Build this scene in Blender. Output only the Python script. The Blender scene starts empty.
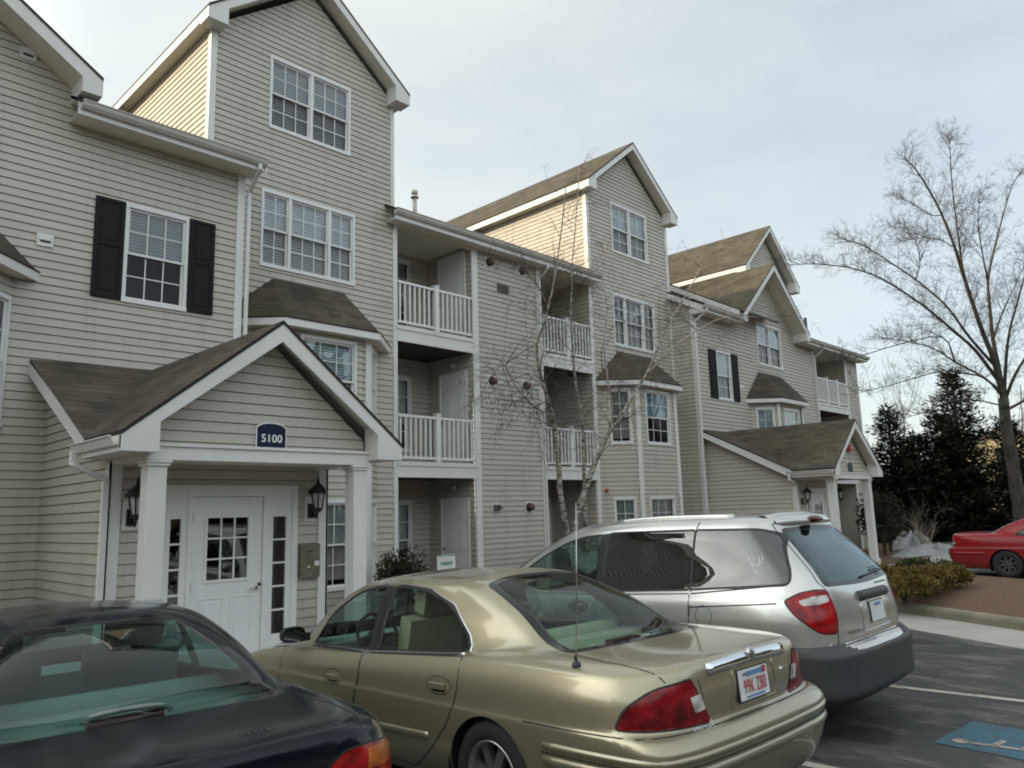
import bpy, bmesh, math, random
import numpy as np
from mathutils import Vector, Matrix
from mathutils.bvhtree import BVHTree

random.seed(7)
SC = bpy.context.scene
COL = SC.collection
rad = math.radians

# ------------------------------------------------------------------ camera
CAM_H = 1.80
_yaw, _pit, _rol = 0.80057184, 0.16514585, -0.02888115
_f = Vector((math.sin(_yaw)*math.cos(_pit), math.cos(_yaw)*math.cos(_pit), math.sin(_pit)))
_r = Vector((math.cos(_yaw), -math.sin(_yaw), 0))
_u = _r.cross(_f)
_r2 = math.cos(_rol)*_r + math.sin(_rol)*_u
_u2 = _r2.cross(_f)
cam_d = bpy.data.cameras.new('camera')
cam_d.sensor_fit = 'HORIZONTAL'; cam_d.sensor_width = 36.0
cam_d.lens = 768.127/1024*36.0
cam_d.clip_start = 0.05; cam_d.clip_end = 3000
cam = bpy.data.objects.new('camera', cam_d); COL.objects.link(cam)
cam.matrix_world = Matrix(((_r2.x, _u2.x, -_f.x, 0), (_r2.y, _u2.y, -_f.y, 0), (_r2.z, _u2.z, -_f.z, CAM_H), (0, 0, 0, 1)))
SC.camera = cam

# ------------------------------------------------------------------ world, sun, exposure
SUN_EL, SUN_AZ_FROM_MX = 25.0, 46.0          # elevation; degrees from -X towards +Y
_a = rad(SUN_AZ_FROM_MX)
SUN_DIR = Vector((-math.cos(_a)*math.cos(rad(SUN_EL)), math.sin(_a)*math.cos(rad(SUN_EL)), math.sin(rad(SUN_EL))))
world = bpy.data.worlds.new("World"); SC.world = world; world.use_nodes = True
wn, wl = world.node_tree.nodes, world.node_tree.links
wn.clear()
w_out = wn.new('ShaderNodeOutputWorld'); w_bg = wn.new('ShaderNodeBackground')
w_sky = wn.new('ShaderNodeTexSky'); w_sky.sky_type = 'NISHITA'; w_sky.sun_disc = False
w_sky.sun_elevation = rad(SUN_EL)
w_sky.sun_rotation = math.atan2(SUN_DIR.x, SUN_DIR.y)
w_sky.air_density = 1.0; w_sky.dust_density = 1.6; w_sky.ozone_density = 1.0
# thin high cloud veil: whitens the sky, thicker toward the sun's side, streaky
w_tc = wn.new('ShaderNodeTexCoord')
w_map = wn.new('ShaderNodeMapping'); w_map.inputs['Scale'].default_value = (1.0, 1.6, 4.0)
w_map.inputs['Rotation'].default_value = (0.15, 0.1, 0.5)
w_noise = wn.new('ShaderNodeTexNoise'); w_noise.inputs['Scale'].default_value = 1.6
w_noise.inputs['Detail'].default_value = 7; w_noise.inputs['Roughness'].default_value = 0.55
w_ramp = wn.new('ShaderNodeMapRange')
w_ramp.inputs['From Min'].default_value = 0.33; w_ramp.inputs['From Max'].default_value = 0.70
w_ramp.inputs['To Min'].default_value = 0.50; w_ramp.inputs['To Max'].default_value = 0.72
# the veil is denser on the sun's side of the sky
w_dot = wn.new('ShaderNodeVectorMath'); w_dot.operation = 'DOT_PRODUCT'
w_dot.inputs[1].default_value = Vector((SUN_DIR.x, SUN_DIR.y, 0.0)).normalized()
w_side = wn.new('ShaderNodeMapRange'); w_side.inputs['From Min'].default_value = -0.45; w_side.inputs['From Max'].default_value = 0.7
w_side.inputs['To Min'].default_value = 0.0; w_side.inputs['To Max'].default_value = 0.30
w_add = wn.new('ShaderNodeMath'); w_add.operation = 'ADD'; w_add.use_clamp = True
w_veil = wn.new('ShaderNodeRGB'); w_veil.outputs[0].default_value = (4.48, 4.73, 4.50, 1)
w_mix = wn.new('ShaderNodeMix'); w_mix.data_type = 'RGBA'
wl.new(w_tc.outputs['Generated'], w_map.inputs['Vector']); wl.new(w_map.outputs['Vector'], w_noise.inputs['Vector'])
wl.new(w_tc.outputs['Generated'], w_dot.inputs[0]); wl.new(w_dot.outputs['Value'], w_side.inputs['Value'])
wl.new(w_noise.outputs['Fac'], w_ramp.inputs['Value']); wl.new(w_ramp.outputs['Result'], w_add.inputs[0]); wl.new(w_side.outputs['Result'], w_add.inputs[1])
wl.new(w_add.outputs[0], w_mix.inputs['Factor'])
wl.new(w_sky.outputs['Color'], w_mix.inputs['A']); wl.new(w_veil.outputs[0], w_mix.inputs['B'])
w_back = wn.new('ShaderNodeMapRange'); w_back.interpolation_type = 'SMOOTHSTEP'
w_dot2 = wn.new('ShaderNodeVectorMath'); w_dot2.operation = 'DOT_PRODUCT'; w_dot2.inputs[1].default_value = Vector((-0.35, -0.90, 0.25)).normalized()
w_back.inputs['From Min'].default_value = 0.10; w_back.inputs['From Max'].default_value = 0.75; w_back.inputs['To Min'].default_value = 1.0; w_back.inputs['To Max'].default_value = 1.6
w_gain = wn.new('ShaderNodeVectorMath'); w_gain.operation = 'SCALE'
wl.new(w_tc.outputs['Generated'], w_dot2.inputs[0]); wl.new(w_dot2.outputs['Value'], w_back.inputs['Value'])
w_glow = wn.new('ShaderNodeMapRange'); w_glow.interpolation_type = 'SMOOTHSTEP'   # glare of the veiled sun
w_dot3 = wn.new('ShaderNodeVectorMath'); w_dot3.operation = 'DOT_PRODUCT'; w_dot3.inputs[1].default_value = SUN_DIR
w_glow.inputs['From Min'].default_value = 0.58; w_glow.inputs['From Max'].default_value = 1.0; w_glow.inputs['To Min'].default_value = 0.0; w_glow.inputs['To Max'].default_value = 2.2
wl.new(w_tc.outputs['Generated'], w_dot3.inputs[0]); wl.new(w_dot3.outputs['Value'], w_glow.inputs['Value'])
w_sum = wn.new('ShaderNodeMath'); w_sum.operation = 'ADD'; wl.new(w_back.outputs['Result'], w_sum.inputs[0]); wl.new(w_glow.outputs['Result'], w_sum.inputs[1])
wl.new(w_mix.outputs['Result'], w_gain.inputs[0]); wl.new(w_sum.outputs[0], w_gain.inputs['Scale'])
wl.new(w_gain.outputs['Vector'], w_bg.inputs['Color']); wl.new(w_bg.outputs[0], w_out.inputs['Surface'])
w_bg.inputs['Strength'].default_value = 0.12

sun_d = bpy.data.lights.new('sun', 'SUN'); sun_d.energy = 2.0; sun_d.angle = rad(0.53); sun_d.color = (1.0, 0.78, 0.48)
sun = bpy.data.objects.new('sun', sun_d); COL.objects.link(sun)
sun.rotation_euler = SUN_DIR.to_track_quat('Z', 'Y').to_euler()
sun.location = (-20, 25, 30)

SC.view_settings.view_transform = 'Standard'; SC.view_settings.look = 'None'
SC.view_settings.exposure = 0.80; SC.view_settings.gamma = 1.0
SC.render.engine = 'CYCLES'
SC.cycles.max_bounces = 8; SC.cycles.transparent_max_bounces = 16
SC.cycles.use_denoising = True
SC.cycles.filter_width = 1.9

# ------------------------------------------------------------------ materials
def new_mat(name):
    m = bpy.data.materials.new(name); m.use_nodes = True
    nt = m.node_tree
    return m, nt.nodes, nt.links, nt.nodes['Principled BSDF']

def node(nt, typ, **kw):
    n = nt.new(typ)
    for k, v in kw.items():
        if k in n.inputs: n.inputs[k].default_value = v
        else: setattr(n, k, v)
    return n

def plain(name, col, rough=0.5, metal=0.0, var=0.12, scale=3.0, bump=0.0, bscale=60.0, spec=None, coat=0.0):
    """principled surface with uneven tone and optional fine bump"""
    m, nt, ln, bs = new_mat(name)
    bs.inputs['Roughness'].default_value = rough; bs.inputs['Metallic'].default_value = metal
    if spec is not None: bs.inputs['Specular IOR Level'].default_value = spec
    if coat: bs.inputs['Coat Weight'].default_value = coat; bs.inputs['Coat Roughness'].default_value = 0.03
    tc = nt.new('ShaderNodeTexCoord')
    n1 = node(nt, 'ShaderNodeTexNoise', Scale=scale, Detail=5.0, Roughness=0.6)
    ln.new(tc.outputs['Object'], n1.inputs['Vector'])
    mr = node(nt, 'ShaderNodeMapRange'); mr.inputs['From Min'].default_value = 0.3; mr.inputs['From Max'].default_value = 0.7
    mr.inputs['To Min'].default_value = 1-var; mr.inputs['To Max'].default_value = 1+var
    ln.new(n1.outputs['Fac'], mr.inputs['Value'])
    mx = nt.new('ShaderNodeMix'); mx.data_type = 'RGBA'; mx.blend_type = 'MULTIPLY'; mx.inputs['Factor'].default_value = 1
    mx.inputs['A'].default_value = (*col, 1); ln.new(mr.outputs['Result'], mx.inputs['B'])
    ln.new(mx.outputs['Result'], bs.inputs['Base Color'])
    if bump:
        n2 = node(nt, 'ShaderNodeTexNoise', Scale=bscale, Detail=4.0)
        ln.new(tc.outputs['Object'], n2.inputs['Vector'])
        b = nt.new('ShaderNodeBump'); b.inputs['Strength'].default_value = bump; b.inputs['Distance'].default_value = 0.01
        ln.new(n2.outputs['Fac'], b.inputs['Height']); ln.new(b.outputs['Normal'], bs.inputs['Normal'])
    return m

def glass(name, tint, rough=0.0, refl=1.0, ior=1.5, tintrefl=(1, 1, 1)):
    """thin window glass: fresnel mirror over tinted see-through"""
    m = bpy.data.materials.new(name); m.use_nodes = True
    nt, ln = m.node_tree.nodes, m.node_tree.links; nt.clear()
    out = nt.new('ShaderNodeOutputMaterial'); mix = nt.new('ShaderNodeMixShader')
    tr = nt.new('ShaderNodeBsdfTransparent'); tr.inputs['Color'].default_value = (*tint, 1)
    gl = nt.new('ShaderNodeBsdfGlossy'); gl.inputs['Roughness'].default_value = rough; gl.inputs['Color'].default_value = (*tintrefl, 1)
    fr = nt.new('ShaderNodeFresnel'); fr.inputs['IOR'].default_value = ior
    mu = nt.new('ShaderNodeMath'); mu.operation = 'MULTIPLY'; mu.inputs[1].default_value = refl; mu.use_clamp = True
    # only front faces: keep the same fresnel from both sides
    geo = nt.new('ShaderNodeNewGeometry')
    ln.new(fr.outputs[0], mu.inputs[0]); ln.new(mu.outputs[0], mix.inputs[0])
    ln.new(tr.outputs[0], mix.inputs[1]); ln.new(gl.outputs[0], mix.inputs[2]); ln.new(mix.outputs[0], out.inputs['Surface'])
    return m

M = {}
def siding_mat(name, col):
    m, nt, ln, bs = new_mat(name)
    bs.inputs['Roughness'].default_value = 0.55
    tc = nt.new('ShaderNodeTexCoord')
    # board-to-board tone, long horizontal streaks, soft weathering
    sx = nt.new('ShaderNodeSeparateXYZ'); ln.new(tc.outputs['Object'], sx.inputs[0])
    dv = node(nt, 'ShaderNodeMath', operation='DIVIDE'); dv.inputs[1].default_value = 0.114; ln.new(sx.outputs['Z'], dv.inputs[0])
    fl = node(nt, 'ShaderNodeMath', operation='FLOOR'); ln.new(dv.outputs[0], fl.inputs[0])
    # boards come in 3.6 m lengths, offset per course
    wn0 = nt.new('ShaderNodeTexWhiteNoise'); wn0.noise_dimensions = '1D'; ln.new(fl.outputs[0], wn0.inputs['W'])
    ad = node(nt, 'ShaderNodeMath', operation='ADD'); ln.new(sx.outputs['X'], ad.inputs[0]); ln.new(sx.outputs['Y'], ad.inputs[1])
    ds = node(nt, 'ShaderNodeMath', operation='MULTIPLY_ADD'); ds.inputs[1].default_value = 0.27; ln.new(ad.outputs[0], ds.inputs[0]); ln.new(wn0.outputs['Value'], ds.inputs[2])
    f2 = node(nt, 'ShaderNodeMath', operation='FLOOR'); ln.new(ds.outputs[0], f2.inputs[0])
    cb = nt.new('ShaderNodeCombineXYZ'); ln.new(fl.outputs[0], cb.inputs[0]); ln.new(f2.outputs[0], cb.inputs[1])
    wn1 = nt.new('ShaderNodeTexWhiteNoise'); wn1.noise_dimensions = '3D'; ln.new(cb.outputs[0], wn1.inputs['Vector'])
    mp = nt.new('ShaderNodeMapping'); mp.inputs['Scale'].default_value = (0.6, 0.6, 5.0); ln.new(tc.outputs['Object'], mp.inputs['Vector'])
    n1 = node(nt, 'ShaderNodeTexNoise', Scale=1.3, Detail=6.0, Roughness=0.65); ln.new(mp.outputs[0], n1.inputs['Vector'])
    n3 = node(nt, 'ShaderNodeTexNoise', Scale=0.35, Detail=3.0); ln.new(tc.outputs['Object'], n3.inputs['Vector'])
    a1 = node(nt, 'ShaderNodeMath', operation='MULTIPLY_ADD'); a1.inputs[1].default_value = 0.05; a1.inputs[2].default_value = 0.72; ln.new(wn1.outputs['Value'], a1.inputs[0])
    a2 = node(nt, 'ShaderNodeMath', operation='MULTIPLY_ADD'); a2.inputs[1].default_value = 0.22; ln.new(n1.outputs['Fac'], a2.inputs[0]); ln.new(a1.outputs[0], a2.inputs[2])
    a3 = node(nt, 'ShaderNodeMath', operation='MULTIPLY_ADD'); a3.inputs[1].default_value = 0.26; ln.new(n3.outputs['Fac'], a3.inputs[0]); ln.new(a2.outputs[0], a3.inputs[2])
    mx = nt.new('ShaderNodeMix'); mx.data_type = 'RGBA'; mx.blend_type = 'MULTIPLY'; mx.inputs['Factor'].default_value = 1
    mps = nt.new('ShaderNodeMapping'); mps.inputs['Scale'].default_value = (2.6, 2.6, .16); ln.new(tc.outputs['Object'], mps.inputs['Vector'])
    ns = node(nt, 'ShaderNodeTexNoise', Scale=1.5, Detail=6.0, Roughness=.7); ln.new(mps.outputs[0], ns.inputs['Vector'])
    rs = node(nt, 'ShaderNodeMapRange'); rs.inputs['From Min'].default_value = .52; rs.inputs['From Max'].default_value = .75; rs.inputs['To Min'].default_value = 1.0; rs.inputs['To Max'].default_value = .80; ln.new(ns.outputs['Fac'], rs.inputs['Value'])
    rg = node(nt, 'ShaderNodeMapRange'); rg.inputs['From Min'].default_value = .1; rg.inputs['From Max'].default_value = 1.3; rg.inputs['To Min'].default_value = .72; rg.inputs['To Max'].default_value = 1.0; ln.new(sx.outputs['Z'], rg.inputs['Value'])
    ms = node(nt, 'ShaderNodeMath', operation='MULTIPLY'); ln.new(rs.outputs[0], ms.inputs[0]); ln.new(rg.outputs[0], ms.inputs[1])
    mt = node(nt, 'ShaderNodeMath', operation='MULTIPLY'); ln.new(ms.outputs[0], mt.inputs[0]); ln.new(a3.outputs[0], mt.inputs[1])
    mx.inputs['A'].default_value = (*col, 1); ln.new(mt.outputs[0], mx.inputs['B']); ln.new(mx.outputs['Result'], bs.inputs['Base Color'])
    # faint embossed wood grain
    mp2 = nt.new('ShaderNodeMapping'); mp2.inputs['Scale'].default_value = (6, 6, 90); ln.new(tc.outputs['Object'], mp2.inputs['Vector'])
    n2 = node(nt, 'ShaderNodeTexNoise', Scale=2.0, Detail=3.0); ln.new(mp2.outputs[0], n2.inputs['Vector'])
    b = nt.new('ShaderNodeBump'); b.inputs['Strength'].default_value = 0.12; b.inputs['Distance'].default_value = 0.004
    ln.new(n2.outputs['Fac'], b.inputs['Height']); ln.new(b.outputs['Normal'], bs.inputs['Normal'])
    return m

def shingle_mat(name, axis):
    """asphalt shingles. axis: 'x' or 'y' = horizontal direction along the courses"""
    m, nt, ln, bs = new_mat(name)
    bs.inputs['Roughness'].default_value = 0.9; bs.inputs['Specular IOR Level'].default_value = 0.2
    tc = nt.new('ShaderNodeTexCoord'); sx = nt.new('ShaderNodeSeparateXYZ'); ln.new(tc.outputs['Object'], sx.inputs[0])
    cb = nt.new('ShaderNodeCombineXYZ')
    ln.new(sx.outputs['X' if axis == 'x' else 'Y'], cb.inputs[0]); ln.new(sx.outputs['Z'], cb.inputs[1])
    br = nt.new('ShaderNodeTexBrick'); br.offset = 0.37; br.offset_frequency = 1; br.squash_frequency = 3
    br.inputs['Color1'].default_value = (0.112, 0.094, 0.066, 1); br.inputs['Color2'].default_value = (0.071, 0.060, 0.044, 1)
    br.inputs['Mortar'].default_value = (0.060, 0.047, 0.034, 1)
    br.inputs['Scale'].default_value = 1.0; br.inputs['Brick Width'].default_value = 0.27; br.inputs['Row Height'].default_value = 0.083
    br.inputs['Mortar Size'].default_value = 0.0; br.inputs['Bias'].default_value = 0.0
    ln.new(cb.outputs[0], br.inputs['Vector'])
    n1 = node(nt, 'ShaderNodeTexNoise', Scale=1.1, Detail=6.0, Roughness=0.62); ln.new(tc.outputs['Object'], n1.inputs['Vector'])
    mr = node(nt, 'ShaderNodeMapRange'); mr.inputs['From Min'].default_value = .3; mr.inputs['From Max'].default_value = .7
    mr.inputs['To Min'].default_value = .65; mr.inputs['To Max'].default_value = 1.3; ln.new(n1.outputs['Fac'], mr.inputs['Value'])
    n2 = node(nt, 'ShaderNodeTexNoise', Scale=190.0, Detail=2.0); ln.new(tc.outputs['Object'], n2.inputs['Vector'])
    m2 = node(nt, 'ShaderNodeMapRange'); m2.inputs['To Min'].default_value = .55; m2.inputs['To Max'].default_value = 1.45; ln.new(n2.outputs['Fac'], m2.inputs['Value'])
    x1 = nt.new('ShaderNodeMix'); x1.data_type = 'RGBA'; x1.blend_type = 'MULTIPLY'; x1.inputs['Factor'].default_value = 1
    ln.new(br.outputs['Color'], x1.inputs['A']); ln.new(mr.outputs[0], x1.inputs['B'])
    x2 = nt.new('ShaderNodeMix'); x2.data_type = 'RGBA'; x2.blend_type = 'MULTIPLY'; x2.inputs['Factor'].default_value = 1
    ln.new(x1.outputs['Result'], x2.inputs['A']); ln.new(m2.outputs[0], x2.inputs['B'])
    # butt edge of each course: thickness step in the bump and a darker line
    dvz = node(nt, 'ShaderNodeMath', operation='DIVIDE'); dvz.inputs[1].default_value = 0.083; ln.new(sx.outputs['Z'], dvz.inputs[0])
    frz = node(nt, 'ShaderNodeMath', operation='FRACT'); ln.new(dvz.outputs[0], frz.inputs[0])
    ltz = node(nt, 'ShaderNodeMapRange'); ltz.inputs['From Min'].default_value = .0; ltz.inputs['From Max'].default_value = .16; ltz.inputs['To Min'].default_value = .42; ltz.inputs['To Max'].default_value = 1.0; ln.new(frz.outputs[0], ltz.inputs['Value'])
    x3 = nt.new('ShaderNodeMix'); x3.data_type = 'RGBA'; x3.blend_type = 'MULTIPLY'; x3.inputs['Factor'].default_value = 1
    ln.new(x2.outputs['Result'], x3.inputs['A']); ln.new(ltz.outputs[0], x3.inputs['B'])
    ln.new(x3.outputs['Result'], bs.inputs['Base Color'])
    b = nt.new('ShaderNodeBump'); b.inputs['Strength'].default_value = 0.7; b.inputs['Distance'].default_value = 0.008; b.invert = True
    ln.new(frz.outputs[0], b.inputs['Height']); ln.new(b.outputs['Normal'], bs.inputs['Normal'])
    return m

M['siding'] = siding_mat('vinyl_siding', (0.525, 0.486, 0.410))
M['trim'] = plain('white_trim', (0.74, 0.73, 0.69), 0.42, var=0.06, scale=1.5)
M['soffit'] = plain('soffit', (0.74, 0.70, 0.60), 0.5, var=0.06)
M['vinyl'] = plain('white_vinyl', (0.78, 0.78, 0.76), 0.35, var=0.04)
M['gutter'] = plain('gutter_metal', (0.60, 0.57, 0.50), 0.38, var=0.08)
M['shutter'] = plain('shutter_paint', (0.014, 0.0125, 0.012), 0.65, var=0.2, spec=.2)
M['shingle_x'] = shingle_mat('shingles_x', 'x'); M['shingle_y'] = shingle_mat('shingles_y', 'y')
M['roof_edge'] = plain('drip_edge', (0.03, 0.027, 0.026), 0.7, spec=.2)
M['pane'] = glass('window_pane', (0.80, 0.86, 0.88), refl=2.0)
M['screen'] = glass('screen_pane', (0.66, 0.655, 0.65), refl=0.45, rough=0.08)
M['blind_dark'] = plain('dark_blind', (0.22, 0.27, 0.30), 0.6, var=0.1, scale=2)
M['blind_grey'] = plain('grey_blind', (0.56, 0.60, 0.60), 0.6, var=0.08, scale=2)
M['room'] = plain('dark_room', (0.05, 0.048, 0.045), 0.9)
M['blind'] = plain('window_blind', (0.82, 0.88, 0.88), 0.6, var=0.08, scale=2)
M['curtain'] = plain('curtain', (0.55, 0.55, 0.52), 0.8, var=0.15, scale=6)
M['curtain_blue'] = plain('curtain_blue', (0.38, 0.60, 0.66), 0.8, var=0.15, scale=5)
M['door'] = plain('door_paint', (0.82, 0.82, 0.80), 0.38, var=0.04)
M['black_metal'] = plain('black_metal', (0.012, 0.012, 0.013), 0.4)
M['brass'] = plain('brass', (0.22, 0.20, 0.14), 0.38, metal=.6, var=0.25, scale=6)
M['steel'] = plain('satin_steel', (0.5, 0.5, 0.5), 0.25, metal=1.0)
M['frost'] = plain('frosted_glass', (0.5, 0.5, 0.48), 0.25)
M['navy'] = plain('navy_sign', (0.006, 0.012, 0.042), 0.4, spec=.3)
M['white_paint'] = plain('white_paint', (0.80, 0.80, 0.78), 0.5)
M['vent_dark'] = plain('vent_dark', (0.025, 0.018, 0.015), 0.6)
M['vent_red'] = plain('red_plastic', (0.42, 0.03, 0.02), 0.4)
M['copper'] = plain('vent_brown', (0.14, 0.06, 0.045), 0.5)
M['grey_vent'] = plain('vent_grey', (0.11, 0.12, 0.11), 0.6)
M['concrete'] = plain('concrete', (0.36, 0.345, 0.31), 0.85, var=0.16, scale=1.6, bump=0.35, bscale=90)
M['porch_floor'] = plain('porch_floor', (0.3, 0.29, 0.27), 0.85, var=0.1, bump=.2)

# ------------------------------------------------------------------ mesh helper
class MB:
    def __init__(s): s.v = []; s.f = []; s.m = []; s.mats = []; s.sm = []
    def mi(s, mat):
        if mat not in s.mats: s.mats.append(mat)
        return s.mats.index(mat)
    def face(s, pts, mat, smooth=False):
        i = len(s.v); s.v += [tuple(p) for p in pts]; s.f.append(tuple(range(i, i+len(pts)))); s.m.append(s.mi(mat)); s.sm.append(smooth)
    def mesh(s, verts, faces, mat, smooth=False):
        i = len(s.v); s.v += [tuple(p) for p in verts]
        for f in faces: s.f.append(tuple(i+k for k in f)); s.m.append(s.mi(mat)); s.sm.append(smooth)
    def box(s, x0, x1, y0, y1, z0, z1, mat):
        v = [(x0,y0,z0),(x1,y0,z0),(x1,y1,z0),(x0,y1,z0),(x0,y0,z1),(x1,y0,z1),(x1,y1,z1),(x0,y1,z1)]
        s.mesh(v, [(0,3,2,1),(4,5,6,7),(0,1,5,4),(1,2,6,5),(2,3,7,6),(3,0,4,7)], mat)
    def obox(s, o, u, v, w, mat):
        """parallelepiped from corner o with edge vectors u, v, w"""
        o, u, v, w = map(Vector, (o, u, v, w))
        P = [o, o+u, o+u+v, o+v, o+w, o+u+w, o+u+v+w, o+v+w]
        F = [(0,3,2,1),(4,5,6,7),(0,1,5,4),(1,2,6,5),(2,3,7,6),(3,0,4,7)]
        if u.cross(v).dot(w) < 0: F = [tuple(reversed(f)) for f in F]
        s.mesh(P, F, mat)
    def bar(s, a, b, w, h, mat, up=(0,0,1)):
        """rectangular bar from a to b, w across, h along up"""
        a, b, up = Vector(a), Vector(b), Vector(up)
        d = (b-a); sd = d.cross(up).normalized(); hh = sd.cross(d).normalized()
        s.obox(a - sd*w/2 - hh*h/2, d, sd*w, hh*h, mat)
    def prism(s, pts, ext, mat):
        """closed planar polygon extruded by vector ext"""
        P = [Vector(p) for p in pts]; e = Vector(ext); n = len(P)
        nrm = Vector((0,0,0))
        for i in range(n): nrm += (P[i]-P[0]).cross(P[(i+1)%n]-P[0])
        if nrm.dot(e) > 0: P = P[::-1]
        Q = [p+e for p in P]
        s.mesh(P+Q, [tuple(range(n)), tuple(reversed(range(n, 2*n)))] + [(i, n+i, n+(i+1)%n, (i+1)%n)[::-1] for i in range(n)], mat)
    def tube(s, pts, r, mat, n=8, cap=True, smooth=True):
        P = [Vector(p) for p in pts]; R = r if isinstance(r, (list, tuple)) else [r]*len(P)
        rings = []; ref = None
        for i, p in enumerate(P):
            d = (P[min(i+1, len(P)-1)] - P[max(i-1, 0)]).normalized()
            if ref is None: ref = Vector((0,0,1)) if abs(d.z) < .9 else Vector((1,0,0))
            a = d.cross(ref)
            if a.length < 1e-4: a = d.orthogonal()
            a.normalize(); b = d.cross(a).normalized(); ref = b.cross(d) if False else ref
            rings.append([p + a*math.cos(2*math.pi*k/n)*R[i] + b*math.sin(2*math.pi*k/n)*R[i] for k in range(n)])
        V = [q for rg in rings for q in rg]; F = []
        for i in range(len(P)-1):
            for k in range(n): F.append((i*n+k, (i+1)*n+k, (i+1)*n+(k+1)%n, i*n+(k+1)%n))
        if cap: F.append(tuple(range(n))); F.append(tuple((len(P)-1)*n+k for k in reversed(range(n))))
        s.mesh(V, F, mat, smooth)
    def lathe(s, prof, mat, c=(0,0,0), ax=(0,0,1), n=24, smooth=True):
        """prof: (radius, height) list around axis ax through c"""
        c, ax = Vector(c), Vector(ax).normalized(); a = ax.orthogonal().normalized(); b = ax.cross(a)
        V = [c + ax*h + (a*math.cos(2*math.pi*k/n) + b*math.sin(2*math.pi*k/n))*r for r, h in prof for k in range(n)]
        F = [(i*n+k, i*n+(k+1)%n, (i+1)*n+(k+1)%n, (i+1)*n+k) for i in range(len(prof)-1) for k in range(n)]
        s.mesh(V, F, mat, smooth)
    def build(s, name, parent=None, bevel=0.0, recalc=False, seg=1):
        me = bpy.data.meshes.new(name)
        off = Vector(parent_loc(parent)) if parent is not None else Vector((0,0,0))
        me.from_pydata([tuple(Vector(p)-off) for p in s.v], [], s.f)
        for m in s.mats: me.materials.append(m)
        for p, mi, sm in zip(me.polygons, s.m, s.sm): p.material_index = mi; p.use_smooth = sm
        if recalc:
            bm = bmesh.new(); bm.from_mesh(me); bmesh.ops.remove_doubles(bm, verts=bm.verts, dist=1e-5); bmesh.ops.recalc_face_normals(bm, faces=bm.faces); bm.to_mesh(me); bm.free()
        me.update()
        o = bpy.data.objects.new(name, me); COL.objects.link(o)
        if parent is not None: o.parent = parent
        if bevel:
            b = o.modifiers.new('bevel', 'BEVEL'); b.width = bevel; b.segments = seg; b.limit_method = 'ANGLE'; b.angle_limit = rad(50)
        return o

def parent_loc(p):
    l = Vector((0,0,0))
    while p is not None:
        l += p.location; p = p.parent
    return l

def tag(o, label=None, cat=None, group=None, kind=None):
    if label: o['label'] = label
    if cat: o['category'] = cat
    if group: o['group'] = group
    if kind: o['kind'] = kind
    return o

def empty(name, loc=(0,0,0)):
    o = bpy.data.objects.new(name, None); o.empty_display_size = 0.3; COL.objects.link(o); o.location = loc
    return o
# ================================================================== the apartment building
LAP = 0.114
APT = empty('apartment_building', (12.5, 11.45, 0))
tag(APT, 'long three storey apartment building in beige lap siding with gables and white balconies', 'apartment building')

def interp(tab, z):
    """piecewise linear x(z) from [(z, x), ...]"""
    if z <= tab[0][0]: return tab[0][1]
    for (a, xa), (b, xb) in zip(tab, tab[1:]):
        if z <= b: return xa + (xb-xa)*(z-a)/(b-a) if b > a else xb
    return tab[-1][1]

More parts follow.
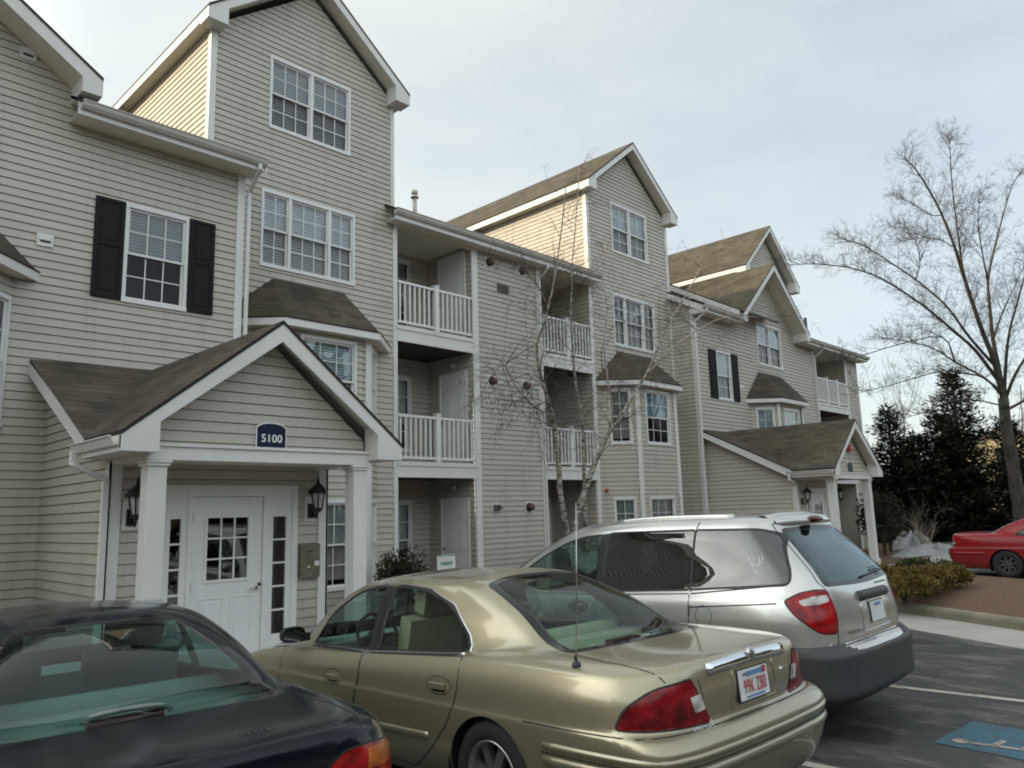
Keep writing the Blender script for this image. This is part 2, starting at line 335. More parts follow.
def siding(mb, o, U, N, left, right, z0, z1, holes=(), mat=None, phase=0.0):
    """horizontal lap siding: wedge-shaped boards on the plane through o (x, y), along U, facing N;
    left / right are numbers or [(z, u), ...]; holes are (u0, u1, za, zb)"""
    mat = mat or M['siding']
    L = left if isinstance(left, list) else [(0, left)]
    R = right if isinstance(right, list) else [(0, right)]
    U = Vector((*U, 0)); N = Vector((*N, 0)); O = Vector((*o, 0))
    zs = {round(z0, 4), round(z1, 4)}
    k = math.ceil((z0-phase)/LAP)
    while k*LAP+phase < z1:
        zs.add(round(k*LAP+phase, 4)); k += 1
    for h in holes:
        for z in h[2:4]:
            if z0 < z < z1: zs.add(round(z, 4))
    for t in (L, R):
        for z, _ in t:
            if z0 < z < z1: zs.add(round(z, 4))
    zs = sorted(zs)
    T = 0.016; SLOT = 0.008
    flip = U.cross(Vector((0, 0, 1))).dot(N) < 0
    def q(pts):
        P = [O + U*u + N*n + Vector((0, 0, z)) for u, z, n in pts]
        if flip: P = P[::-1]
        mb.face(P, mat)
    for a, b in zip(zs, zs[1:]):
        if b-a < 1e-4: continue
        fa = ((a-phase)/LAP) % 1.0
        if fa > 0.9995: fa = 0
        fb = fa + (b-a)/LAP
        na, nb = T*(1-fa)+0.001, T*(1-fb)+0.001
        ua0, ub0, ua1, ub1 = interp(L, a+1e-5), interp(L, b-1e-5), interp(R, a+1e-5), interp(R, b-1e-5)
        zm = (a+b)/2
        cuts = sorted((h[0], h[1]) for h in holes if h[2] < zm < h[3])
        segs = []; cl, cr = (ua0, ub0), None
        for h0, h1 in cuts:
            segs.append((cl, (h0, h0))); cl = (h1, h1)
        segs.append((cl, (ua1, ub1)))
        # slot added under every butt edge, shaped to give the courses a shadow line
        fe = ((b-phase)/LAP) % 1.0
        top = fe < 5e-4 or fe > .9995
        for (p0, p1), (r0, r1) in segs:
            if r0-p0 < 1e-3 and r1-p1 < 1e-3: continue
            r0 = max(r0, p0); r1 = max(r1, p1)
            if top and b-a > SLOT*1.5:
                t = 1-SLOT/(b-a); c = b-SLOT; pc, rc = p0+(p1-p0)*t, r0+(r1-r0)*t; nc = na+(nb-na)*t
                q([(p0, a, na), (r0, a, na), (rc, c, nc), (pc, c, nc)])
                q([(pc, c, nc), (rc, c, nc), (rc, c, -.03), (pc, c, -.03)])
                q([(pc, c, -.03), (rc, c, -.03), (r1, b, -.03), (p1, b, -.03)])
            else:
                q([(p0, a, na), (r0, a, na), (r1, b, nb), (p1, b, nb)])
            if fa == 0:
                q([(p0, a, -.03), (r0, a, -.03), (r0, a, na), (p0, a, na)])

class Frame:
    """local frame on a wall: P(u, z, n) -> world; n is outward"""
    def __init__(s, o, U, N): s.o = Vector((*o, 0)); s.U = Vector((*U, 0)).normalized(); s.N = Vector((*N, 0)).normalized()
    def P(s, u, z, n=0.0): return s.o + s.U*u + s.N*n + Vector((0, 0, z))
    def box(s, mb, u0, u1, z0, z1, n0, n1, mat): mb.obox(s.P(u0, z0, n0), s.U*(u1-u0), s.N*(n1-n0), Vector((0, 0, z1-z0)), mat)
    def quad(s, mb, u0, u1, z0, z1, n, mat):
        P = [s.P(u0, z0, n), s.P(u1, z0, n), s.P(u1, z1, n), s.P(u0, z1, n)]
        if s.U.cross(Vector((0,0,1))).dot(s.N) < 0: P = P[::-1]
        mb.face(P, mat)

FR = Frame((0, 11.45), (1, 0), (0, -1))      # wings
FT = Frame((0, 12.20), (1, 0), (0, -1))      # towers and middle

def window(fr, u0, u1, z0, z1, units=1, cols=3, shade='blind', casing=0.055, shade_drop=0.62, wide_mid=False, label=None, screen=True, shade2=None):
    """double-hung window(s) in a hole u0..u1, z0..z1: one part with pane and blind sub-parts"""
    fm, pn, sc, bl, dk = MB(), MB(), MB(), MB(), MB()
    c = casing
    for a, b, e, f in ((u0-c*.6, u1+c*.6, z1-.012, z1+c), (u0-c*.75, u1+c*.75, z0-c, z0+.012), (u0-c*.6, u0+.012, z0+.012, z1-.012), (u1-.012, u1+c*.6, z0+.012, z1-.012)):
        fr.box(fm, a, b, e, f, -0.075, 0.026 if e > z0-.01 else 0.036, M['vinyl'])
    ws = [1.0]*units if not wide_mid else [.72, 1.15, .72]
    tot = sum(ws); x = u0+.012; W = (u1-u0-.024)
    zm = (z0+z1)/2
    for i, w in enumerate(ws):
        a, b = x, x+W*w/tot; x = b
        if i > 0: fr.box(fm, a-.028, a+.028, z0+.012, z1-.012, -0.07, 0.02, M['vinyl'])
        nc = cols if not wide_mid else (2, 3, 2)[i]
        g = .03
        aa, bb = a+(.028 if i else 0), b-(.028 if i < len(ws)-1 else 0)
        for (s0, s1, n, gm) in ((zm-.018, z1-.012, -.012, pn), (z0+.012, zm+.018, -.042, sc if screen else pn)):
            fr.box(fm, aa, aa+g, s0, s1, n-.02, n, M['vinyl']); fr.box(fm, bb-g, bb, s0, s1, n-.02, n, M['vinyl'])
            fr.box(fm, aa+g, bb-g, s0, s0+g*1.1, n-.02, n, M['vinyl']); fr.box(fm, aa+g, bb-g, s1-g*1.1, s1, n-.02, n, M['vinyl'])
            for k in range(1, nc):
                uu = aa+g+(bb-aa-2*g)*k/nc
                fr.box(fm, uu-.008, uu+.008, s0+g, s1-g, n-.016, n-.004, M['vinyl'])
            hz = (s0+s1)/2
            fr.box(fm, aa+g, bb-g, hz-.008, hz+.008, n-.0165, n-.0045, M['vinyl'])
            fr.quad(gm, aa+g, bb-g, s0+g, s1-g, n-.010, M['pane'] if gm is pn else M['screen'])
        # blind or curtain behind the glass
        bz = z1-.02-(z1-z0)*shade_drop
        if shade == 'curtain' or shade == 'curtain_blue':
            n = 14; pts = []
            for k in range(n+1):
                uu = aa+.01+(bb-aa-.02)*k/n
                pts.append((uu, -0.12 + 0.018*math.sin(k*2.3+i)))
            for (ua, na), (ub, nb) in zip(pts, pts[1:]):
                P = [fr.P(ua, bz, na), fr.P(ub, bz, nb), fr.P(ub, z1-.02, nb), fr.P(ua, z1-.02, na)]
                bl.face(P, M[shade], True)
        elif shade:
            hs = .05; zz = z1-.03
            while zz > bz:
                P = [fr.P(aa+.01, zz-hs*.86, -.095), fr.P(bb-.01, zz-hs*.86, -.095), fr.P(bb-.01, zz, -.108), fr.P(aa+.01, zz, -.108)]
                bl.face(P, M[shade]); zz -= hs
        # room beyond
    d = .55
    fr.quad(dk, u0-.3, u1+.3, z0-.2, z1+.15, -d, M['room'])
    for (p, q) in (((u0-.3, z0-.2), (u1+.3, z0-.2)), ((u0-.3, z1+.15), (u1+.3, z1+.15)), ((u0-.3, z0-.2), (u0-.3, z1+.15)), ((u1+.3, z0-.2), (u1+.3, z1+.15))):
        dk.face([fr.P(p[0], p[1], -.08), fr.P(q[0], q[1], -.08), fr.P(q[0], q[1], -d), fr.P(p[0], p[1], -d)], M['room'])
    w = fm.build('window', APT)
    if label: w['label'] = label
    if pn.f: pn.build('pane', w)
    if sc.f: sc.build('insect_screen', w)
    if bl.f: bl.build('curtain' if 'curtain' in str(shade) else 'blind', w)
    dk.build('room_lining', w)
    return w

def hole(u0, u1, z0, z1): return (u0, u1, z0, z1)

# ---------------------------------------------------------------- windows list first (holes)
WIN_LW = hole(3.80, 4.66, 5.00, 6.40)
WIN_RW = hole(20.68, 21.52, 5.00, 6.42)
WIN_RD = hole(23.46, 25.18, 6.40, 7.74)
WIN_T1a, WIN_T1b = hole(6.41, 8.09, 8.92, 10.27), hole(6.30, 8.21, 6.27, 7.62)
WIN_T2a, WIN_T2b = hole(16.76, 18.44, 8.92, 10.30), hole(16.65, 18.60, 6.24, 7.62)
Z_SOF_W, Z_SOF_T = 7.42, 7.80
TOW = [(7.22, 5.27, 9.17), (17.56, 15.63, 19.50)]   # centre, left, right

GABW = [0.76, 24.10]      # wing gables
def gable_sides(c, half, tip_z, pitch, z_wall):
    """left/right tables for a wall under a gable roof"""
    apex = tip_z + pitch*half
    return apex

walls = MB()
# wing fronts (left X -7..5.56, right 19.5..27.78 and on to 32)
def gable_wall(mb, fr_o, U, N, c, hw, z0, zs, apex, holes=()):
    """triangular part above zs: from half width hw at zs up to the apex"""
    siding(mb, fr_o, U, N, [(zs, c-hw), (apex, c)], [(zs, c+hw), (apex, c)], zs, apex, holes)

PITCH_W = 0.875
ZG_W = 7.72          # wall height where the wing gable triangle starts
APEX_W = 9.72        # underside apex of the wing gable
# left wing
siding(walls, (0, 11.45), (1, 0), (0, -1), -8.0, 5.56, 0.0, Z_SOF_W, [WIN_LW])
siding(walls, (0, 11.45), (1, 0), (0, -1), [(Z_SOF_W, GABW[0]-2.3), (7.86, GABW[0]-2.3), (9.38, GABW[0])], [(Z_SOF_W, GABW[0]+2.3), (7.86, GABW[0]+2.3), (9.38, GABW[0])], Z_SOF_W, 9.38)
# right wing
siding(walls, (0, 11.45), (1, 0), (0, -1), 19.5, 27.84, 0.0, Z_SOF_W, [WIN_RW, hole(23.46, 25.18, 6.40, Z_SOF_W)])
siding(walls, (0, 11.45), (1, 0), (0, -1), [(Z_SOF_W, GABW[1]-2.3), (7.62, GABW[1]-2.3), (APEX_W-.1, GABW[1])], [(Z_SOF_W, GABW[1]+2.3), (7.62, GABW[1]+2.3), (APEX_W-.1, GABW[1])], Z_SOF_W, APEX_W-.1, [hole(23.46, 25.18, Z_SOF_W, 7.74)])
siding(walls, (0, 11.45), (1, 0), (0, -1), 30.72, 32.0, 0.0, Z_SOF_W+.1)
# wing end walls and end of the building
siding(walls, (19.5, 0), (0, 1), (-1, 0), 11.45, [(0, 12.2), (7.4, 12.2), (8.3, 13.2)], 0.0, 7.9)
siding(walls, (5.56, 0), (0, 1), (1, 0), 11.45, 12.2, 0.0, Z_SOF_W)
siding(walls, (32.0, 0), (0, 1), (1, 0), [(0, 11.45), (7.5, 11.45), (12.0, 19.5)], [(0, 29.0), (7.5, 29.0), (12.0, 20.8)], 0.0, 12.0)
# right balcony recess of the right wing
siding(walls, (0, 12.9), (1, 0), (0, -1), 27.84, 30.84, 0.0, 7.7)
siding(walls, (30.80, 0), (0, 1), (-1, 0), 11.45, 12.9, 0.0, 7.7)
siding(walls, (27.80, 0), (0, 1), (1, 0), 11.45, 12.9, 0.0, 7.7)
APT_front = walls.build('wing_wall', APT)

# towers
for ti, (c, l, r) in enumerate(TOW):
    w = MB()
    hs = [WIN_T1a, WIN_T1b] if ti == 0 else [WIN_T2a, WIN_T2b]
    zt = 10.42
    siding(w, (0, 12.2), (1, 0), (0, -1), l, r, 0.0, zt, hs)
    siding(w, (0, 12.2), (1, 0), (0, -1), [(zt, l), (zt+.78*(c-l), c)], [(zt, r), (zt+.78*(r-c), c)], zt, zt+.78*(c-l))
    # side walls above the main roof, back to where the roof meets them
    siding(w, (l, 0), (0, 1), (-1, 0), [(7.4, 12.2), (10.6, 17.6)] if False else 12.2, 17.8, 7.4, 10.6)
    siding(w, (r, 0), (0, 1), (1, 0), 12.2, 17.8, 7.4, 10.6)
    w.build('tower_wall', APT)

# third tower behind the right wing gable, and its twin at the far left
T3 = [(26.62, 2.2), (-2.1, 2.2)]
for c, hw in T3:
    w = MB()
    siding(w, (0, 12.45), (1, 0), (0, -1), [(7.6, c-hw+.25), (10.05, c-hw+.25), (11.75, c)], [(7.6, c+hw-.25), (10.05, c+hw-.25), (11.75, c)], 7.6, 11.75)
    siding(w, (c-hw+.25, 0), (0, 1), (-1, 0), 12.45, 16.8, 7.6, 10.1)
    siding(w, (c+hw-.25, 0), (0, 1), (1, 0), 12.45, 16.8, 7.6, 10.1)
    w.build('tower_wall', APT)

# middle section with two balcony recesses
B1 = (9.26, 11.34); B2 = (13.66, 15.55)
LEV = [(0.05, 2.57), (2.84, 5.31), (5.60, 7.84)]
w = MB()
siding(w, (0, 12.2), (1, 0), (0, -1), 11.34, 13.66, 0.0, 7.86)
DEP = 1.52
for (a, b) in (B1, B2):
    for z0, z1 in LEV:
        hl = [hole(a+.70, a+1.52, z0+.40, z0+2.02)] if (a, b) == B1 else [hole(a+.55, a+1.75, z0+.02, z0+2.02)]
        if (a, b) == B2: hl = [hole(a+.02, a+.32, z0+.4, z0+2.0), hole(a+.72, a+1.72, z0+.04, z0+2.04)]
        siding(w, (0, 12.2+DEP), (1, 0), (0, -1), a-.05, b+.05, z0, z1, hl)
        siding(w, (b, 0), (0, 1), (-1, 0), 12.2, 12.25+DEP, z0, z1)
        siding(w, (a, 0), (0, 1), (1, 0), 12.2, 12.25+DEP, z0, z1)
w.build('balcony_bay_wall', APT)
FB = Frame((0, 12.2+DEP), (1, 0), (0, -1))
for z0, z1 in LEV:
    window(FB, B1[0]+.70, B1[0]+1.52, z0+.40, z0+2.02, shade='curtain', shade_drop=.62)
    window(FB, B2[0]+.02, B2[0]+.32, z0+.4, z0+2.0, cols=2, shade='curtain', shade_drop=.7)
    # sliding patio door of the second column
    d = MB(); a = B2[0]+.72; zt = z0+2.04
    for u0, u1, e, f in ((a-.05, a+1.05, zt-.03, zt+.05), (a-.05, a+.03, z0+.04, zt-.03), (a+.97, a+1.05, z0+.04, zt-.03), (a+.47, a+.53, z0+.04, zt-.03), (a+.03, a+.97, z0+.04, z0+.12)):
        FB.box(d, u0, u1, e, f, -.06, .03, M['door'])
    dd = d.build('patio_door', APT)
    for gn, ga in (('pane', (a+.03, a+.97, z0+.12, zt-.03, -.03, M['pane'])), ('curtain', (a+.03, a+.47, z0+.12, zt-.03, -.14, M['curtain'])), ('room_lining', (a-.1, a+1.15, z0, zt+.1, -.5, M['room']))):
        g = MB(); FB.quad(g, *ga); g.build(gn, dd)

# storage doors on the right side walls of the first recess, seen from the left
def panel_door(fr, u0, u1, z0, z1, name='door', knob=None):
    d = MB(); c = .06
    for a, b, e, f in ((u0-c, u1+c, z1, z1+c), (u0-c, u0, z0, z1), (u1, u1+c, z0, z1)): fr.box(d, a, b, e, f, .0, .034, M['door'])
    fr.box(d, u0, u1, z0, z1, .0, .020, M['door'])
    W = u1-u0; H = z1-z0
    for (a, b) in ((.13, .45), (.55, .87)):
        for (e, f) in ((.07, .40), (.47, .76), (.82, .93)):
            p, q, r_, s_ = u0+W*a, u0+W*b, z0+H*e, z0+H*f
            t = .014
            for (x0, x1, y0, y1) in ((p, q, s_-t, s_), (p, q, r_, r_+t), (p, p+t, r_+t, s_-t), (q-t, q, r_+t, s_-t)): fr.box(d, x0, x1, y0, y1, .020, .027, M['door'])
            fr.box(d, p+.04, q-.04, r_+.04, s_-.04, .020, .0265, M['door'])
    return d.build(name, APT, bevel=.003)
FS = Frame((B1[1], 0), (0, 1), (-1, 0))
for z0, z1 in LEV:
    d = panel_door(FS, 12.42, 13.25, z0+.02, z0+2.03)
    k = MB(); k.lathe([(.012, 0), (.012, .03), (.028, .04), (.028, .06), (.0, .066)], M['steel'], FS.P(13.17, z0+1.0, .02), (-1, 0, 0), 12); k.build('knob', d)
    for fz in (z1-.22,):   # small ceiling/wall lights
        l = MB(); l.lathe([(.045, 0), (.045, .02), (.03, .05), (0, .06)], M['white_paint'], FS.P(12.85, fz, 0), (-1, 0, 0), 12); l.build('wall_light', APT)

# balcony floors, soffits, posts and railings
def balcony(a, b, zb, zt, y=12.2, name='balcony_floor', dep=DEP):
    m = MB()
    m.box(a-.02, b+.02, y-.035, y, zb+.0, zt, M['trim'])
    m.box(a-.02, b+.02, y-.055, y-.035, zt-.075, zt+.01, M['trim'])
    m.box(a-.02, b+.02, y-.045, y-.035, zb-.004, zb+.05, M['trim'])
    m.box(a, b, y, y+dep, zt-.06, zt-.01, M['concrete'])
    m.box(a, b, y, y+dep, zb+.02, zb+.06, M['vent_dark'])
    return m.build(name, APT)
def railing(a, b, z, h=.96, y=12.2, posts=None):
    m = MB(); yc = y-.01
    m.box(a, b, yc-.03, yc+.03, z+h-.05, z+h, M['vinyl']); m.box(a, b, yc-.022, yc+.022, z+.075, z+.125, M['vinyl'])
    ps = posts if posts is not None else [(a+b)/2]
    for p in ps:
        m.box(p-.052, p+.052, yc-.052, yc+.052, z+.0, z+h+.05, M['vinyl'])
        m.prism([(p-.066, yc-.066, z+h+.05), (p+.066, yc-.066, z+h+.05), (p+.066, yc+.066, z+h+.05), (p-.066, yc+.066, z+h+.05)], (0, 0, .022), M['vinyl'])
    n = int((b-a)/.122)
    for k in range(n):
        x = a + (k+.5)*(b-a)/n
        if any(abs(x-p) < .075 for p in ps): continue
        m.box(x-.0175, x+.0175, yc-.0175, yc+.0175, z+.125, z+h-.05, M['vinyl'])
    return m.build('balcony_railing', APT)
for (a, b) in (B1, B2):
    balcony(a, b, 2.54, 2.84); balcony(a, b, 5.28, 5.60)
    railing(a+.02, b-.02, 2.83); railing(a+.02, b-.02, 5.59)
    m = MB(); m.box(a, b, 12.2, 12.2+DEP, 7.80, 7.84, M['soffit']); m.box(a-.02, b+.02, 12.165, 12.2, 7.66, 7.84, M['soffit']); m.build('balcony_ceiling', APT)
balcony(27.84, 30.72, 5.18, 5.46, y=11.45); railing(27.86, 30.70, 5.45, y=11.45, posts=[28.8, 29.75])
balcony(27.84, 30.72, 2.5, 2.8, y=11.45); railing(27.86, 30.70, 2.79, y=11.45, posts=[28.8, 29.75])
m = MB(); m.box(27.84, 30.80, 11.45, 12.9, 7.42, 7.46, M['soffit']); m.build('balcony_ceiling', APT)
FB3 = Frame((0, 12.9), (1, 0), (0, -1))
d = panel_door(FB3, 28.9, 29.8, 5.48, 7.45)

# white corner boards and posts
class TrimPieces:
    """every board its own part"""
    def box(s, *a):
        m = MB(); m.box(*a); m.build('corner_trim', APT)
cb = TrimPieces()
def corner(x, y, z0, z1, w=.11, t=.03):
    cb.box(x-w/2, x+w/2, y-t, y, z0, z1, M['trim'])
corner(9.22, 12.2, 0, 7.75, .10); cb.box(9.17, 9.20, 12.17, 12.2, 7.75, 10.5, M['trim']); cb.box(9.115, 9.17, 12.172, 12.2, 7.75, 10.5, M['trim'])
corner(11.43, 12.2, 0, 7.75, .17, .04); corner(13.57, 12.2, 0, 7.75, .15, .04); corner(15.62, 12.2, 0, 7.8, .13)
for (c, l, r) in TOW:
    for x, s in ((l, -1), (r, 1)):
        cb.box(min(x, x-s*.09), max(x, x-s*.09), 12.173, 12.2, 7.8 if x not in (9.17,) else 10.49, 10.5, M['trim'])
        cb.box(min(x, x+s*.024), max(x, x+s*.024), 12.172, 12.29, 7.6, 10.45, M['trim'])
cb.box(19.41, 19.5, 12.173, 12.2, 0, 7.8, M['trim'])
cb.box(5.46, 5.56, 11.42, 11.45, .0, 7.42, M['trim']); cb.box(5.56, 5.585, 11.42, 11.55, 0, 7.42, M['trim'])
cb.box(19.5, 19.6, 11.42, 11.45, 0, 7.42, M['trim']); cb.box(19.475, 19.5, 11.42, 11.53, 0, 7.42, M['trim'])
corner(27.80, 11.45, 0, 7.4, .12); corner(30.78, 11.45, 0, 7.45, .15, .04); corner(31.96, 11.45, 0, 7.4, .10)

# ---------------------------------------------------------------- front windows
window(FR, *WIN_LW, cols=3, shade='blind_dark', shade_drop=.5)
window(FR, *WIN_RW, cols=3, shade='blind', shade_drop=.97)
window(FR, *WIN_RD, units=2, cols=2, shade='blind', shade_drop=.97)
window(FT, *WIN_T1a, units=2, cols=3, shade='blind_grey', shade_drop=.97)
window(FT, *WIN_T1b, cols=3, wide_mid=True, units=3, shade='blind', shade_drop=.97)
window(FT, *WIN_T2a, units=2, cols=2, shade='blind', shade_drop=.97)
window(FT, *WIN_T2b, wide_mid=True, units=3, shade='blind', shade_drop=.97)

def shutter(fr, u0, u1, z0, z1):
    m = MB(); fr.box(m, u0, u1, z0, z1, .012, .034, M['shutter'])
    st = .055
    for a, b, e, f in ((u0, u0+st, z0, z1), (u1-st, u1, z0, z1), (u0+st, u1-st, z1-st, z1), (u0+st, u1-st, z0, z0+st*1.4), (u0+st, u1-st, z0+(z1-z0)*.52, z0+(z1-z0)*.52+st)):
        fr.box(m, a, b, e, f, .034, .046, M['shutter'])
    for e, f in ((z0+st*1.4+.03, z0+(z1-z0)*.52-.03), (z0+(z1-z0)*.52+st+.03, z1-st-.03)):
        fr.box(m, u0+st+.03, u1-st-.03, e, f, .034, .042, M['shutter'])
    return m.build('shutter', APT, bevel=.004)
shutter(FR, 3.355, 3.755, 4.96, 6.44); shutter(FR, 4.705, 5.105, 4.96, 6.44)
shutter(FR, 20.21, 20.635, 4.97, 6.45); shutter(FR, 21.56, 21.96, 4.97, 6.45)

# ---------------------------------------------------------------- roofs
def slab(mb, pts, t, mat, edge=None, under=None):
    """roof plane: top polygon (counter-clockwise seen from above) with thickness t downwards"""
    P = [Vector(p) for p in pts]; n = len(P)
    nz = (P[1]-P[0]).cross(P[2]-P[0]).z
    if nz < 0: P = P[::-1]
    Q = [p-Vector((0, 0, t)) for p in P]
    mb.face(P, mat); mb.face(Q[::-1], under or M['soffit'])
    for i in range(n):
        j = (i+1) % n
        mb.face([P[i], Q[i], Q[j], P[j]], edge or M['roof_edge'])

PM = 0.512      # main roof pitch
def zmain(y, y0=11.86, z0=7.945): return z0 + PM*(y-y0)
RIDGE_Y = 20.3
r = MB()
slab(r, [(8.97, 11.86, 7.945), (15.78, 11.86, 7.945), (15.78, 12.26, zmain(12.26)), (8.97, 12.26, zmain(12.26))], .05, M['shingle_x'])
slab(r, [(5.3, 12.26, zmain(12.26)), (19.47, 12.26, zmain(12.26)), (19.47, RIDGE_Y, zmain(RIDGE_Y)), (5.3, RIDGE_Y, zmain(RIDGE_Y))], .05, M['shingle_x'])
zr = zmain(RIDGE_Y)
slab(r, [(-8, RIDGE_Y, zr), (32.3, RIDGE_Y, zr), (32.3, 29.2, zr-PM*9), (-8, 29.2, zr-PM*9)], .05, M['shingle_x'])
WZ, WY = 7.62, 11.03
def zw(y): return WZ + .515*(y-WY)
def wing_slab(x0, x1, y0, y1):
    slab(r, [(x0, y0, zw(y0)), (x1, y0, zw(y0)), (x1, y1, zw(y1)), (x0, y1, zw(y1))], .05, M['shingle_x'])
wing_slab(2.95, 5.74, WY, 11.5); wing_slab(-8, 5.20, 11.5, RIDGE_Y); wing_slab(5.2, 5.74, 11.5, 12.19); wing_slab(-8, -1.6, WY, 11.5)
wing_slab(19.34, 21.6, WY, 11.5); wing_slab(26.35, 32.3, WY, 11.5); wing_slab(19.55, 32.3, 11.5, RIDGE_Y); wing_slab(19.34, 19.55, 11.5, 12.19)
r.build('main_roof', APT)

def gable_roof(c, half, yf, yb, ztip, pitch, name='gable_roof', wall_y=None, hw=None, board=.20, sh='shingle_y', zb=None, ret=.30, eave=True):
    """front-facing gable: two slopes, white rake boards, soffit, cornice returns"""
    ap = ztip + pitch*half
    m = MB()
    for s in (-1, 1):
        slab(m, [(c, yf, ap), (c, yb, ap), (c+s*half, yb, ztip), (c+s*half, yf, ztip)], .045, M[sh])
    o = m.build(name, APT)
    t = MB(); wy = wall_y if wall_y else yf+.4
    for s in (-1, 1):
        # rake board on the front edge
        A = Vector((c, yf+.012, ap-.05)); B = Vector((c+s*(half-.01), yf+.012, ztip-.05+pitch*.01))
        dz = Vector((0, 0, -board))
        t.prism([A, B, B+dz, A+dz], (0, .03, 0), M['trim'])
        # sloped soffit between rake and wall
        o_ = board-.035
        t.face([A+Vector((0, .03, -o_)), B+Vector((0, .03, -o_)), Vector((B.x, wy, B.z-o_)), Vector((A.x, wy, A.z-o_))][::s], M['soffit'])
        # frieze under the soffit on the wall
        # eave fascia running back and the boxed return
        x0 = c+s*half
        if eave:
            t.box(min(x0, x0-s*.03), max(x0, x0-s*.03), wy+.002, yb, ztip-.05-.15, ztip-.05, M['trim'])
            t.box(min(x0-s*.03, x0-s*ret), max(x0-s*.03, x0-s*ret), wy+.002, yb, ztip-.20, ztip-.185, M['soffit'])
        xa, xb = sorted((x0-s*.0, x0-s*(ret+.06)))
        if zb is None: zb_ = ztip-.05-board-.03
        else: zb_ = zb
        # return box: front is a pentagon following the slope
        zi = ztip + pitch*(ret+.06)-.055
        P = [(x0, yf+.011, zb_), (x0-s*(ret+.06), yf+.011, zb_), (x0-s*(ret+.06), yf+.011, zi), (x0, yf+.011, ztip-.055)]
        t.prism(P if s > 0 else P[::-1], (0, wy-yf-.011, 0), M['trim'])
    t.build('rake_board', APT)
    return o

for (c, l, rr) in TOW:
    gable_roof(c, 2.17, 11.86, 20.4, 10.56, .80, wall_y=12.2, board=.17)
gable_roof(GABW[0], 2.45, 10.92, 14.2, 7.97, .68, wall_y=11.45, board=.20, ret=.20, eave=False)
gable_roof(GABW[1], 2.42, 10.92, 14.2, 7.73, .865, wall_y=11.45, board=.20, ret=.20, eave=False)
for c, hw in T3:
    gable_roof(c, hw, 12.1, 17.5, 10.16, .90, wall_y=12.45, board=.17)

# raised shed in front of the third tower with its own rake (right wing)
def zu(y): return 7.78 + .56*(y-10.95)
m = MB()
slab(m, [(21.45, 10.95, 7.78), (24.1, 10.95, 7.78), (24.1, 14.2, zu(14.2)), (21.45, 14.2, zu(14.2))], .05, M['shingle_x'])
m.build('gable_roof', APT)
m = MB()
m.prism([(21.43, 10.95, 7.74), (21.43, 14.2, zu(14.2)-.04), (21.43, 14.2, zu(14.2)-.21), (21.43, 10.95, 7.57)], (.03, 0, 0), M['trim'])
m.build('rake_board', APT); m = MB()
m.prism([(21.6, 10.97, 7.70), (21.6, 14.2, zu(14.2)-.06), (21.6, 14.2, 7.4), (21.6, 10.97, 7.4)], (.02, 0, 0), M['siding'])
m.build('shed_cheek', APT); m = MB()
# rake of the wing roof end
m.prism([(19.32, WY+.01, WZ-.05), (19.32, 12.19, zw(12.19)-.05), (19.32, 12.19, zw(12.19)-.22), (19.32, WY+.01, WZ-.24)], (.03, 0, 0), M['trim'])
m.box(19.35, 19.52, WY+.01, 11.45, WZ-.27, WZ-.1, M['trim'])
m.build('rake_board', APT); m = MB()
m.prism([(5.76, WY+.01, WZ-.05), (5.76, 12.19, zw(12.19)-.05), (5.76, 12.19, zw(12.19)-.22), (5.76, WY+.01, WZ-.24)], (-.03, 0, 0), M['trim'])
m.build('rake_board', APT)

# gutters, eave soffits and downspouts
def gutter(x0, x1, y, z, depth=.30):
    m = MB()
    prof = [(0, 0), (0, -.105), (-.05, -.105), (-.085, -.065), (-.10, -.015), (-.115, -.004), (-.115, .006), (-.095, .006), (-.09, -.012), (-.07, -.06), (-.045, -.09), (-.012, -.09), (-.012, 0)]
    n = len(prof)
    V = [(x, y+p, z+q) for x in (x0, x1) for p, q in prof]
    F = [(i, (i+1) % n, n+(i+1) % n, n+i) for i in range(n)] + [tuple(range(n))[::-1], tuple(range(n, 2*n))]
    m.mesh(V, F, M['gutter'])
    return m.build('gutter', APT)
def eave(x0, x1, y0, y1, z):
    m = MB(); m.box(x0, x1, y0, y1, z-.015, z, M['soffit']); m.box(x0, x1, y0-.025, y0, z-.02, z+.16, M['trim'])
    m.build('eave_soffit', APT)
eave(9.0, 15.75, 11.90, 12.2, 7.735); gutter(8.97, 15.72, 11.875, 7.915)
eave(2.95, 5.72, 11.07, 11.45, 7.42); gutter(2.98, 5.74, 11.045, 7.58)
eave(19.36, 21.75, 11.07, 11.45, 7.42); gutter(19.36, 21.7, 11.045, 7.58)
eave(26.3, 32.3, 11.07, 11.45, 7.44); gutter(26.45, 32.3, 11.045, 7.60)
def downspout(pts, w=.062, name='downspout'):
    m = MB()
    for a, b in zip(pts, pts[1:]):
        A, B = Vector(a), Vector(b); d = (B-A).normalized()
        m.bar(A-d*.02, B+d*.02, w, w*.72, M['trim'], up=(0, -1, 0) if abs(d.z) > .5 else (0, 0, 1))
    return m.build(name, APT, bevel=.008)
downspout([(5.62, 11.0, 7.48), (5.62, 11.0, 7.40), (5.64, 11.38, 7.12), (5.64, 11.40, 4.2)])
downspout([(19.52, 11.0, 7.48), (19.52, 11.0, 7.40), (19.44, 11.36, 7.12), (19.44, 11.40, 0.1)], .075)
downspout([(13.57, 11.82, 7.73), (13.57, 11.84, 7.62), (13.57, 12.13, 7.40), (13.57, 12.13, 0.1)], .05)
downspout([(27.9, 11.0, 7.5), (27.9, 11.02, 7.40), (27.8, 11.38, 7.1), (27.8, 11.40, 4.6)])

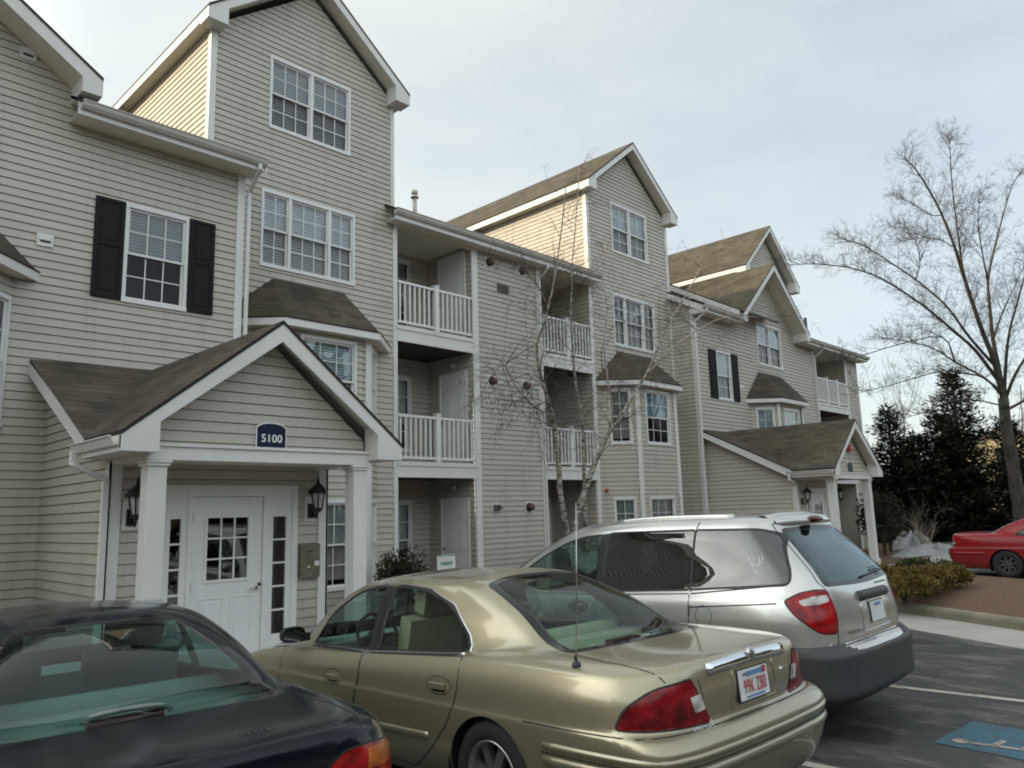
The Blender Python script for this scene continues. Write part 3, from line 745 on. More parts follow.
# ---------------------------------------------------------------- bays
def bay(c, fw, yw, proj, z_top, z_roof, roof_half, wins_f, wins_s, sides=(-1, 1), z_bot=0.0, ov=.22, shade=('blind', 'curtain')):
    """canted bay: front half-width fw, 45 degree sides, hipped cap roof"""
    yf = yw-proj
    hf = fw; hb = fw+proj
    m = MB()
    siding(m, (0, yf), (1, 0), (0, -1), c-hf, c+hf, z_bot, z_top, [hole(c+a, c+b, z0, z1) for a, b, z0, z1 in wins_f])
    q = 1/math.sqrt(2); Ls = proj*math.sqrt(2)
    FRM = []
    # left side: from (c-hb, yw) to (c-hf, yf)
    siding(m, (c-hb, yw), (q, -q), (-q, -q), 0, Ls, z_bot, z_top, [hole(Ls/2+a, Ls/2+b, z0, z1) for a, b, z0, z1 in wins_s])
    siding(m, (c+hf, yf), (q, q), (q, -q), 0, Ls, z_bot, z_top, [hole(Ls/2+a, Ls/2+b, z0, z1) for a, b, z0, z1 in wins_s])
    for x, y, n in ((c-hf, yf, -1), (c+hf, yf, 1)):
        w = .085
        m.box(min(x, x-n*w), max(x, x-n*w), y-.028, y+.004, z_bot, z_top, M['trim'])
        m.obox((x, y-.028, z_bot), (q*w*n, q*w, 0), (q*.03*n, -q*.03, 0), (0, 0, z_top-z_bot), M['trim'])
    m.build('bay_wall', APT)
    f = Frame((0, yf), (1, 0), (0, -1))
    for i, (a, b, z0, z1) in enumerate(wins_f): window(f, c+a, c+b, z0, z1, cols=2 if b-a < .8 else 3, shade=shade[0] if i == 0 else shade[1], shade_drop=.5 if shade[0] == 'curtain_blue' else .9, casing=.05)
    fl = Frame((c-hb, yw), (q, -q), (-q, -q)); fr_ = Frame((c+hf, yf), (q, q), (q, -q))
    for i, (a, b, z0, z1) in enumerate(wins_s):
        if -1 in sides: window(fl, Ls/2+a, Ls/2+b, z0, z1, cols=2, shade=shade[1], shade_drop=.9, casing=.05)
        if 1 in sides: window(fr_, Ls/2+a, Ls/2+b, z0, z1, cols=2, shade=shade[1], shade_drop=.9, casing=.05)
    # cap roof
    o = ov; k = o*math.tan(rad(22.5))
    ya = yf-o
    A = [(c-hb-o*1.414, yw, z_top+.06), (c-hf-k, ya, z_top+.06), (c+hf+k, ya, z_top+.06), (c+hb+o*1.414, yw, z_top+.06)]
    T = [(c-roof_half, yw, z_roof), (c+roof_half, yw, z_roof)]
    r = MB()
    r.face([A[0], A[1], T[0]], M['shingle_y']); r.face([A[1], A[2], T[1], T[0]], M['shingle_x']); r.face([A[2], A[3], T[1]], M['shingle_y'])
    rr = r.build('bay_roof', APT)
    t = MB(); h = .13
    for p, q2 in zip(A, A[1:]):
        P, Q = Vector(p), Vector(q2); d = Vector((0, 0, -h))
        nrm = (Q-P).cross(Vector((0, 0, 1))).normalized()
        t.prism([P-Vector((0,0,.006)), Q-Vector((0,0,.006)), Q+d, P+d], -nrm*.03, M['trim'])
        t.prism([P+Vector((0,0,.012))+nrm*.012, Q+Vector((0,0,.012))+nrm*.012, Q-Vector((0,0,.006))+nrm*.012, P-Vector((0,0,.006))+nrm*.012], -nrm*.03, M['roof_edge'])
    t.face([Vector(a)+Vector((0, 0, -h+.004)) for a in A], M['soffit'])
    t.build('bay_fascia', APT)

WF = [(-.52, .56, 3.50, 4.88), (-.55, .55, .62, 2.05)]
WS = [(-.26, .26, 3.50, 4.88), (-.26, .26, .62, 2.05)]
bay(7.27, .87, 12.2, .65, 5.06, 6.03, .75, WF, WS)
bay(17.50, .90, 12.2, .65, 5.06, 6.05, .74, WF, WS, shade=('curtain_blue', 'curtain'))
WF3 = [(-.50, .50, 3.45, 4.80), (-.5, .5, .62, 2.05)]
WS3 = [(-.26, .26, 3.45, 4.80), (-.26, .26, .62, 2.05)]
bay(24.17, .87, 11.45, .62, 5.06, 6.10, .8, WF3, WS3, shade=('curtain_blue', 'blind'))
bay(.93, .87, 11.45, .62, 5.10, 6.1, .8, [(-.50, .50, 3.1, 4.70), (-.5, .5, .62, 2.05)], [(-.24, .39, 3.1, 4.72), (-.26, .26, .62, 2.05)], shade=('blind', 'curtain'))

# ---------------------------------------------------------------- wall vents and roof pipes
def round_vent(x, z):
    m = MB(); FT.box(m, x-.125, x+.125, z-.125, z+.125, 0, .024, M['trim'])
    m.lathe([(.098, 0), (.104, .03), (.088, .045), (.0, .05)], M['vent_dark'], FT.P(x, z, .022), (0, -1, 0), 18)
    hood = MB(); hood.lathe([(.068, 0), (.074, .06), (.05, .10), (0, .11)], M['copper'], FT.P(x+.04, z, .03), (.55, -.8, .1), 14)
    o = m.build('dryer_vent', APT); hood.build('vent_hood', o)
for x, z in ((11.90, 7.50), (13.0, 7.52), (11.90, 4.72), (13.01, 4.72), (12.99, 1.90)): round_vent(x, z)
m = MB(); FT.box(m, 11.83, 12.03, 1.80, 2.0, 0, .022, M['trim']); FT.box(m, 11.86, 12.0, 1.83, 1.97, .022, .08, M['grey_vent']); FT.box(m, 11.94, 12.02, 1.86, 1.95, .03, .15, M['brass']); m.build('exhaust_vent', APT)
m = MB(); FT.box(m, 12.16, 12.52, 6.86, 7.04, 0, .05, M['grey_vent'])
for k in range(5): FT.box(m, 12.19, 12.47, 6.895+k*.024, 6.905+k*.024, .05, .062, M['grey_vent'])
m.build('louvre_vent', APT)
def eye_vent(fr, x, z):
    m = MB(); fr.box(m, x-.10, x+.10, z-.085, z+.085, 0, .03, M['trim']); fr.box(m, x-.075, x+.075, z-.005, z+.05, .03, .045, M['trim']); fr.box(m, x-.06, x+.06, z-.035, z-.008, .03, .034, M['vent_dark']); m.build('wall_vent', APT)
eye_vent(FR, 2.76, 5.62); eye_vent(FR, 2.39, 8.22); eye_vent(FR, 22.15, 5.42)
m = MB(); FT.box(m, 15.86, 15.96, 2.22, 2.34, 0, .02, M['white_paint']); m.lathe([(.05, 0), (.05, .05), (.03, .07), (0, .075)], M['vent_red'], FT.P(15.9, 2.28, .02), (0, -1, 0), 14); m.build('fire_bell', APT)
m = MB(); FT.box(m, 15.99, 16.01, .3, 6.0, 0.004, .02, M['vent_dark']); m.build('wall_cable', APT)
m = MB(); m.tube([(11.2, 14.0, 8.6), (11.2, 14.0, 9.55)], .055, M['gutter']); m.lathe([(.10, 0), (.10, .03), (.05, .05)], M['gutter'], (11.2, 14.0, 9.45)); m.lathe([(.075, 0), (.085, .05), (.06, .10), (0, .11)], M['gutter'], (11.2, 14, 9.55)); m.build('vent_pipe', APT)
m = MB(); m.tube([(30.0, 12.5, 8.2), (30.0, 12.5, 9.2)], .06, M['black_metal']); m.build('vent_pipe', APT)

# ---------------------------------------------------------------- entrance porches
def text_obj(body, size, loc, rot, mat, parent, name='house_number', ext=.003, bold=True, spacing=1.0):
    cu = bpy.data.curves.new(name, 'FONT'); cu.body = body; cu.size = size; cu.align_x = 'CENTER'; cu.align_y = 'CENTER'; cu.extrude = ext; cu.space_character = spacing
    if bold: cu.offset = size*.018
    o = bpy.data.objects.new(name, cu); COL.objects.link(o)
    cu.materials.append(mat)
    bpy.context.view_layer.update()
    me = bpy.data.meshes.new_from_object(o.evaluated_get(bpy.context.evaluated_depsgraph_get()))
    bpy.data.objects.remove(o); o = bpy.data.objects.new(name, me); COL.objects.link(o)
    o.parent = parent; o.location = Vector(loc)-parent_loc(parent); o.rotation_euler = rot
    return o

def lantern(x, z, y):
    """black coach lantern on a white plate"""
    m = MB(); m.box(x-.085, x+.085, y-.025, y, z-.20, z+.12, M['white_paint'])
    m.box(x-.05, x+.05, y-.06, y-.025, z-.16, z+.02, M['black_metal'])
    m.tube([(x, y-.05, z-.10), (x, y-.14, z-.16), (x, y-.19, z-.08)], .016, M['black_metal'])
    c = (x, y-.19, z)
    m.lathe([(.03, -.09), (.06, -.06), (.058, -.04), (.0, -.04)], M['black_metal'], c, n=6, smooth=False)
    for k in range(6):
        a = math.pi*k/3
        p = Vector((math.cos(a), math.sin(a), 0))
        m.tube([Vector(c)+p*.058+Vector((0, 0, -.05)), Vector(c)+p*.092+Vector((0, 0, .15))], .0085, M['black_metal'], 5)
    m.lathe([(.135, .145), (.128, .165), (.09, .22), (.04, .26), (.02, .285), (.012, .34), (0, .36)], M['black_metal'], c, n=6, smooth=False)
    m.lathe([(0, .15), (.13, .147)], M['black_metal'], c, n=6, smooth=False)
    m.tube([(x, y-.19, z+.3), (x, y-.19, z+.37)], .007, M['black_metal'], 5)
    o = m.build('wall_lantern', APT)
    g = MB(); g.lathe([(.052, -.04), (.086, .145)], M['frost'], c, n=6, smooth=False); g.build('lantern_glass', o)

def porch(dx, label=None, detail=True, number=None):
    cx = 4.27+dx; xl, xr = 2.93+dx, 5.58+dx; yf = 8.9; yb = 8.0
    fv = Frame((0, yf), (1, 0), (0, -1))
    m = MB()
    dl, dr = 3.83+dx, 4.71+dx                # door leaf
    fl_, fr2 = 3.50+dx, 5.10+dx              # whole frame with sidelights
    siding(m, (0, yf), (1, 0), (0, -1), xl, xr, 0.0, 2.46, [hole(fl_, fr2, 0.0, 2.13)])
    siding(m, (xl, 0), (0, 1), (-1, 0), [(0, yf), (2.62, yf), (3.78, 11.45)], 11.45, 0.0, 3.78)
    siding(m, (xr, 0), (0, 1), (1, 0), [(0, yf), (2.62, yf), (3.78, 11.45)], 12.1, 0.0, 3.78)
    # gable wall above the beam
    siding(m, (0, yb-.0), (1, 0), (0, -1), [(2.56, xl+.03), (2.72, xl+.03), (3.80, cx)], [(2.56, xr-.03), (2.72, xr-.03), (3.80, cx)], 2.56, 3.80)
    m.build('porch_wall', APT)
    # corner pilasters, columns, beam, ceiling, floor
    t = TrimPieces()
    for x, s in ((xl, 1), (xr, -1)):
        t.box(min(x-.025, x+s*.11), max(x-.025, x+s*.11) if s > 0 else x+.025, yf-.03, yf, 0, 2.44, M['trim'])
        xs = sorted((x-s*.028, x)); t.box(xs[0], xs[1], yf-.03, yf+.09, 0, 2.44, M['trim'])
    for x in (xl+.11, xr-.13):
        c = MB(); h = .094
        c.box(x-h, x+h, yb-h, yb+h, .08, 2.42, M['trim'])
        c.box(x-h-.022, x+h+.022, yb-h-.022, yb+h+.022, 2.355, 2.385, M['trim']); c.box(x-h-.035, x+h+.035, yb-h-.035, yb+h+.035, 2.385, 2.415, M['trim'])
        c.box(x-h-.03, x+h+.03, yb-h-.03, yb+h+.03, .08, .26, M['trim'])
        c.build('porch_column', APT, bevel=.008, seg=2)
    b = MB()
    b.box(xl, xr, yb-.10, yb+.08, 2.42, 2.575, M['trim']); b.box(xl-.01, xr+.01, yb-.125, yb-.10, 2.555, 2.585, M['trim'])
    b.box(xl, xl+.18, yb+.08, yf, 2.42, 2.56, M['trim']); b.box(xr-.18, xr, yb+.08, yf, 2.42, 2.56, M['trim'])
    b.build('porch_beam', APT)
    c = MB(); c.box(xl+.18, xr-.18, yb+.08, yf, 2.45, 2.47, M['soffit']); c.build('porch_ceiling', APT)
    # roof: front gable whose slopes meet a shed along the wing wall in valleys
    half, zt, ap, y0, yv = 1.66, 2.68, 4.01, 7.70, 8.78
    zs, yw = 3.97, 11.45
    r = MB()
    for s in (-1, 1):
        slab(r, [(cx, y0, ap), (cx, yw, ap), (cx+s*half, yv, zt), (cx+s*half, y0, zt)], .045, M['shingle_y'], under=M['soffit'])
        xe = cx+s*(half-.08) if s < 0 else cx+s*half
        slab(r, [(xe, yw, zs), (cx, yw, ap-.004), (cx+s*half, yv, zt-.004)] + ([(xe, yv-.02, zt-.006)] if s < 0 else []), .045, M['shingle_x'], under=M['soffit'])
    r.build('porch_roof', APT)
    k = MB(); bd = .175; p = (ap-zt)/half
    for s in (-1, 1):
        A = Vector((cx, y0+.01, ap-.045)); B = Vector((cx+s*(half-.0), y0+.01, zt-.045)); d = Vector((0, 0, -bd))
        k.prism([A, B, B+d*.75, A+d*1.15], (0, .032, 0), M['trim'])
        k.face([A+Vector((0, .03, -.05)), B+Vector((0, .03, -.05)), Vector((B.x, yb, B.z-.05)), Vector((A.x, yb, A.z-.05))][::s], M['soffit'])
        # boxed cornice return
        xo, xi = cx+s*half, cx+s*(half-.36)
        P = [(xo, y0+.008, zt-.20), (xi, y0+.008, zt-.20), (xi, y0+.008, zt-.05+p*.36), (xo, y0+.008, zt-.05)]
        k.prism(P if s > 0 else P[::-1], (0, yb-y0-.02, 0), M['trim'])
        # side eave
        xs = sorted((xo, xo-s*.03)); k.box(xs[0], xs[1], yb-.012, yv+.05, zt-.20, zt-.05, M['trim'])
        xs = sorted((xo-s*.03, xi-s*.0)); k.box(xs[0], xs[1], yb-.012, yf, zt-.20, zt-.185, M['soffit'])
        # shed rake on the outer end
        xe = cx+s*(half-.07)
        k.prism([(xe, yw, zs-.045), (xe, yv-.04, zt-.06), (xe, yv-.04, zt-.20), (xe, yv+.12, zt-.20), (xe, yw, zs-.20)], (s*-.03, 0, 0), M['trim'])
        k.face([(xe, yw, zs-.09), (xe, yv, zt-.1), (xe-s*.2, yv, zt-.1), (xe-s*.2, yw, zs-.09)], M['soffit'])
    k.build('porch_fascia', APT)
    # side gutter and downspout
    g = MB(); xo = cx-half
    prof = [(0, 0), (0, -.09), (-.045, -.09), (-.085, -.02), (-.105, -.01), (-.105, 0), (-.08, 0), (-.05, -.07), (-.01, -.07), (-.01, 0)]
    n = len(prof); V = [(xo+a, y, zt-.055+q) for y in (7.74, 8.95) for a, q in prof]
    g.mesh(V, [(i, (i+1) % n, n+(i+1) % n, n+i) for i in range(n)] + [tuple(range(n)), tuple(range(n, 2*n))[::-1]], M['trim'])
    g.build('porch_gutter', APT)
    downspout([(xo-.06, 8.88, zt-.14), (xo-.06, 8.88, zt-.26), (xl-.06, 8.86, zt-.42), (xl-.06, 8.86, .15)], .07)
    # door with sidelights
    f = MB()
    for a, b_, z0, z1, nn in ((fl_-.07, fr2+.07, 2.13, 2.21, .03), (fl_-.07, fl_, 0.08, 2.13, .03), (fr2, fr2+.07, .08, 2.13, .03), (dl-.05, dl, .08, 2.13, .02), (dr, dr+.05, .08, 2.13, .02), (fl_, fr2, 2.08, 2.13, .01)):
        fv.box(f, a, b_, z0, z1, -.06, nn, M['door'])
    fo = f.build('door_frame', APT)
    for a, b_ in ((fl_, dl-.05), (dr+.05, fr2)):
        sd = MB(); g0, g1, z0, z1 = a+.09, b_-.07, .42, 1.83
        for (u0, u1, e, h) in ((a, g0, .08, 2.08), (g1, b_, .08, 2.08), (g0, g1, .08, z0), (g0, g1, z1, 2.08)): fv.box(sd, u0, u1, e, h, -.05, -.005, M['door'])
        for q in range(1, 5): zz = z0+(z1-z0)*q/5; fv.box(sd, g0, g1, zz-.011, zz+.011, -.035, -.01, M['door'])
        so = sd.build('sidelight', APT)
        gg = MB(); fv.quad(gg, g0, g1, z0, z1, -.03, M['entry_glass']); gg.build('pane', so); gg = MB(); fv.quad(gg, g0-.1, g1+.1, z0-.1, z1+.1, -.6, M['room']); gg.build('room_lining', so)
    dm = MB(); g0, g1, z0, z1 = dl+.19, dr-.19, 1.12, 1.83
    for (u0, u1, e, h) in ((dl+.004, g0, .085, 2.075), (g1, dr-.004, .085, 2.075), (g0, g1, .085, z0), (g0, g1, z1, 2.075)): fv.box(dm, u0, u1, e, h, -.05, -.008, M['door'])
    for (u0, u1, e, h) in ((g0-.035, g1+.035, z0-.035, z0), (g0-.035, g1+.035, z1, z1+.035), (g0-.035, g0, z0, z1), (g1, g1+.035, z0, z1)): fv.box(dm, u0, u1, e, h, -.008, .004, M['door'])
    for q in (1, 2):
        uu = g0+(g1-g0)*q/3; fv.box(dm, uu-.010, uu+.010, z0, z1, -.03, -.006, M['door'])
        zz = z0+(z1-z0)*q/3; fv.box(dm, g0, g1, zz-.010, zz+.010, -.0305, -.0065, M['door'])
    for (u0, u1) in ((dl+.12, dl+.40), (dr-.40, dr-.12)):
        e, h = .25, .92; tt = .016
        for (x0, x1, y0_, y1) in ((u0, u1, h-tt, h), (u0, u1, e, e+tt), (u0, u0+tt, e+tt, h-tt), (u1-tt, u1, e+tt, h-tt)): fv.box(dm, x0, x1, y0_, y1, -.008, .0, M['door'])
        fv.box(dm, u0+.05, u1-.05, e+.05, h-.05, -.008, -.002, M['door'])
    do = dm.build('entry_door', APT, bevel=.003)
    gg = MB(); fv.quad(gg, g0, g1, z0, z1, -.02, M['entry_glass']); gg.build('pane', do); gg = MB(); fv.quad(gg, g0-.1, g1+.1, z0-.3, z1+.1, -.7, M['room']); gg.build('room_lining', do)
    hh = MB(); P = fv.P(dr-.07, .985, -.008)
    hh.lathe([(.026, 0), (.026, .008), (.012, .012), (.012, .045)], M['steel'], P, (0, -1, 0), 14); hh.tube([P+Vector((0, -.045, 0)), P+Vector((-.05, -.05, 0)), P+Vector((-.105, -.042, .004))], .009, M['steel'])
    hh.lathe([(.02, 0), (.02, .012), (0, .014)], M['black_metal'], fv.P(dr-.03, 1.03, -.006), (0, -1, 0), 12)
    hh.build('door_handle', do)
    for zz in (1.78, 1.0, .35):
        hg = MB(); fv.box(hg, dl-.012, dl+.012, zz, zz+.11, -.008, .006, M['brass']); hg.build('hinge', do)
    # lanterns, call box, number sign
    lantern(3.13+dx+.02, 1.93, yf); lantern(5.36+dx, 1.96, yf)
    cbx = MB(); fv.box(cbx, 5.195+dx, 5.47+dx, 1.06, 1.47, 0, .075, M['brass']); fv.box(cbx, 5.30+dx, 5.37+dx, 1.37, 1.385, .075, .078, M['black_metal']); fv.box(cbx, 5.39+dx, 5.46+dx, 1.20, 1.26, .075, .078, M['white_paint'])
    cbx.lathe([(.022, 0), (.022, .004), (0, .005)], M['steel'], fv.P(5.31+dx, 1.18, .075), (0, -1, 0), 16)
    cbx.build('call_box', APT, bevel=.006)
    fg = Frame((0, yb-.014), (1, 0), (0, -1))
    if number:
        w_, z0, z1 = .185, 2.555, 2.845; sx = cx+.025
        def arch(w, zb, zt_, n):
            P = [fg.P(sx-w, zb, n), fg.P(sx+w, zb, n)]
            sh = zt_-zb
            P += [fg.P(sx+w, zb+sh*.86, n), fg.P(sx+w*.93, zb+sh*.885, n)]
            for q in range(1, 9): a = math.pi*(.17+.66*q/9); P.append(fg.P(sx+w*1.02*math.cos(a), zb+sh*(.80+.235*math.sin(a)), n))
            P += [fg.P(sx-w*.93, zb+sh*.885, n), fg.P(sx-w, zb+sh*.86, n)]
            return P
        s1 = MB(); s1.prism(arch(w_, z0, z1+.02, 0), (0, -.018, 0), M['white_paint']); s1.prism(arch(w_-.012, z0+.012, z1+.008, .018), (0, -.004, 0), M['navy'])
        so = s1.build('number_sign', APT)
        if number == '5100':
            text_obj(number, .125, fg.P(sx, z0+.135, .024), (rad(90), 0, 0), M['white_paint'], so, 'house_number', spacing=1.05)
        else:
            s2 = MB(); fg.box(s2, sx-.1, sx+.1, z0+.08, z0+.15, .022, .0235, M['white_paint']); 
    return cx
M['entry_glass'] = glass('entry_glass', (0.55, 0.58, 0.58), refl=2.6)
porch(0.0, number='5100')
porch(16.83, number='none')
fg = Frame((0, 7.986), (1, 0), (0, -1))
m = MB(); fg.box(m, 21.02, 21.30, 3.16, 3.32, 0, .09, M['vent_red']); m.lathe([(.055, 0), (.05, .03), (0, .04)], M['frost'], fg.P(21.16, 3.24, .09), (0, -1, 0), 14); m.build('fire_alarm', APT)
m = MB(); m.box(16, 27, 0, 0, 0, 0, M['trim']) if False else None
# porch slabs
for dx in (0, 16.83):
    m = MB(); m.box(2.6+dx, 6.0+dx, 7.3, 8.9, -.05, .08, M['porch_floor']); m.build('porch_floor', APT)
# ================================================================== ground
def gz(x, y):
    """the lot falls gently towards the building on the left half"""
    fade = 1-min(1, max(0, (x-9)/3))
    return -.026*min(max(y-3.3, 0), 4.4)*fade
def asphalt_mat():
    m, nt, ln, bs = new_mat('asphalt')
    tc = nt.new('ShaderNodeTexCoord')
    n1 = node(nt, 'ShaderNodeTexNoise', Scale=.9, Detail=8.0, Roughness=.65); ln.new(tc.outputs['Object'], n1.inputs['Vector'])
    n2 = node(nt, 'ShaderNodeTexNoise', Scale=140.0, Detail=3.0); ln.new(tc.outputs['Object'], n2.inputs['Vector'])
    mp = nt.new('ShaderNodeMapping'); mp.inputs['Scale'].default_value = (1.7, .8, 1); mp.inputs['Rotation'].default_value = (0, 0, .9); ln.new(tc.outputs['Object'], mp.inputs['Vector'])
    n3 = node(nt, 'ShaderNodeTexNoise', Scale=1.5, Detail=10.0, Roughness=.72, Distortion=.3); ln.new(mp.outputs[0], n3.inputs['Vector'])
    cr = nt.new('ShaderNodeValToRGB'); cr.color_ramp.elements[0].color = (.028, .028, .029, 1); cr.color_ramp.elements[1].color = (.066, .063, .058, 1)
    cr.color_ramp.elements[0].position = .3; cr.color_ramp.elements[1].position = .75; ln.new(n1.outputs['Fac'], cr.inputs['Fac'])
    # dried salt and grit
    r3 = nt.new('ShaderNodeValToRGB'); r3.color_ramp.elements[0].position = .50; r3.color_ramp.elements[1].position = .74
    r3.color_ramp.elements[0].color = (0, 0, 0, 1); r3.color_ramp.elements[1].color = (.62, .62, .62, 1); ln.new(n3.outputs['Fac'], r3.inputs['Fac'])
    mx = nt.new('ShaderNodeMix'); mx.data_type = 'RGBA'; mx.inputs['B'].default_value = (.30, .28, .23, 1)
    ln.new(r3.outputs['Color'], mx.inputs['Factor']); ln.new(cr.outputs['Color'], mx.inputs['A'])
    m2 = node(nt, 'ShaderNodeMapRange'); m2.inputs['To Min'].default_value = .6; m2.inputs['To Max'].default_value = 1.4; ln.new(n2.outputs['Fac'], m2.inputs['Value'])
    x2 = nt.new('ShaderNodeMix'); x2.data_type = 'RGBA'; x2.blend_type = 'MULTIPLY'; x2.inputs['Factor'].default_value = 1
    ln.new(mx.outputs['Result'], x2.inputs['A']); ln.new(m2.outputs[0], x2.inputs['B'])
    # hairline cracks and oil stains
    nd = node(nt, 'ShaderNodeTexNoise', Scale=1.7, Detail=5.0); ln.new(tc.outputs['Object'], nd.inputs['Vector'])
    va = node(nt, 'ShaderNodeVectorMath', operation='MULTIPLY_ADD'); va.inputs[1].default_value = (.55, .55, 0); ln.new(nd.outputs['Color'], va.inputs[0]); ln.new(tc.outputs['Object'], va.inputs[2])
    vo = nt.new('ShaderNodeTexVoronoi'); vo.feature = 'DISTANCE_TO_EDGE'; vo.inputs['Scale'].default_value = .42; ln.new(va.outputs['Vector'], vo.inputs['Vector'])
    ck = node(nt, 'ShaderNodeMapRange'); ck.inputs['From Min'].default_value = .0; ck.inputs['From Max'].default_value = .007; ck.inputs['To Min'].default_value = .35; ck.inputs['To Max'].default_value = 1.0; ln.new(vo.outputs['Distance'], ck.inputs['Value'])
    no = node(nt, 'ShaderNodeTexNoise', Scale=1.3, Detail=3.0); ln.new(tc.outputs['Object'], no.inputs['Vector'])
    os_ = node(nt, 'ShaderNodeMapRange'); os_.inputs['From Min'].default_value = .60; os_.inputs['From Max'].default_value = .68; os_.inputs['To Min'].default_value = 1.0; os_.inputs['To Max'].default_value = .45; ln.new(no.outputs['Fac'], os_.inputs['Value'])
    cm = node(nt, 'ShaderNodeMath', operation='MULTIPLY'); ln.new(ck.outputs[0], cm.inputs[0]); ln.new(os_.outputs[0], cm.inputs[1])
    x4 = nt.new('ShaderNodeMix'); x4.data_type = 'RGBA'; x4.blend_type = 'MULTIPLY'; x4.inputs['Factor'].default_value = 1
    ln.new(x2.outputs['Result'], x4.inputs['A']); ln.new(cm.outputs[0], x4.inputs['B']); ln.new(x4.outputs['Result'], bs.inputs['Base Color'])
    bs.inputs['Roughness'].default_value = .82
    b = nt.new('ShaderNodeBump'); b.inputs['Strength'].default_value = .5; b.inputs['Distance'].default_value = .006; ln.new(n2.outputs['Fac'], b.inputs['Height']); ln.new(b.outputs['Normal'], bs.inputs['Normal'])
    return m
M['asphalt'] = asphalt_mat()
M['mulch'] = plain('bark_mulch', (.125, .072, .038), .95, var=.5, scale=30, bump=1.0, bscale=55)
M['kerb'] = plain('kerb_concrete', (.20, .178, .128), .85, var=.3, scale=3, bump=.3)
M['snow'] = plain('old_snow', (.30, .305, .31), .85, var=.22, scale=4, bump=.5, bscale=18)
M['lawn'] = plain('winter_lawn', (.10, .095, .045), .95, var=.3, scale=2.5, bump=.6, bscale=80)
def worn_paint(name, col, lo=.40, hi=.62):
    m, nt, ln, bs = new_mat(name)
    tc = nt.new('ShaderNodeTexCoord'); n1 = node(nt, 'ShaderNodeTexNoise', Scale=22.0, Detail=6.0, Roughness=.75); ln.new(tc.outputs['Object'], n1.inputs['Vector'])
    n2 = node(nt, 'ShaderNodeTexNoise', Scale=2.6, Detail=4.0); ln.new(tc.outputs['Object'], n2.inputs['Vector'])
    ad = node(nt, 'ShaderNodeMath', operation='MULTIPLY_ADD'); ad.inputs[1].default_value = .6; ln.new(n2.outputs['Fac'], ad.inputs[0]); ln.new(n1.outputs['Fac'], ad.inputs[2])
    r = node(nt, 'ShaderNodeMapRange'); r.inputs['From Min'].default_value = lo+.3; r.inputs['From Max'].default_value = hi+.3; ln.new(ad.outputs[0], r.inputs['Value'])
    mx = nt.new('ShaderNodeMix'); mx.data_type = 'RGBA'; mx.inputs['A'].default_value = (*col, 1); mx.inputs['B'].default_value = (.05, .049, .047, 1)
    ln.new(r.outputs[0], mx.inputs['Factor']); ln.new(mx.outputs['Result'], bs.inputs['Base Color']); bs.inputs['Roughness'].default_value = .75
    return m
M['line_white'] = worn_paint('line_paint', (.44, .42, .34), .52, .72)
M['line_blue'] = worn_paint('blue_paint', (.032, .115, .17), .42, .74)
M['symbol_white'] = worn_paint('symbol_paint', (.34, .29, .255), .46, .74)

def sheet(name, x0, x1, y0, y1, dz, mat, n=1.0, kind='structure', zf=gz):
    xs = np.arange(x0, x1+1e-6, n); ys = np.arange(y0, y1+1e-6, n); m = MB()
    V = [(x, y, zf(x, y)+dz) for y in ys for x in xs]; w = len(xs)
    m.mesh(V, [(j*w+i, j*w+i+1, (j+1)*w+i+1, (j+1)*w+i) for j in range(len(ys)-1) for i in range(w-1)], mat, True)
    return tag(m.build(name), kind=kind)
g = MB(); S = 900
# one sheet to the horizon: fine in the middle, wide outside
xs = [-S, -200, -60] + list(np.arange(-24, 60.1, 1.5)) + [120, 300, S]; ys = [-S, -200, -60] + list(np.arange(-24, 45.1, 1.5)) + [90, 250, S]
W = len(xs); g.mesh([(x, y, gz(x, y)) for y in ys for x in xs], [(j*W+i, j*W+i+1, (j+1)*W+i+1, (j+1)*W+i) for j in range(len(ys)-1) for i in range(W-1)], M['asphalt'], True)
tag(g.build('parking_lot'), kind='structure')

# foundation strip of mulch and the walk along the building
def flat_prism(name, pts, z0, z1, mat, kind='structure'):
    m = MB(); m.prism([(x, y, z0) for x, y in pts], (0, 0, z1-z0), mat); return tag(m.build(name), kind=kind)
flat_prism('pavement', [(-9, 6.55), (12.2, 6.55), (12.2, 7.85), (19.0, 7.85), (19.0, 6.0), (27.5, 6.0), (27.5, 7.9), (24, 7.9), (-9, 7.9)], -.2, .04, M['concrete'])
flat_prism('foundation_bed', [(-9, 7.9), (33, 7.9), (33, 12.3), (-9, 12.3)], -.2, .035, M['mulch'])
flat_prism('lawn', [(27.5, 3.5), (70, 3.5), (70, 45), (33, 45), (33, 6.0), (27.5, 6.0)], -.2, .05, M['lawn'])

# concrete gutter pan and kerb of the island
K0 = Vector((11.9, 1.2, 0)); 
ka, kb = Vector((15.9, 8.7, 0)), Vector((11.6, .80, 0))     # kerb face at ground level: from far to near
kd = (kb-ka).normalized(); kn = Vector((kd.y, -kd.x, 0))      # towards the lot
if kn.x > 0: kn = -kn
ka2, kb2 = ka-kd*1, kb+kd*9
m = MB(); P = [ka2, kb2, kb2+kn*1.15, ka2+kn*1.15]
m.prism([(p.x, p.y, -.15) for p in P], (0, 0, .156), M['concrete']); tag(m.build('gutter_pan'), kind='structure')
m = MB()
n = 9
for i in range(n):
    a = ka2+(kb2-ka2)*i/n; b = ka2+(kb2-ka2)*(i+1)/n-kd*.012
    prof = [(0, -.1), (0.0, .10), (-.02, .135), (-.05, .15), (-.17, .15), (-.17, -.1)]
    m.prism([(a+kn*(q))+Vector((0, 0, z)) for q, z in prof], b-a, M['kerb'])
tag(m.build('kerb'), kind='structure')
isl = [ka2-kn*.17, kb2-kn*.17, kb2-kn*5.5, ka2-kn*5.0]
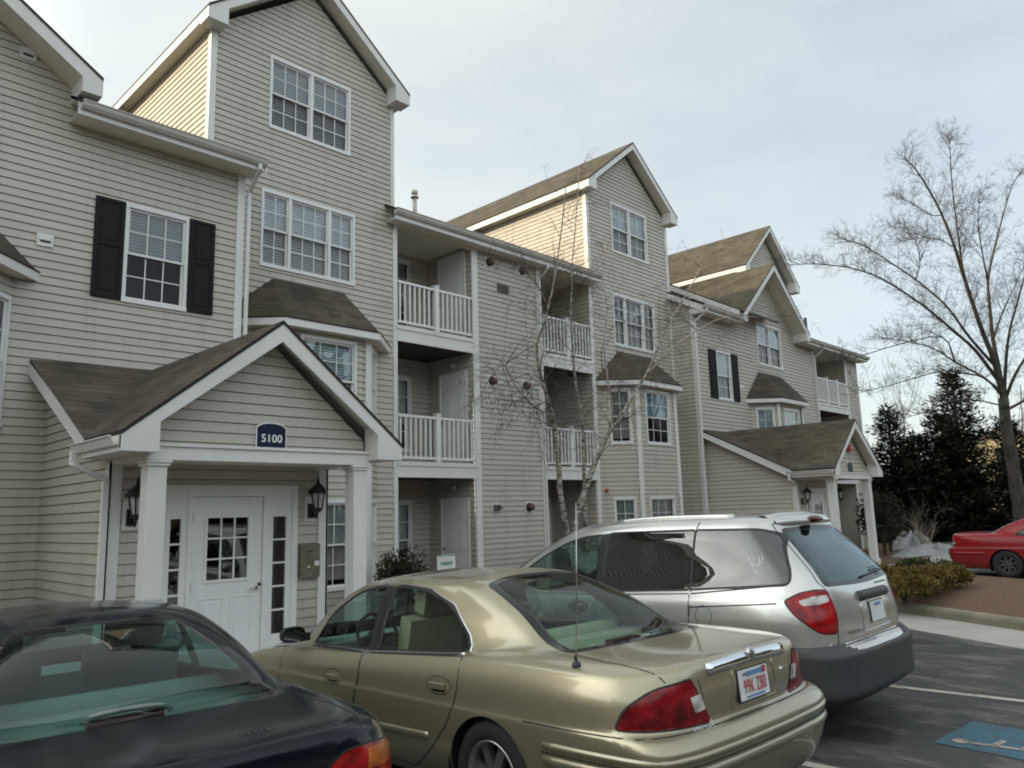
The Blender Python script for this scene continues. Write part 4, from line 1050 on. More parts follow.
m = MB(); nu, nv = 40, 16; V = []
for j in range(nv+1):
    for i in range(nu+1):
        p = isl[0]+(isl[1]-isl[0])*i/nu; q = isl[3]+(isl[2]-isl[3])*i/nu; t = j/nv; c = p+(q-p)*t
        V.append((c.x, c.y, .12+.16*math.sin(math.pi*t)**.8+random.uniform(-.012, .012)))
m.mesh(V, [(j*(nu+1)+i, j*(nu+1)+i+1, (j+1)*(nu+1)+i+1, (j+1)*(nu+1)+i) for j in range(nv) for i in range(nu)], M['mulch'], True)
tag(m.build('mulch_bed'), kind='structure')

# painted bay lines and the blue symbol panel
def line(x0, y0, x1, y1, w=.10, mat=None, dz=.004):
    a, b = Vector((x0, y0, 0)), Vector((x1, y1, 0)); d = (b-a); sd = Vector((-d.y, d.x, 0)).normalized()*w/2; n = 10; V = []
    for i in range(n+1):
        for s_ in (-1, 1): p = a+d*i/n+sd*s_; V.append((p.x, p.y, gz(p.x, p.y)+dz))
    m = MB(); m.mesh(V, [(2*i, 2*i+1, 2*i+3, 2*i+2) for i in range(n)], mat or M['line_white']); return tag(m.build('bay_line'), kind='structure')
line(8.05, 6.0, 8.38, 1.35); line(5.42, 6.0, 5.55, 1.0); line(2.7, 6.2, 2.75, 1.2)
def pt(px): return px
hc = MB(); A = [(6.57, 2.07), (7.36, 2.0), (7.30, .95), (6.46, 1.0)]
hc.face([(x, y, .004) for x, y in A][::-1], M['line_blue']); tag(hc.build('blue_bay_panel'), kind='structure')
sy = MB(); z = .008
ox, oy = 6.72, 1.36
def quad2(pts): 
    a = sum(pts[i][0]*pts[(i+1) % len(pts)][1]-pts[(i+1) % len(pts)][0]*pts[i][1] for i in range(len(pts)))
    if a < 0: pts = pts[::-1]
    sy.face([(6.71+(x-6.50)*.72, 1.92+(y-1.94)*.76, z) for x, y in pts], M['symbol_white'])
def seg(x0, y0, x1, y1, w):
    d = Vector((x1-x0, y1-y0)); q = Vector((-d.y, d.x)).normalized()*w/2
    quad2([(x0+q.x, y0+q.y), (x1+q.x, y1+q.y), (x1-q.x, y1-q.y), (x0-q.x, y0-q.y)])
# head up the bay (towards the building), seat back, leg, wheel arc
quad2([(6.50+.085*math.cos(k*math.pi/8), 1.94+.075*math.sin(k*math.pi/8)) for k in range(16)])
seg(6.50, 1.86, 6.56, 1.40, .07); seg(6.53, 1.66, 6.78, 1.62, .06); seg(6.56, 1.42, 6.86, 1.36, .075); seg(6.86, 1.39, 6.98, 1.05, .075); seg(6.97, 1.06, 7.07, 1.02, .06)
for k in range(10):
    a0, a1 = rad(160+22*k), rad(160+22*(k+1)); c = (6.68, 1.26); r0 = .29
    quad2([(c[0]+r0*math.cos(a0), c[1]+r0*math.sin(a0)), (c[0]+r0*math.cos(a1), c[1]+r0*math.sin(a1)), (c[0]+(r0-.065)*math.cos(a1), c[1]+(r0-.065)*math.sin(a1)), (c[0]+(r0-.065)*math.cos(a0), c[1]+(r0-.065)*math.sin(a0))])
tag(sy.build('wheelchair_symbol'), kind='structure')
# ================================================================== cars
def car_paint(name, col, metal=0.55, rough=0.32, flake=0.0, dirt=0.1, coat=1.0, spec=.5):
    m, nt, ln, bs = new_mat(name); bs.inputs['Specular IOR Level'].default_value = spec
    bs.inputs['Metallic'].default_value = metal; bs.inputs['Roughness'].default_value = rough
    bs.inputs['Coat Weight'].default_value = coat; bs.inputs['Coat Roughness'].default_value = 0.06
    tc = nt.new('ShaderNodeTexCoord')
    n1 = node(nt, 'ShaderNodeTexNoise', Scale=2.2, Detail=6.0, Roughness=.65); ln.new(tc.outputs['Object'], n1.inputs['Vector'])
    mr = node(nt, 'ShaderNodeMapRange'); mr.inputs['From Min'].default_value = .35; mr.inputs['From Max'].default_value = .7
    mr.inputs['To Min'].default_value = 1.0; mr.inputs['To Max'].default_value = 1-dirt; ln.new(n1.outputs['Fac'], mr.inputs['Value'])
    mx = nt.new('ShaderNodeMix'); mx.data_type = 'RGBA'; mx.blend_type = 'MULTIPLY'; mx.inputs['Factor'].default_value = 1
    mx.inputs['A'].default_value = (*col, 1); ln.new(mr.outputs[0], mx.inputs['B'])
    # road dust film low on the body
    sx = nt.new('ShaderNodeSeparateXYZ'); ln.new(tc.outputs['Object'], sx.inputs[0])
    zr = node(nt, 'ShaderNodeMapRange'); zr.inputs['From Min'].default_value = .75; zr.inputs['From Max'].default_value = .15
    zr.inputs['To Min'].default_value = 0.0; zr.inputs['To Max'].default_value = .55; ln.new(sx.outputs['Z'], zr.inputs['Value'])
    n2 = node(nt, 'ShaderNodeTexNoise', Scale=9.0, Detail=5.0); ln.new(tc.outputs['Object'], n2.inputs['Vector'])
    mu = node(nt, 'ShaderNodeMath', operation='MULTIPLY'); ln.new(zr.outputs[0], mu.inputs[0]); ln.new(n2.outputs['Fac'], mu.inputs[1])
    m2 = nt.new('ShaderNodeMix'); m2.data_type = 'RGBA'; m2.inputs['B'].default_value = (.16, .14, .115, 1)
    ln.new(mu.outputs[0], m2.inputs['Factor']); ln.new(mx.outputs['Result'], m2.inputs['A']); ln.new(m2.outputs['Result'], bs.inputs['Base Color'])
    ra = node(nt, 'ShaderNodeMath', operation='MULTIPLY_ADD'); ra.inputs[1].default_value = .10; ra.inputs[2].default_value = rough-.03
    ln.new(n1.outputs['Fac'], ra.inputs[0]); ln.new(ra.outputs[0], bs.inputs['Roughness'])
    cr = node(nt, 'ShaderNodeMath', operation='MULTIPLY_ADD'); cr.inputs[1].default_value = .14; cr.inputs[2].default_value = .0
    ln.new(n2.outputs['Fac'], cr.inputs[0]); ln.new(cr.outputs[0], bs.inputs['Coat Roughness'])
    return m

def light_mat(name, col, rough=.18):
    m, nt, ln, bs = new_mat(name)
    bs.inputs['Roughness'].default_value = rough
    tcn = nt.new('ShaderNodeTexCoord'); nz = node(nt, 'ShaderNodeTexNoise', Scale=9.0, Detail=3.0, Roughness=.5); ln.new(tcn.outputs['Object'], nz.inputs['Vector'])
    mrn = node(nt, 'ShaderNodeMapRange'); mrn.inputs['From Min'].default_value = .38; mrn.inputs['From Max'].default_value = .62; mrn.inputs['To Min'].default_value = .40; mrn.inputs['To Max'].default_value = 1.25; ln.new(nz.outputs['Fac'], mrn.inputs['Value'])
    mxn = nt.new('ShaderNodeMix'); mxn.data_type = 'RGBA'; mxn.blend_type = 'MULTIPLY'; mxn.inputs['Factor'].default_value = 1; mxn.inputs['A'].default_value = (*col, 1)
    ln.new(mrn.outputs[0], mxn.inputs['B']); ln.new(mxn.outputs['Result'], bs.inputs['Base Color'])
    bs.inputs['Coat Weight'].default_value = .35; bs.inputs['Coat Roughness'].default_value = .05; bs.inputs['Specular IOR Level'].default_value = .3
    tc = nt.new('ShaderNodeTexCoord'); wv = node(nt, 'ShaderNodeTexWave', Scale=38.0, Distortion=0.0); wv.bands_direction = 'Z'
    wx = node(nt, 'ShaderNodeTexWave', Scale=38.0, Distortion=0.0); wx.bands_direction = 'DIAGONAL'
    ln.new(tc.outputs['Object'], wv.inputs['Vector']); ln.new(tc.outputs['Object'], wx.inputs['Vector'])
    ad = node(nt, 'ShaderNodeMath', operation='ADD'); ln.new(wv.outputs['Fac'], ad.inputs[0]); ln.new(wx.outputs['Fac'], ad.inputs[1])
    b = nt.new('ShaderNodeBump'); b.inputs['Strength'].default_value = .10; b.inputs['Distance'].default_value = .002
    ln.new(ad.outputs[0], b.inputs['Height']); ln.new(b.outputs['Normal'], bs.inputs['Normal'])
    return m

M['paint_gold'] = car_paint('champagne_paint', (0.385, 0.338, 0.225), .66, .33, dirt=.08)
M['paint_silver'] = car_paint('silver_paint', (0.60, 0.595, 0.565), .72, .27, dirt=.08)
M['paint_dark'] = car_paint('dark_blue_paint', (0.004, 0.008, 0.014), .0, .12, dirt=.25, coat=.0, spec=.3)
M['paint_red'] = car_paint('red_paint', (0.27, 0.006, 0.009), .0, .22, dirt=.15, coat=.0, spec=.35)
M['rubber'] = plain('black_rubber', (0.013, 0.013, 0.013), .55, var=.2)
M['tyre'] = plain('tyre_rubber', (0.018, 0.0175, 0.017), .8, var=.25, scale=12, bump=.2)
M['trimgrey'] = plain('grey_plastic', (0.048, 0.049, 0.052), .55, var=.12)
M['black_plastic'] = plain('black_plastic', (0.014, 0.014, 0.015), .4)
M['mirror_glass'] = plain('mirror_glass', (0.16, 0.17, 0.18), .06, metal=1.0, var=.03)
M['chrome'] = plain('chrome', (0.75, 0.77, 0.80), .07, metal=1.0, var=.03)
M['alloy'] = plain('alloy', (0.42, 0.42, 0.42), .32, metal=.9, var=.15, scale=8)
M['lamp_red'] = light_mat('red_lens', (0.36, 0.004, 0.006))
M['lamp_red_old'] = light_mat('weathered_red_lens', (0.21, 0.006, 0.010)); M['lamp_dark_red'] = light_mat('dark_red_lens', (0.09, 0.005, 0.006))
M['lamp_clear'] = light_mat('clear_lens', (0.55, 0.53, 0.50)); M['lamp_amber'] = light_mat('amber_lens', (0.55, 0.13, 0.02))
M['glass_green'] = glass('car_glass', (0.78, 0.93, 0.88), refl=.75, ior=1.52)
M['glass_dark'] = glass('privacy_glass', (0.045, 0.05, 0.05), refl=2.4, ior=1.55)
M['glass_murky'] = glass('murky_green_glass', (0.58, 0.82, 0.77), refl=.75, ior=1.5)
M['glass_van_rear'] = glass('van_rear_glass', (0.05, 0.065, 0.07), refl=1.4, ior=1.5, tintrefl=(.80, .95, 1.0))
M['glass_rear'] = glass('rear_glass', (0.72, 0.94, 0.90), refl=.55, ior=1.52)
M['cloth_tan'] = plain('seat_tan', (0.30, 0.27, 0.18), .85, var=.15, bump=.3, bscale=200)
M['cloth_dark'] = plain('seat_dark', (0.20, 0.235, 0.235), .85, var=.15)
M['cloth_grey'] = plain('seat_grey', (0.2, 0.21, 0.21), .85, var=.15)
M['plate'] = plain('plate_white', (0.72, 0.73, 0.74), .45, var=.05)
M['plate_red'] = plain('plate_red', (0.48, 0.045, 0.03), .5)
M['plate_blue'] = plain('plate_blue', (0.10, 0.25, 0.48), .5)
M['decal'] = plain('decal_white', (0.62, 0.63, 0.64), .5)
M['frit'] = plain('glass_border', (0.010, 0.010, 0.011), .12)
M['green'] = plain('decal_green', (0.03, 0.24, 0.10), .5)
M['under'] = plain('underbody', (0.010, 0.010, 0.010), .9)

def pchip(t, P, s):
    """monotone cubic through P (n,k) at parameters t, sampled at s"""
    t = np.asarray(t, float); P = np.asarray(P, float); n = len(t)
    h = np.diff(t); d = np.diff(P, axis=0)/h[:, None]
    mm = np.zeros_like(P)
    w1 = 2*h[1:]+h[:-1]; w2 = h[1:]+2*h[:-1]
    a, b = d[:-1], d[1:]
    same = (a*b) > 0
    with np.errstate(divide='ignore', invalid='ignore'):
        hm = (w1+w2)[:, None]/(w1[:, None]/a + w2[:, None]/b)
    mm[1:-1] = np.where(same, hm, 0)
    mm[0] = d[0]; mm[-1] = d[-1]
    i = np.clip(np.searchsorted(t, s, side='right')-1, 0, n-2)
    u = ((s-t[i])/h[i])[:, None]; H = h[i][:, None]
    return (2*u**3-3*u**2+1)*P[i] + (u**3-2*u**2+u)*H*mm[i] + (-2*u**3+3*u**2)*P[i+1] + (u**3-u**2)*H*mm[i+1]

def catmull(t, P, s):
    t = np.asarray(t, float); P = np.asarray(P, float); n = len(t)
    h = np.diff(t); d = np.diff(P, axis=0)/h[:, None]
    mm = np.zeros_like(P)
    mm[1:-1] = (d[:-1]*h[1:, None] + d[1:]*h[:-1, None])/(h[:-1]+h[1:])[:, None]
    mm[0] = d[0]; mm[-1] = d[-1]
    i = np.clip(np.searchsorted(t, s, side='right')-1, 0, n-2)
    u = ((s-t[i])/h[i])[:, None]; H = h[i][:, None]
    return (2*u**3-3*u**2+1)*P[i] + (u**3-2*u**2+u)*H*mm[i] + (-2*u**3+3*u**2)*P[i+1] + (u**3-u**2)*H*mm[i+1]

class Car:
    """body surface from a cage of rows (bottom to roof) x columns (rear centre round the left side to front centre)"""
    def __init__(s, rows, step=.055, nrow=5):
        R = np.array(rows, float); nr, nk, _ = R.shape
        # spread samples along columns by the typical length of each span
        span = np.max(np.linalg.norm(np.diff(R, axis=1), axis=2), axis=0)
        cnt = np.maximum(2, np.ceil(span/step)).astype(int)
        lines = []
        for r in R:
            left = r.copy(); right = r[1:-1][::-1].copy(); right[:, 0] *= -1
            loop = np.vstack([left, right])
            n = len(loop); ext = np.vstack([loop[-3:], loop, loop[:4]])
            seg = np.linalg.norm(np.diff(ext, axis=0), axis=1)**.5 + 1e-3
            t = np.concatenate([[0], np.cumsum(seg)])
            c2 = list(cnt) + list(cnt[::-1])
            sm = []
            for k in range(n): sm += list(t[k+3] + (t[k+4]-t[k+3])*np.arange(c2[k])/c2[k])
            lines.append(catmull(t, ext, np.array(sm)))
        G = np.array(lines)                      # nr x m x 3
        m = G.shape[1]
        out = []
        mean = np.mean(np.linalg.norm(np.diff(G, axis=0), axis=2), axis=1)
        t = np.concatenate([[0], np.cumsum(mean+1e-4)])
        sm = []
        for i in range(nr-1): sm += list(t[i]+(t[i+1]-t[i])*np.arange(nrow)/nrow)
        sm.append(t[-1]); sm = np.array(sm)
        S = np.zeros((len(sm), m, 3))
        for j in range(m): S[:, j] = pchip(t, G[:, j], sm)
        s.S = S
        bm = bmesh.new()
        V = [[bm.verts.new(p) for p in row] for row in S]
        for i in range(len(sm)-1):
            for j in range(m):
                k = (j+1) % m
                bm.faces.new((V[i][j], V[i+1][j], V[i+1][k], V[i][k]))
        bmesh.ops.remove_doubles(bm, verts=bm.verts, dist=1.2e-4)
        bmesh.ops.recalc_face_normals(bm, faces=bm.faces)
        bm.normal_update()
        s.bm = bm; s.tagl = bm.faces.layers.int.new('tag'); s.tags = ['body']
        s.bvh = BVHTree.FromBMesh(bm)
        s.polys = []
    def hit(s, p, d):
        """nearest surface point seen from direction d at point p"""
        d = Vector(d).normalized()
        r = s.bvh.ray_cast(Vector(p)+d*5, -d)
        return (r[0], r[1]) if r[0] is not None else (Vector(p), d)
    @staticmethod
    def axes(d):
        d = Vector(d).normalized(); u = Vector((0, 0, 1)).cross(d)
        if u.length < 1e-3: u = Vector((1, 0, 0))
        u.normalize(); return d, u, d.cross(u)
    def carve(s, name, pts, d, mirror=True, ndot=.12, keep=None):
        for mx in ((1, -1) if mirror else (1,)):
            dd, u, v = s.axes((d[0]*mx, d[1], d[2]))
            P = [Vector((p[0]*mx, p[1], p[2])) for p in pts]
            Q = np.array([(p.dot(u), p.dot(v)) for p in P])
            lo, hi = Q.min(0)-.08, Q.max(0)+.08
            n = len(P)
            def near():
                out = []
                for f in s.bm.faces:
                    if f.normal.dot(dd) < ndot: continue
                    c = f.calc_center_median(); a, b = c.dot(u), c.dot(v)
                    if lo[0] < a < hi[0] and lo[1] < b < hi[1]: out.append(f)
                return out
            cand = near()
            for i in range(n):
                a, b = Q[i], Q[(i+1) % n]
                e = b-a; L = np.hypot(*e)
                if L < 1e-5: continue
                pn = u*float(-e[1]/L) + v*float(e[0]/L)
                co = P[i]
                mn, mxx = np.minimum(a, b)-.07, np.maximum(a, b)+.07
                sel = []
                for f in cand:
                    if not f.is_valid: continue
                    c = f.calc_center_median(); x, y = c.dot(u), c.dot(v)
                    if mn[0] < x < mxx[0] and mn[1] < y < mxx[1]: sel.append(f)
                if not sel: continue
                geom = list({el for f in sel for el in (list(f.verts)+list(f.edges))}) + sel
                res = bmesh.ops.bisect_plane(s.bm, geom=geom, dist=1e-5, plane_co=co, plane_no=pn)
                cand = [f for f in cand if f.is_valid] + [g for g in res['geom'] if isinstance(g, bmesh.types.BMFace)]
                cand = list(dict.fromkeys(cand))
            s.bm.normal_update()
            if name not in s.tags: s.tags.append(name)
            s.polys.append((name, Q, dd, u, v, ndot))
    def classify(s):
        fs = list(s.bm.faces)
        C = np.array([f.calc_center_median()[:] for f in fs]); N = np.array([f.normal[:] for f in fs])
        T = np.zeros(len(fs), int); s.side = np.sign(C[:, 0])
        for name, Q, dd, u, v, nd in s.polys:
            a = C@np.array(u); b = C@np.array(v); ok = (N@np.array(dd)) > nd*.5
            ins = np.zeros(len(fs), bool); n = len(Q)
            for i in range(n):
                x0, y0 = Q[i]; x1, y1 = Q[(i+1) % n]
                if y0 == y1: continue
                c = ((y0 > b) != (y1 > b)) & (a < (x1-x0)*(b-y0)/(y1-y0)+x0)
                ins ^= c
            T[ins & ok] = s.tags.index(name)
        for f, t in zip(fs, T): f[s.tagl] = int(t)
    def drop(s, name):
        k = s.tags.index(name)
        bmesh.ops.delete(s.bm, geom=[f for f in s.bm.faces if f[s.tagl] == k], context='FACES')
    def extract(s, names, objname, parent, mats, side=None, push=0.0, thick=0.0, lining=None):
        """faces of the given tags -> an object; mats: {tag: material}"""
        idx = {s.tags.index(n): n for n in names if n in s.tags}
        fs = [f for f in s.bm.faces if f[s.tagl] in idx and (side is None or f.calc_center_median().x*side > 0)]
        if not fs: return None
        vm = {}; V = []; F = []; MI = []; ml = []
        for f in fs:
            ids = []
            for v in f.verts:
                if v.index not in vm or True:
                    key = v
                    if key not in vm: vm[key] = len(V); V.append(v.co.copy())
                ids.append(vm[v])
            F.append(ids); mt = mats[idx[f[s.tagl]]]
            if mt not in ml: ml.append(mt)
            MI.append(ml.index(mt))
        me = bpy.data.meshes.new(objname); me.from_pydata(V, [], F)
        for mt in ml: me.materials.append(mt)
        me.polygons.foreach_set('material_index', MI); me.polygons.foreach_set('use_smooth', [True]*len(F)); me.update()
        # keep the undivided surface's own normals so cut edges do not show
        nv = [v.normal.copy() for v in vm]
        if push:
            for v, nn in zip(me.vertices, nv): v.co += nn*push
        nn = [None]*len(V)
        for v, i in vm.items(): nn[i] = s.nrm(v)
        me.normals_split_custom_set_from_vertices(nn)
        o = bpy.data.objects.new(objname, me); COL.objects.link(o); o.parent = parent
        if thick:
            sd = o.modifiers.new('thick', 'SOLIDIFY'); sd.thickness = thick; sd.offset = -1
            if lining: me.materials.append(lining); sd.material_offset = 20
        return o
    def nrm(s, v):
        r = s.bvh.find_nearest(v.co)
        if not hasattr(s, 'kd'):
            # smooth vertex normals of the sampled grid
            from mathutils.kdtree import KDTree
            S = s.S; n0, n1 = S.shape[:2]
            du = np.roll(S, -1, 1)-np.roll(S, 1, 1)
            dv = np.zeros_like(S); dv[1:-1] = S[2:]-S[:-2]; dv[0] = S[1]-S[0]; dv[-1] = S[-1]-S[-2]
            N = np.cross(dv, du); ln_ = np.linalg.norm(N, axis=2, keepdims=True); N = N/np.maximum(ln_, 1e-9)
            kd = KDTree(n0*n1); k = 0
            for i in range(n0):
                for j in range(n1): kd.insert(S[i, j], k); k += 1
            kd.balance(); s.kd = kd; s.N = N.reshape(-1, 3)
        ws = Vector((0, 0, 0)); fn = v.normal if v.normal.length > 0 else Vector((0, 0, 1))
        for co, i, dist in s.kd.find_n(v.co, 4):
            n = Vector(s.N[i]); 
            if n.dot(fn) < 0: n = -n
            ws += n/(dist+1e-4)**2
        return ws.normalized() if ws.length > 0 else fn
    def ribbon(s, mb, pts, d, w, mat, off=.0015, h=0.0, mirror=False, closed=False, dens=.03):
        """strip of width w lying on the body along pts projected from direction d; h gives it height"""
        for mx in ((1, -1) if mirror else (1,)):
            dd = Vector((d[0]*mx, d[1], d[2])).normalized()
            P = [Vector((p[0]*mx, p[1], p[2])) for p in pts]
            if closed: P = P+[P[0]]
            Q = []
            for a, b in zip(P, P[1:]):
                k = max(1, int((b-a).length/dens)); Q += [a+(b-a)*i/k for i in range(k)]
            Q.append(P[-1])
            H = [s.hit(q, dd) for q in Q]
            V = []
            for i, (p, n) in enumerate(H):
                t = (H[min(i+1, len(H)-1)][0]-H[max(i-1, 0)][0])
                sd = t.cross(n)
                sd = sd.normalized() if sd.length > 1e-7 else Vector((0, 0, 1))
                V += [p+sd*w/2+n*off, p-sd*w/2+n*off]
                if h: V += [p+sd*w*.32+n*(off+h), p-sd*w*.32+n*(off+h)]
            k = 4 if h else 2; F = []
            for i in range(len(H)-1):
                a, b = i*k, (i+1)*k
                if h: F += [(a, a+2, b+2, b), (a+2, a+3, b+3, b+2), (a+3, a+1, b+1, b+3)]
                else: F.append((a, a+1, b+1, b))
            if h: F += [(0, 1, 3, 2), tuple(len(V)-4+q for q in (0, 2, 3, 1))]
            mb.mesh(V, F, mat, True)

def rnd_poly(pts, r=.03, n=4):
    """round the corners of a polygon of 3d points; a point may carry its own radius as 4th value"""
    out = []; N = len(pts)
    for i in range(N):
        p = Vector(pts[i][:3]); rr = pts[i][3] if len(pts[i]) > 3 else r
        a = Vector(pts[i-1][:3])-p; b = Vector(pts[(i+1) % N][:3])-p
        k = min(rr, a.length*.45, b.length*.45)
        if k < 1e-4: out.append(p); continue
        A, B = p+a.normalized()*k, p+b.normalized()*k
        for q in range(n+1):
            t = q/n; out.append(A*(1-t)**2 + p*2*t*(1-t) + B*t*t)
    return out

def offset_poly(pts, d, r):
    """grow a polygon (seen from direction d) outward by r"""
    dd, u, v = Car.axes(d); P = [Vector(p[:3]) for p in pts]; n = len(P)
    area = sum(P[i].dot(u)*P[(i+1) % n].dot(v)-P[(i+1) % n].dot(u)*P[i].dot(v) for i in range(n))
    sg = 1 if area > 0 else -1; out = []
    for i in range(n):
        t = (P[(i+1) % n]-P[i-1]); tu, tv = t.dot(u), t.dot(v); L = math.hypot(tu, tv) or 1
        out.append(P[i] + u*(sg*tv/L*r) + v*(-sg*tu/L*r))
    return out

def make_wheel(parent, pos, r, w, side, rim_r, spokes=5, style='spoke', rimmat=None):
    """wheel part with tyre and rim sub-parts; side -1 left, +1 right"""
    ax = Vector((side, 0, 0)); c = Vector(pos)
    t = MB(); k = r-rim_r
    t.lathe([(rim_r*.98, -w/2), (rim_r+k*.25, -w/2-.004), (r-.03, -w/2), (r-.006, -w*.36), (r, -w*.2), (r, w*.2), (r-.006, w*.36), (r-.03, w/2), (rim_r+k*.25, w/2+.004), (rim_r, w/2-.004), (rim_r*.97, w/2-.02)], M['tyre'], c, ax, 40)
    for q in range(40):
        a = 2*math.pi*q/40; e = Vector((0, math.cos(a), math.sin(a)))
        tn = Vector((0, -math.sin(a), math.cos(a)))
        t.obox(c+e*(r-.002)-tn*.008-ax*w*.34, tn*.016, ax*w*.68, e*.007, M['tyre'])
    wo = t.build('wheel', parent)
    m = MB(); rm = rimmat or M['alloy']
    m.lathe([(rim_r*.97, w/2-.02), (rim_r*.99, w/2-.002), (rim_r*.93, w/2), (rim_r*.88, w/2-.03), (rim_r*.86, -w/2)], rm, c, ax, 40)
    m.lathe([(0, w/2-.025), (rim_r*.2, w/2-.025), (rim_r*.24, w/2-.045), (rim_r*.22, w/2-.09)], rm, c, ax, 20)
    m.lathe([(rim_r*.87, w/2-.10), (0, w/2-.10)], M['under'], c, ax, 24)
    for q in range(spokes):
        a = 2*math.pi*(q+.25)/spokes; e = Vector((0, math.cos(a), math.sin(a))); tn = Vector((0, -math.sin(a), math.cos(a)))
        wd = rim_r*(.30 if style == 'spoke' else .5)
        A = c+e*rim_r*.15+ax*(w/2-.06); 
        m.prism([A-tn*wd*.4, A+tn*wd*.4, c+e*rim_r*.9+tn*wd*.5+ax*(w/2-.06), c+e*rim_r*.9-tn*wd*.5+ax*(w/2-.06)], ax*.035, rm)
    m.build('rim', wo)
    return wo

def seat(parent, x, y, z, mat, w=.5, rake=.25, head=True, name='seat', back_h=.58):
    m = MB()
    def pad(o, u, v, n):
        m.obox(o, u, v, n, mat)
    pad((x-w/2, y-.05, z), (w, 0, 0), (0, .5, 0.03), (0, 0, .14))
    bk = Vector((0, -rake, 1)).normalized()
    fw = Vector((0, 1, rake)).normalized()
    pad(Vector((x-w/2, y-.03, z+.1)), (w, 0, 0), fw*.13, bk*back_h)
    if head:
        b = Vector((x, y-.03, z+.1))+bk*(back_h+.05)
        m.obox(b-Vector((.15, 0, .02)), (.30, 0, 0), fw*.12, bk*.23, mat)
        for sx in (-.06, .06): m.tube([b+Vector((sx, .04, -.08)), b+Vector((sx, .04, .05))], .008, M['steel'], 6)
    o = m.build(name, parent)
    bv = o.modifiers.new('bevel', 'BEVEL'); bv.width = .065; bv.segments = 5; bv.limit_method = 'ANGLE'
    for p in o.data.polygons: p.use_smooth = True
    return o

def arch_pts(yc, zc, r, x=-1.0, a0=-20, a1=200, n=26):
    return [(x, yc+r*math.cos(rad(a0+(a1-a0)*k/n)), zc+r*math.sin(rad(a0+(a1-a0)*k/n))) for k in range(n+1)] + [(x, yc-r*.98, -.2), (x, yc+r*.98, -.2)]

def arch_liner(s, parent_mb, yc, zc, r, x_out, dep, mat):
    """dark wheel-house behind each arch"""
    for sx in (-1, 1):
        n = 18; V = []; F = []
        for k in range(n+1):
            a = rad(-25+230*k/n); V += [(sx*x_out, yc+(r+.012)*math.cos(a), zc+(r+.012)*math.sin(a)), (sx*(x_out-dep), yc+(r+.012)*math.cos(a), zc+(r+.012)*math.sin(a))]
        for k in range(n): F.append((2*k, 2*k+1, 2*k+3, 2*k+2))
        parent_mb.mesh(V, F, mat, True)
        parent_mb.face([(sx*(x_out-dep), yc+r*1.05*math.cos(rad(a)), zc+r*1.05*math.sin(rad(a))) for a in range(-25, 206, 15)], mat)

def place_car(root, x, y, yaw, pitch, pivot=1.2):
    """stand the car: yaw about Z, nose-down pitch about a pivot at y=pivot"""
    R = Matrix.Rotation(rad(yaw), 4, 'Z') @ Matrix.Rotation(rad(-pitch), 4, 'X')
    P = Vector((0, pivot, 0))
    root.matrix_world = Matrix.Translation(Vector((x, y, 0))) @ Matrix.Translation(P) @ R @ Matrix.Translation(-P)

def mirror_hand(parent, pts_c, d, car, paint, scale=1.0, name='door_mirror'):
    pass
def body_row(z, w, y0, y1, ys, rc=1.0, tuck=1.0, zk=None):
    """one closed outline: half width w, tail y0, nose y1"""
    pts = [(0, y0), (.42*w, y0+.012*rc), (.74*w, y0+.055*rc), (.92*w, y0+.16*rc), (.985*w, y0+.42)]
    pts += [(w, y) for y in ys]
    pts += [(.975*w, y1-.50), (.84*w, y1-.17), (.46*w, y1-.035), (0, y1)]
    return [(-x, y, (z if zk is None else zk[i])) for i, (x, y) in enumerate(pts)]

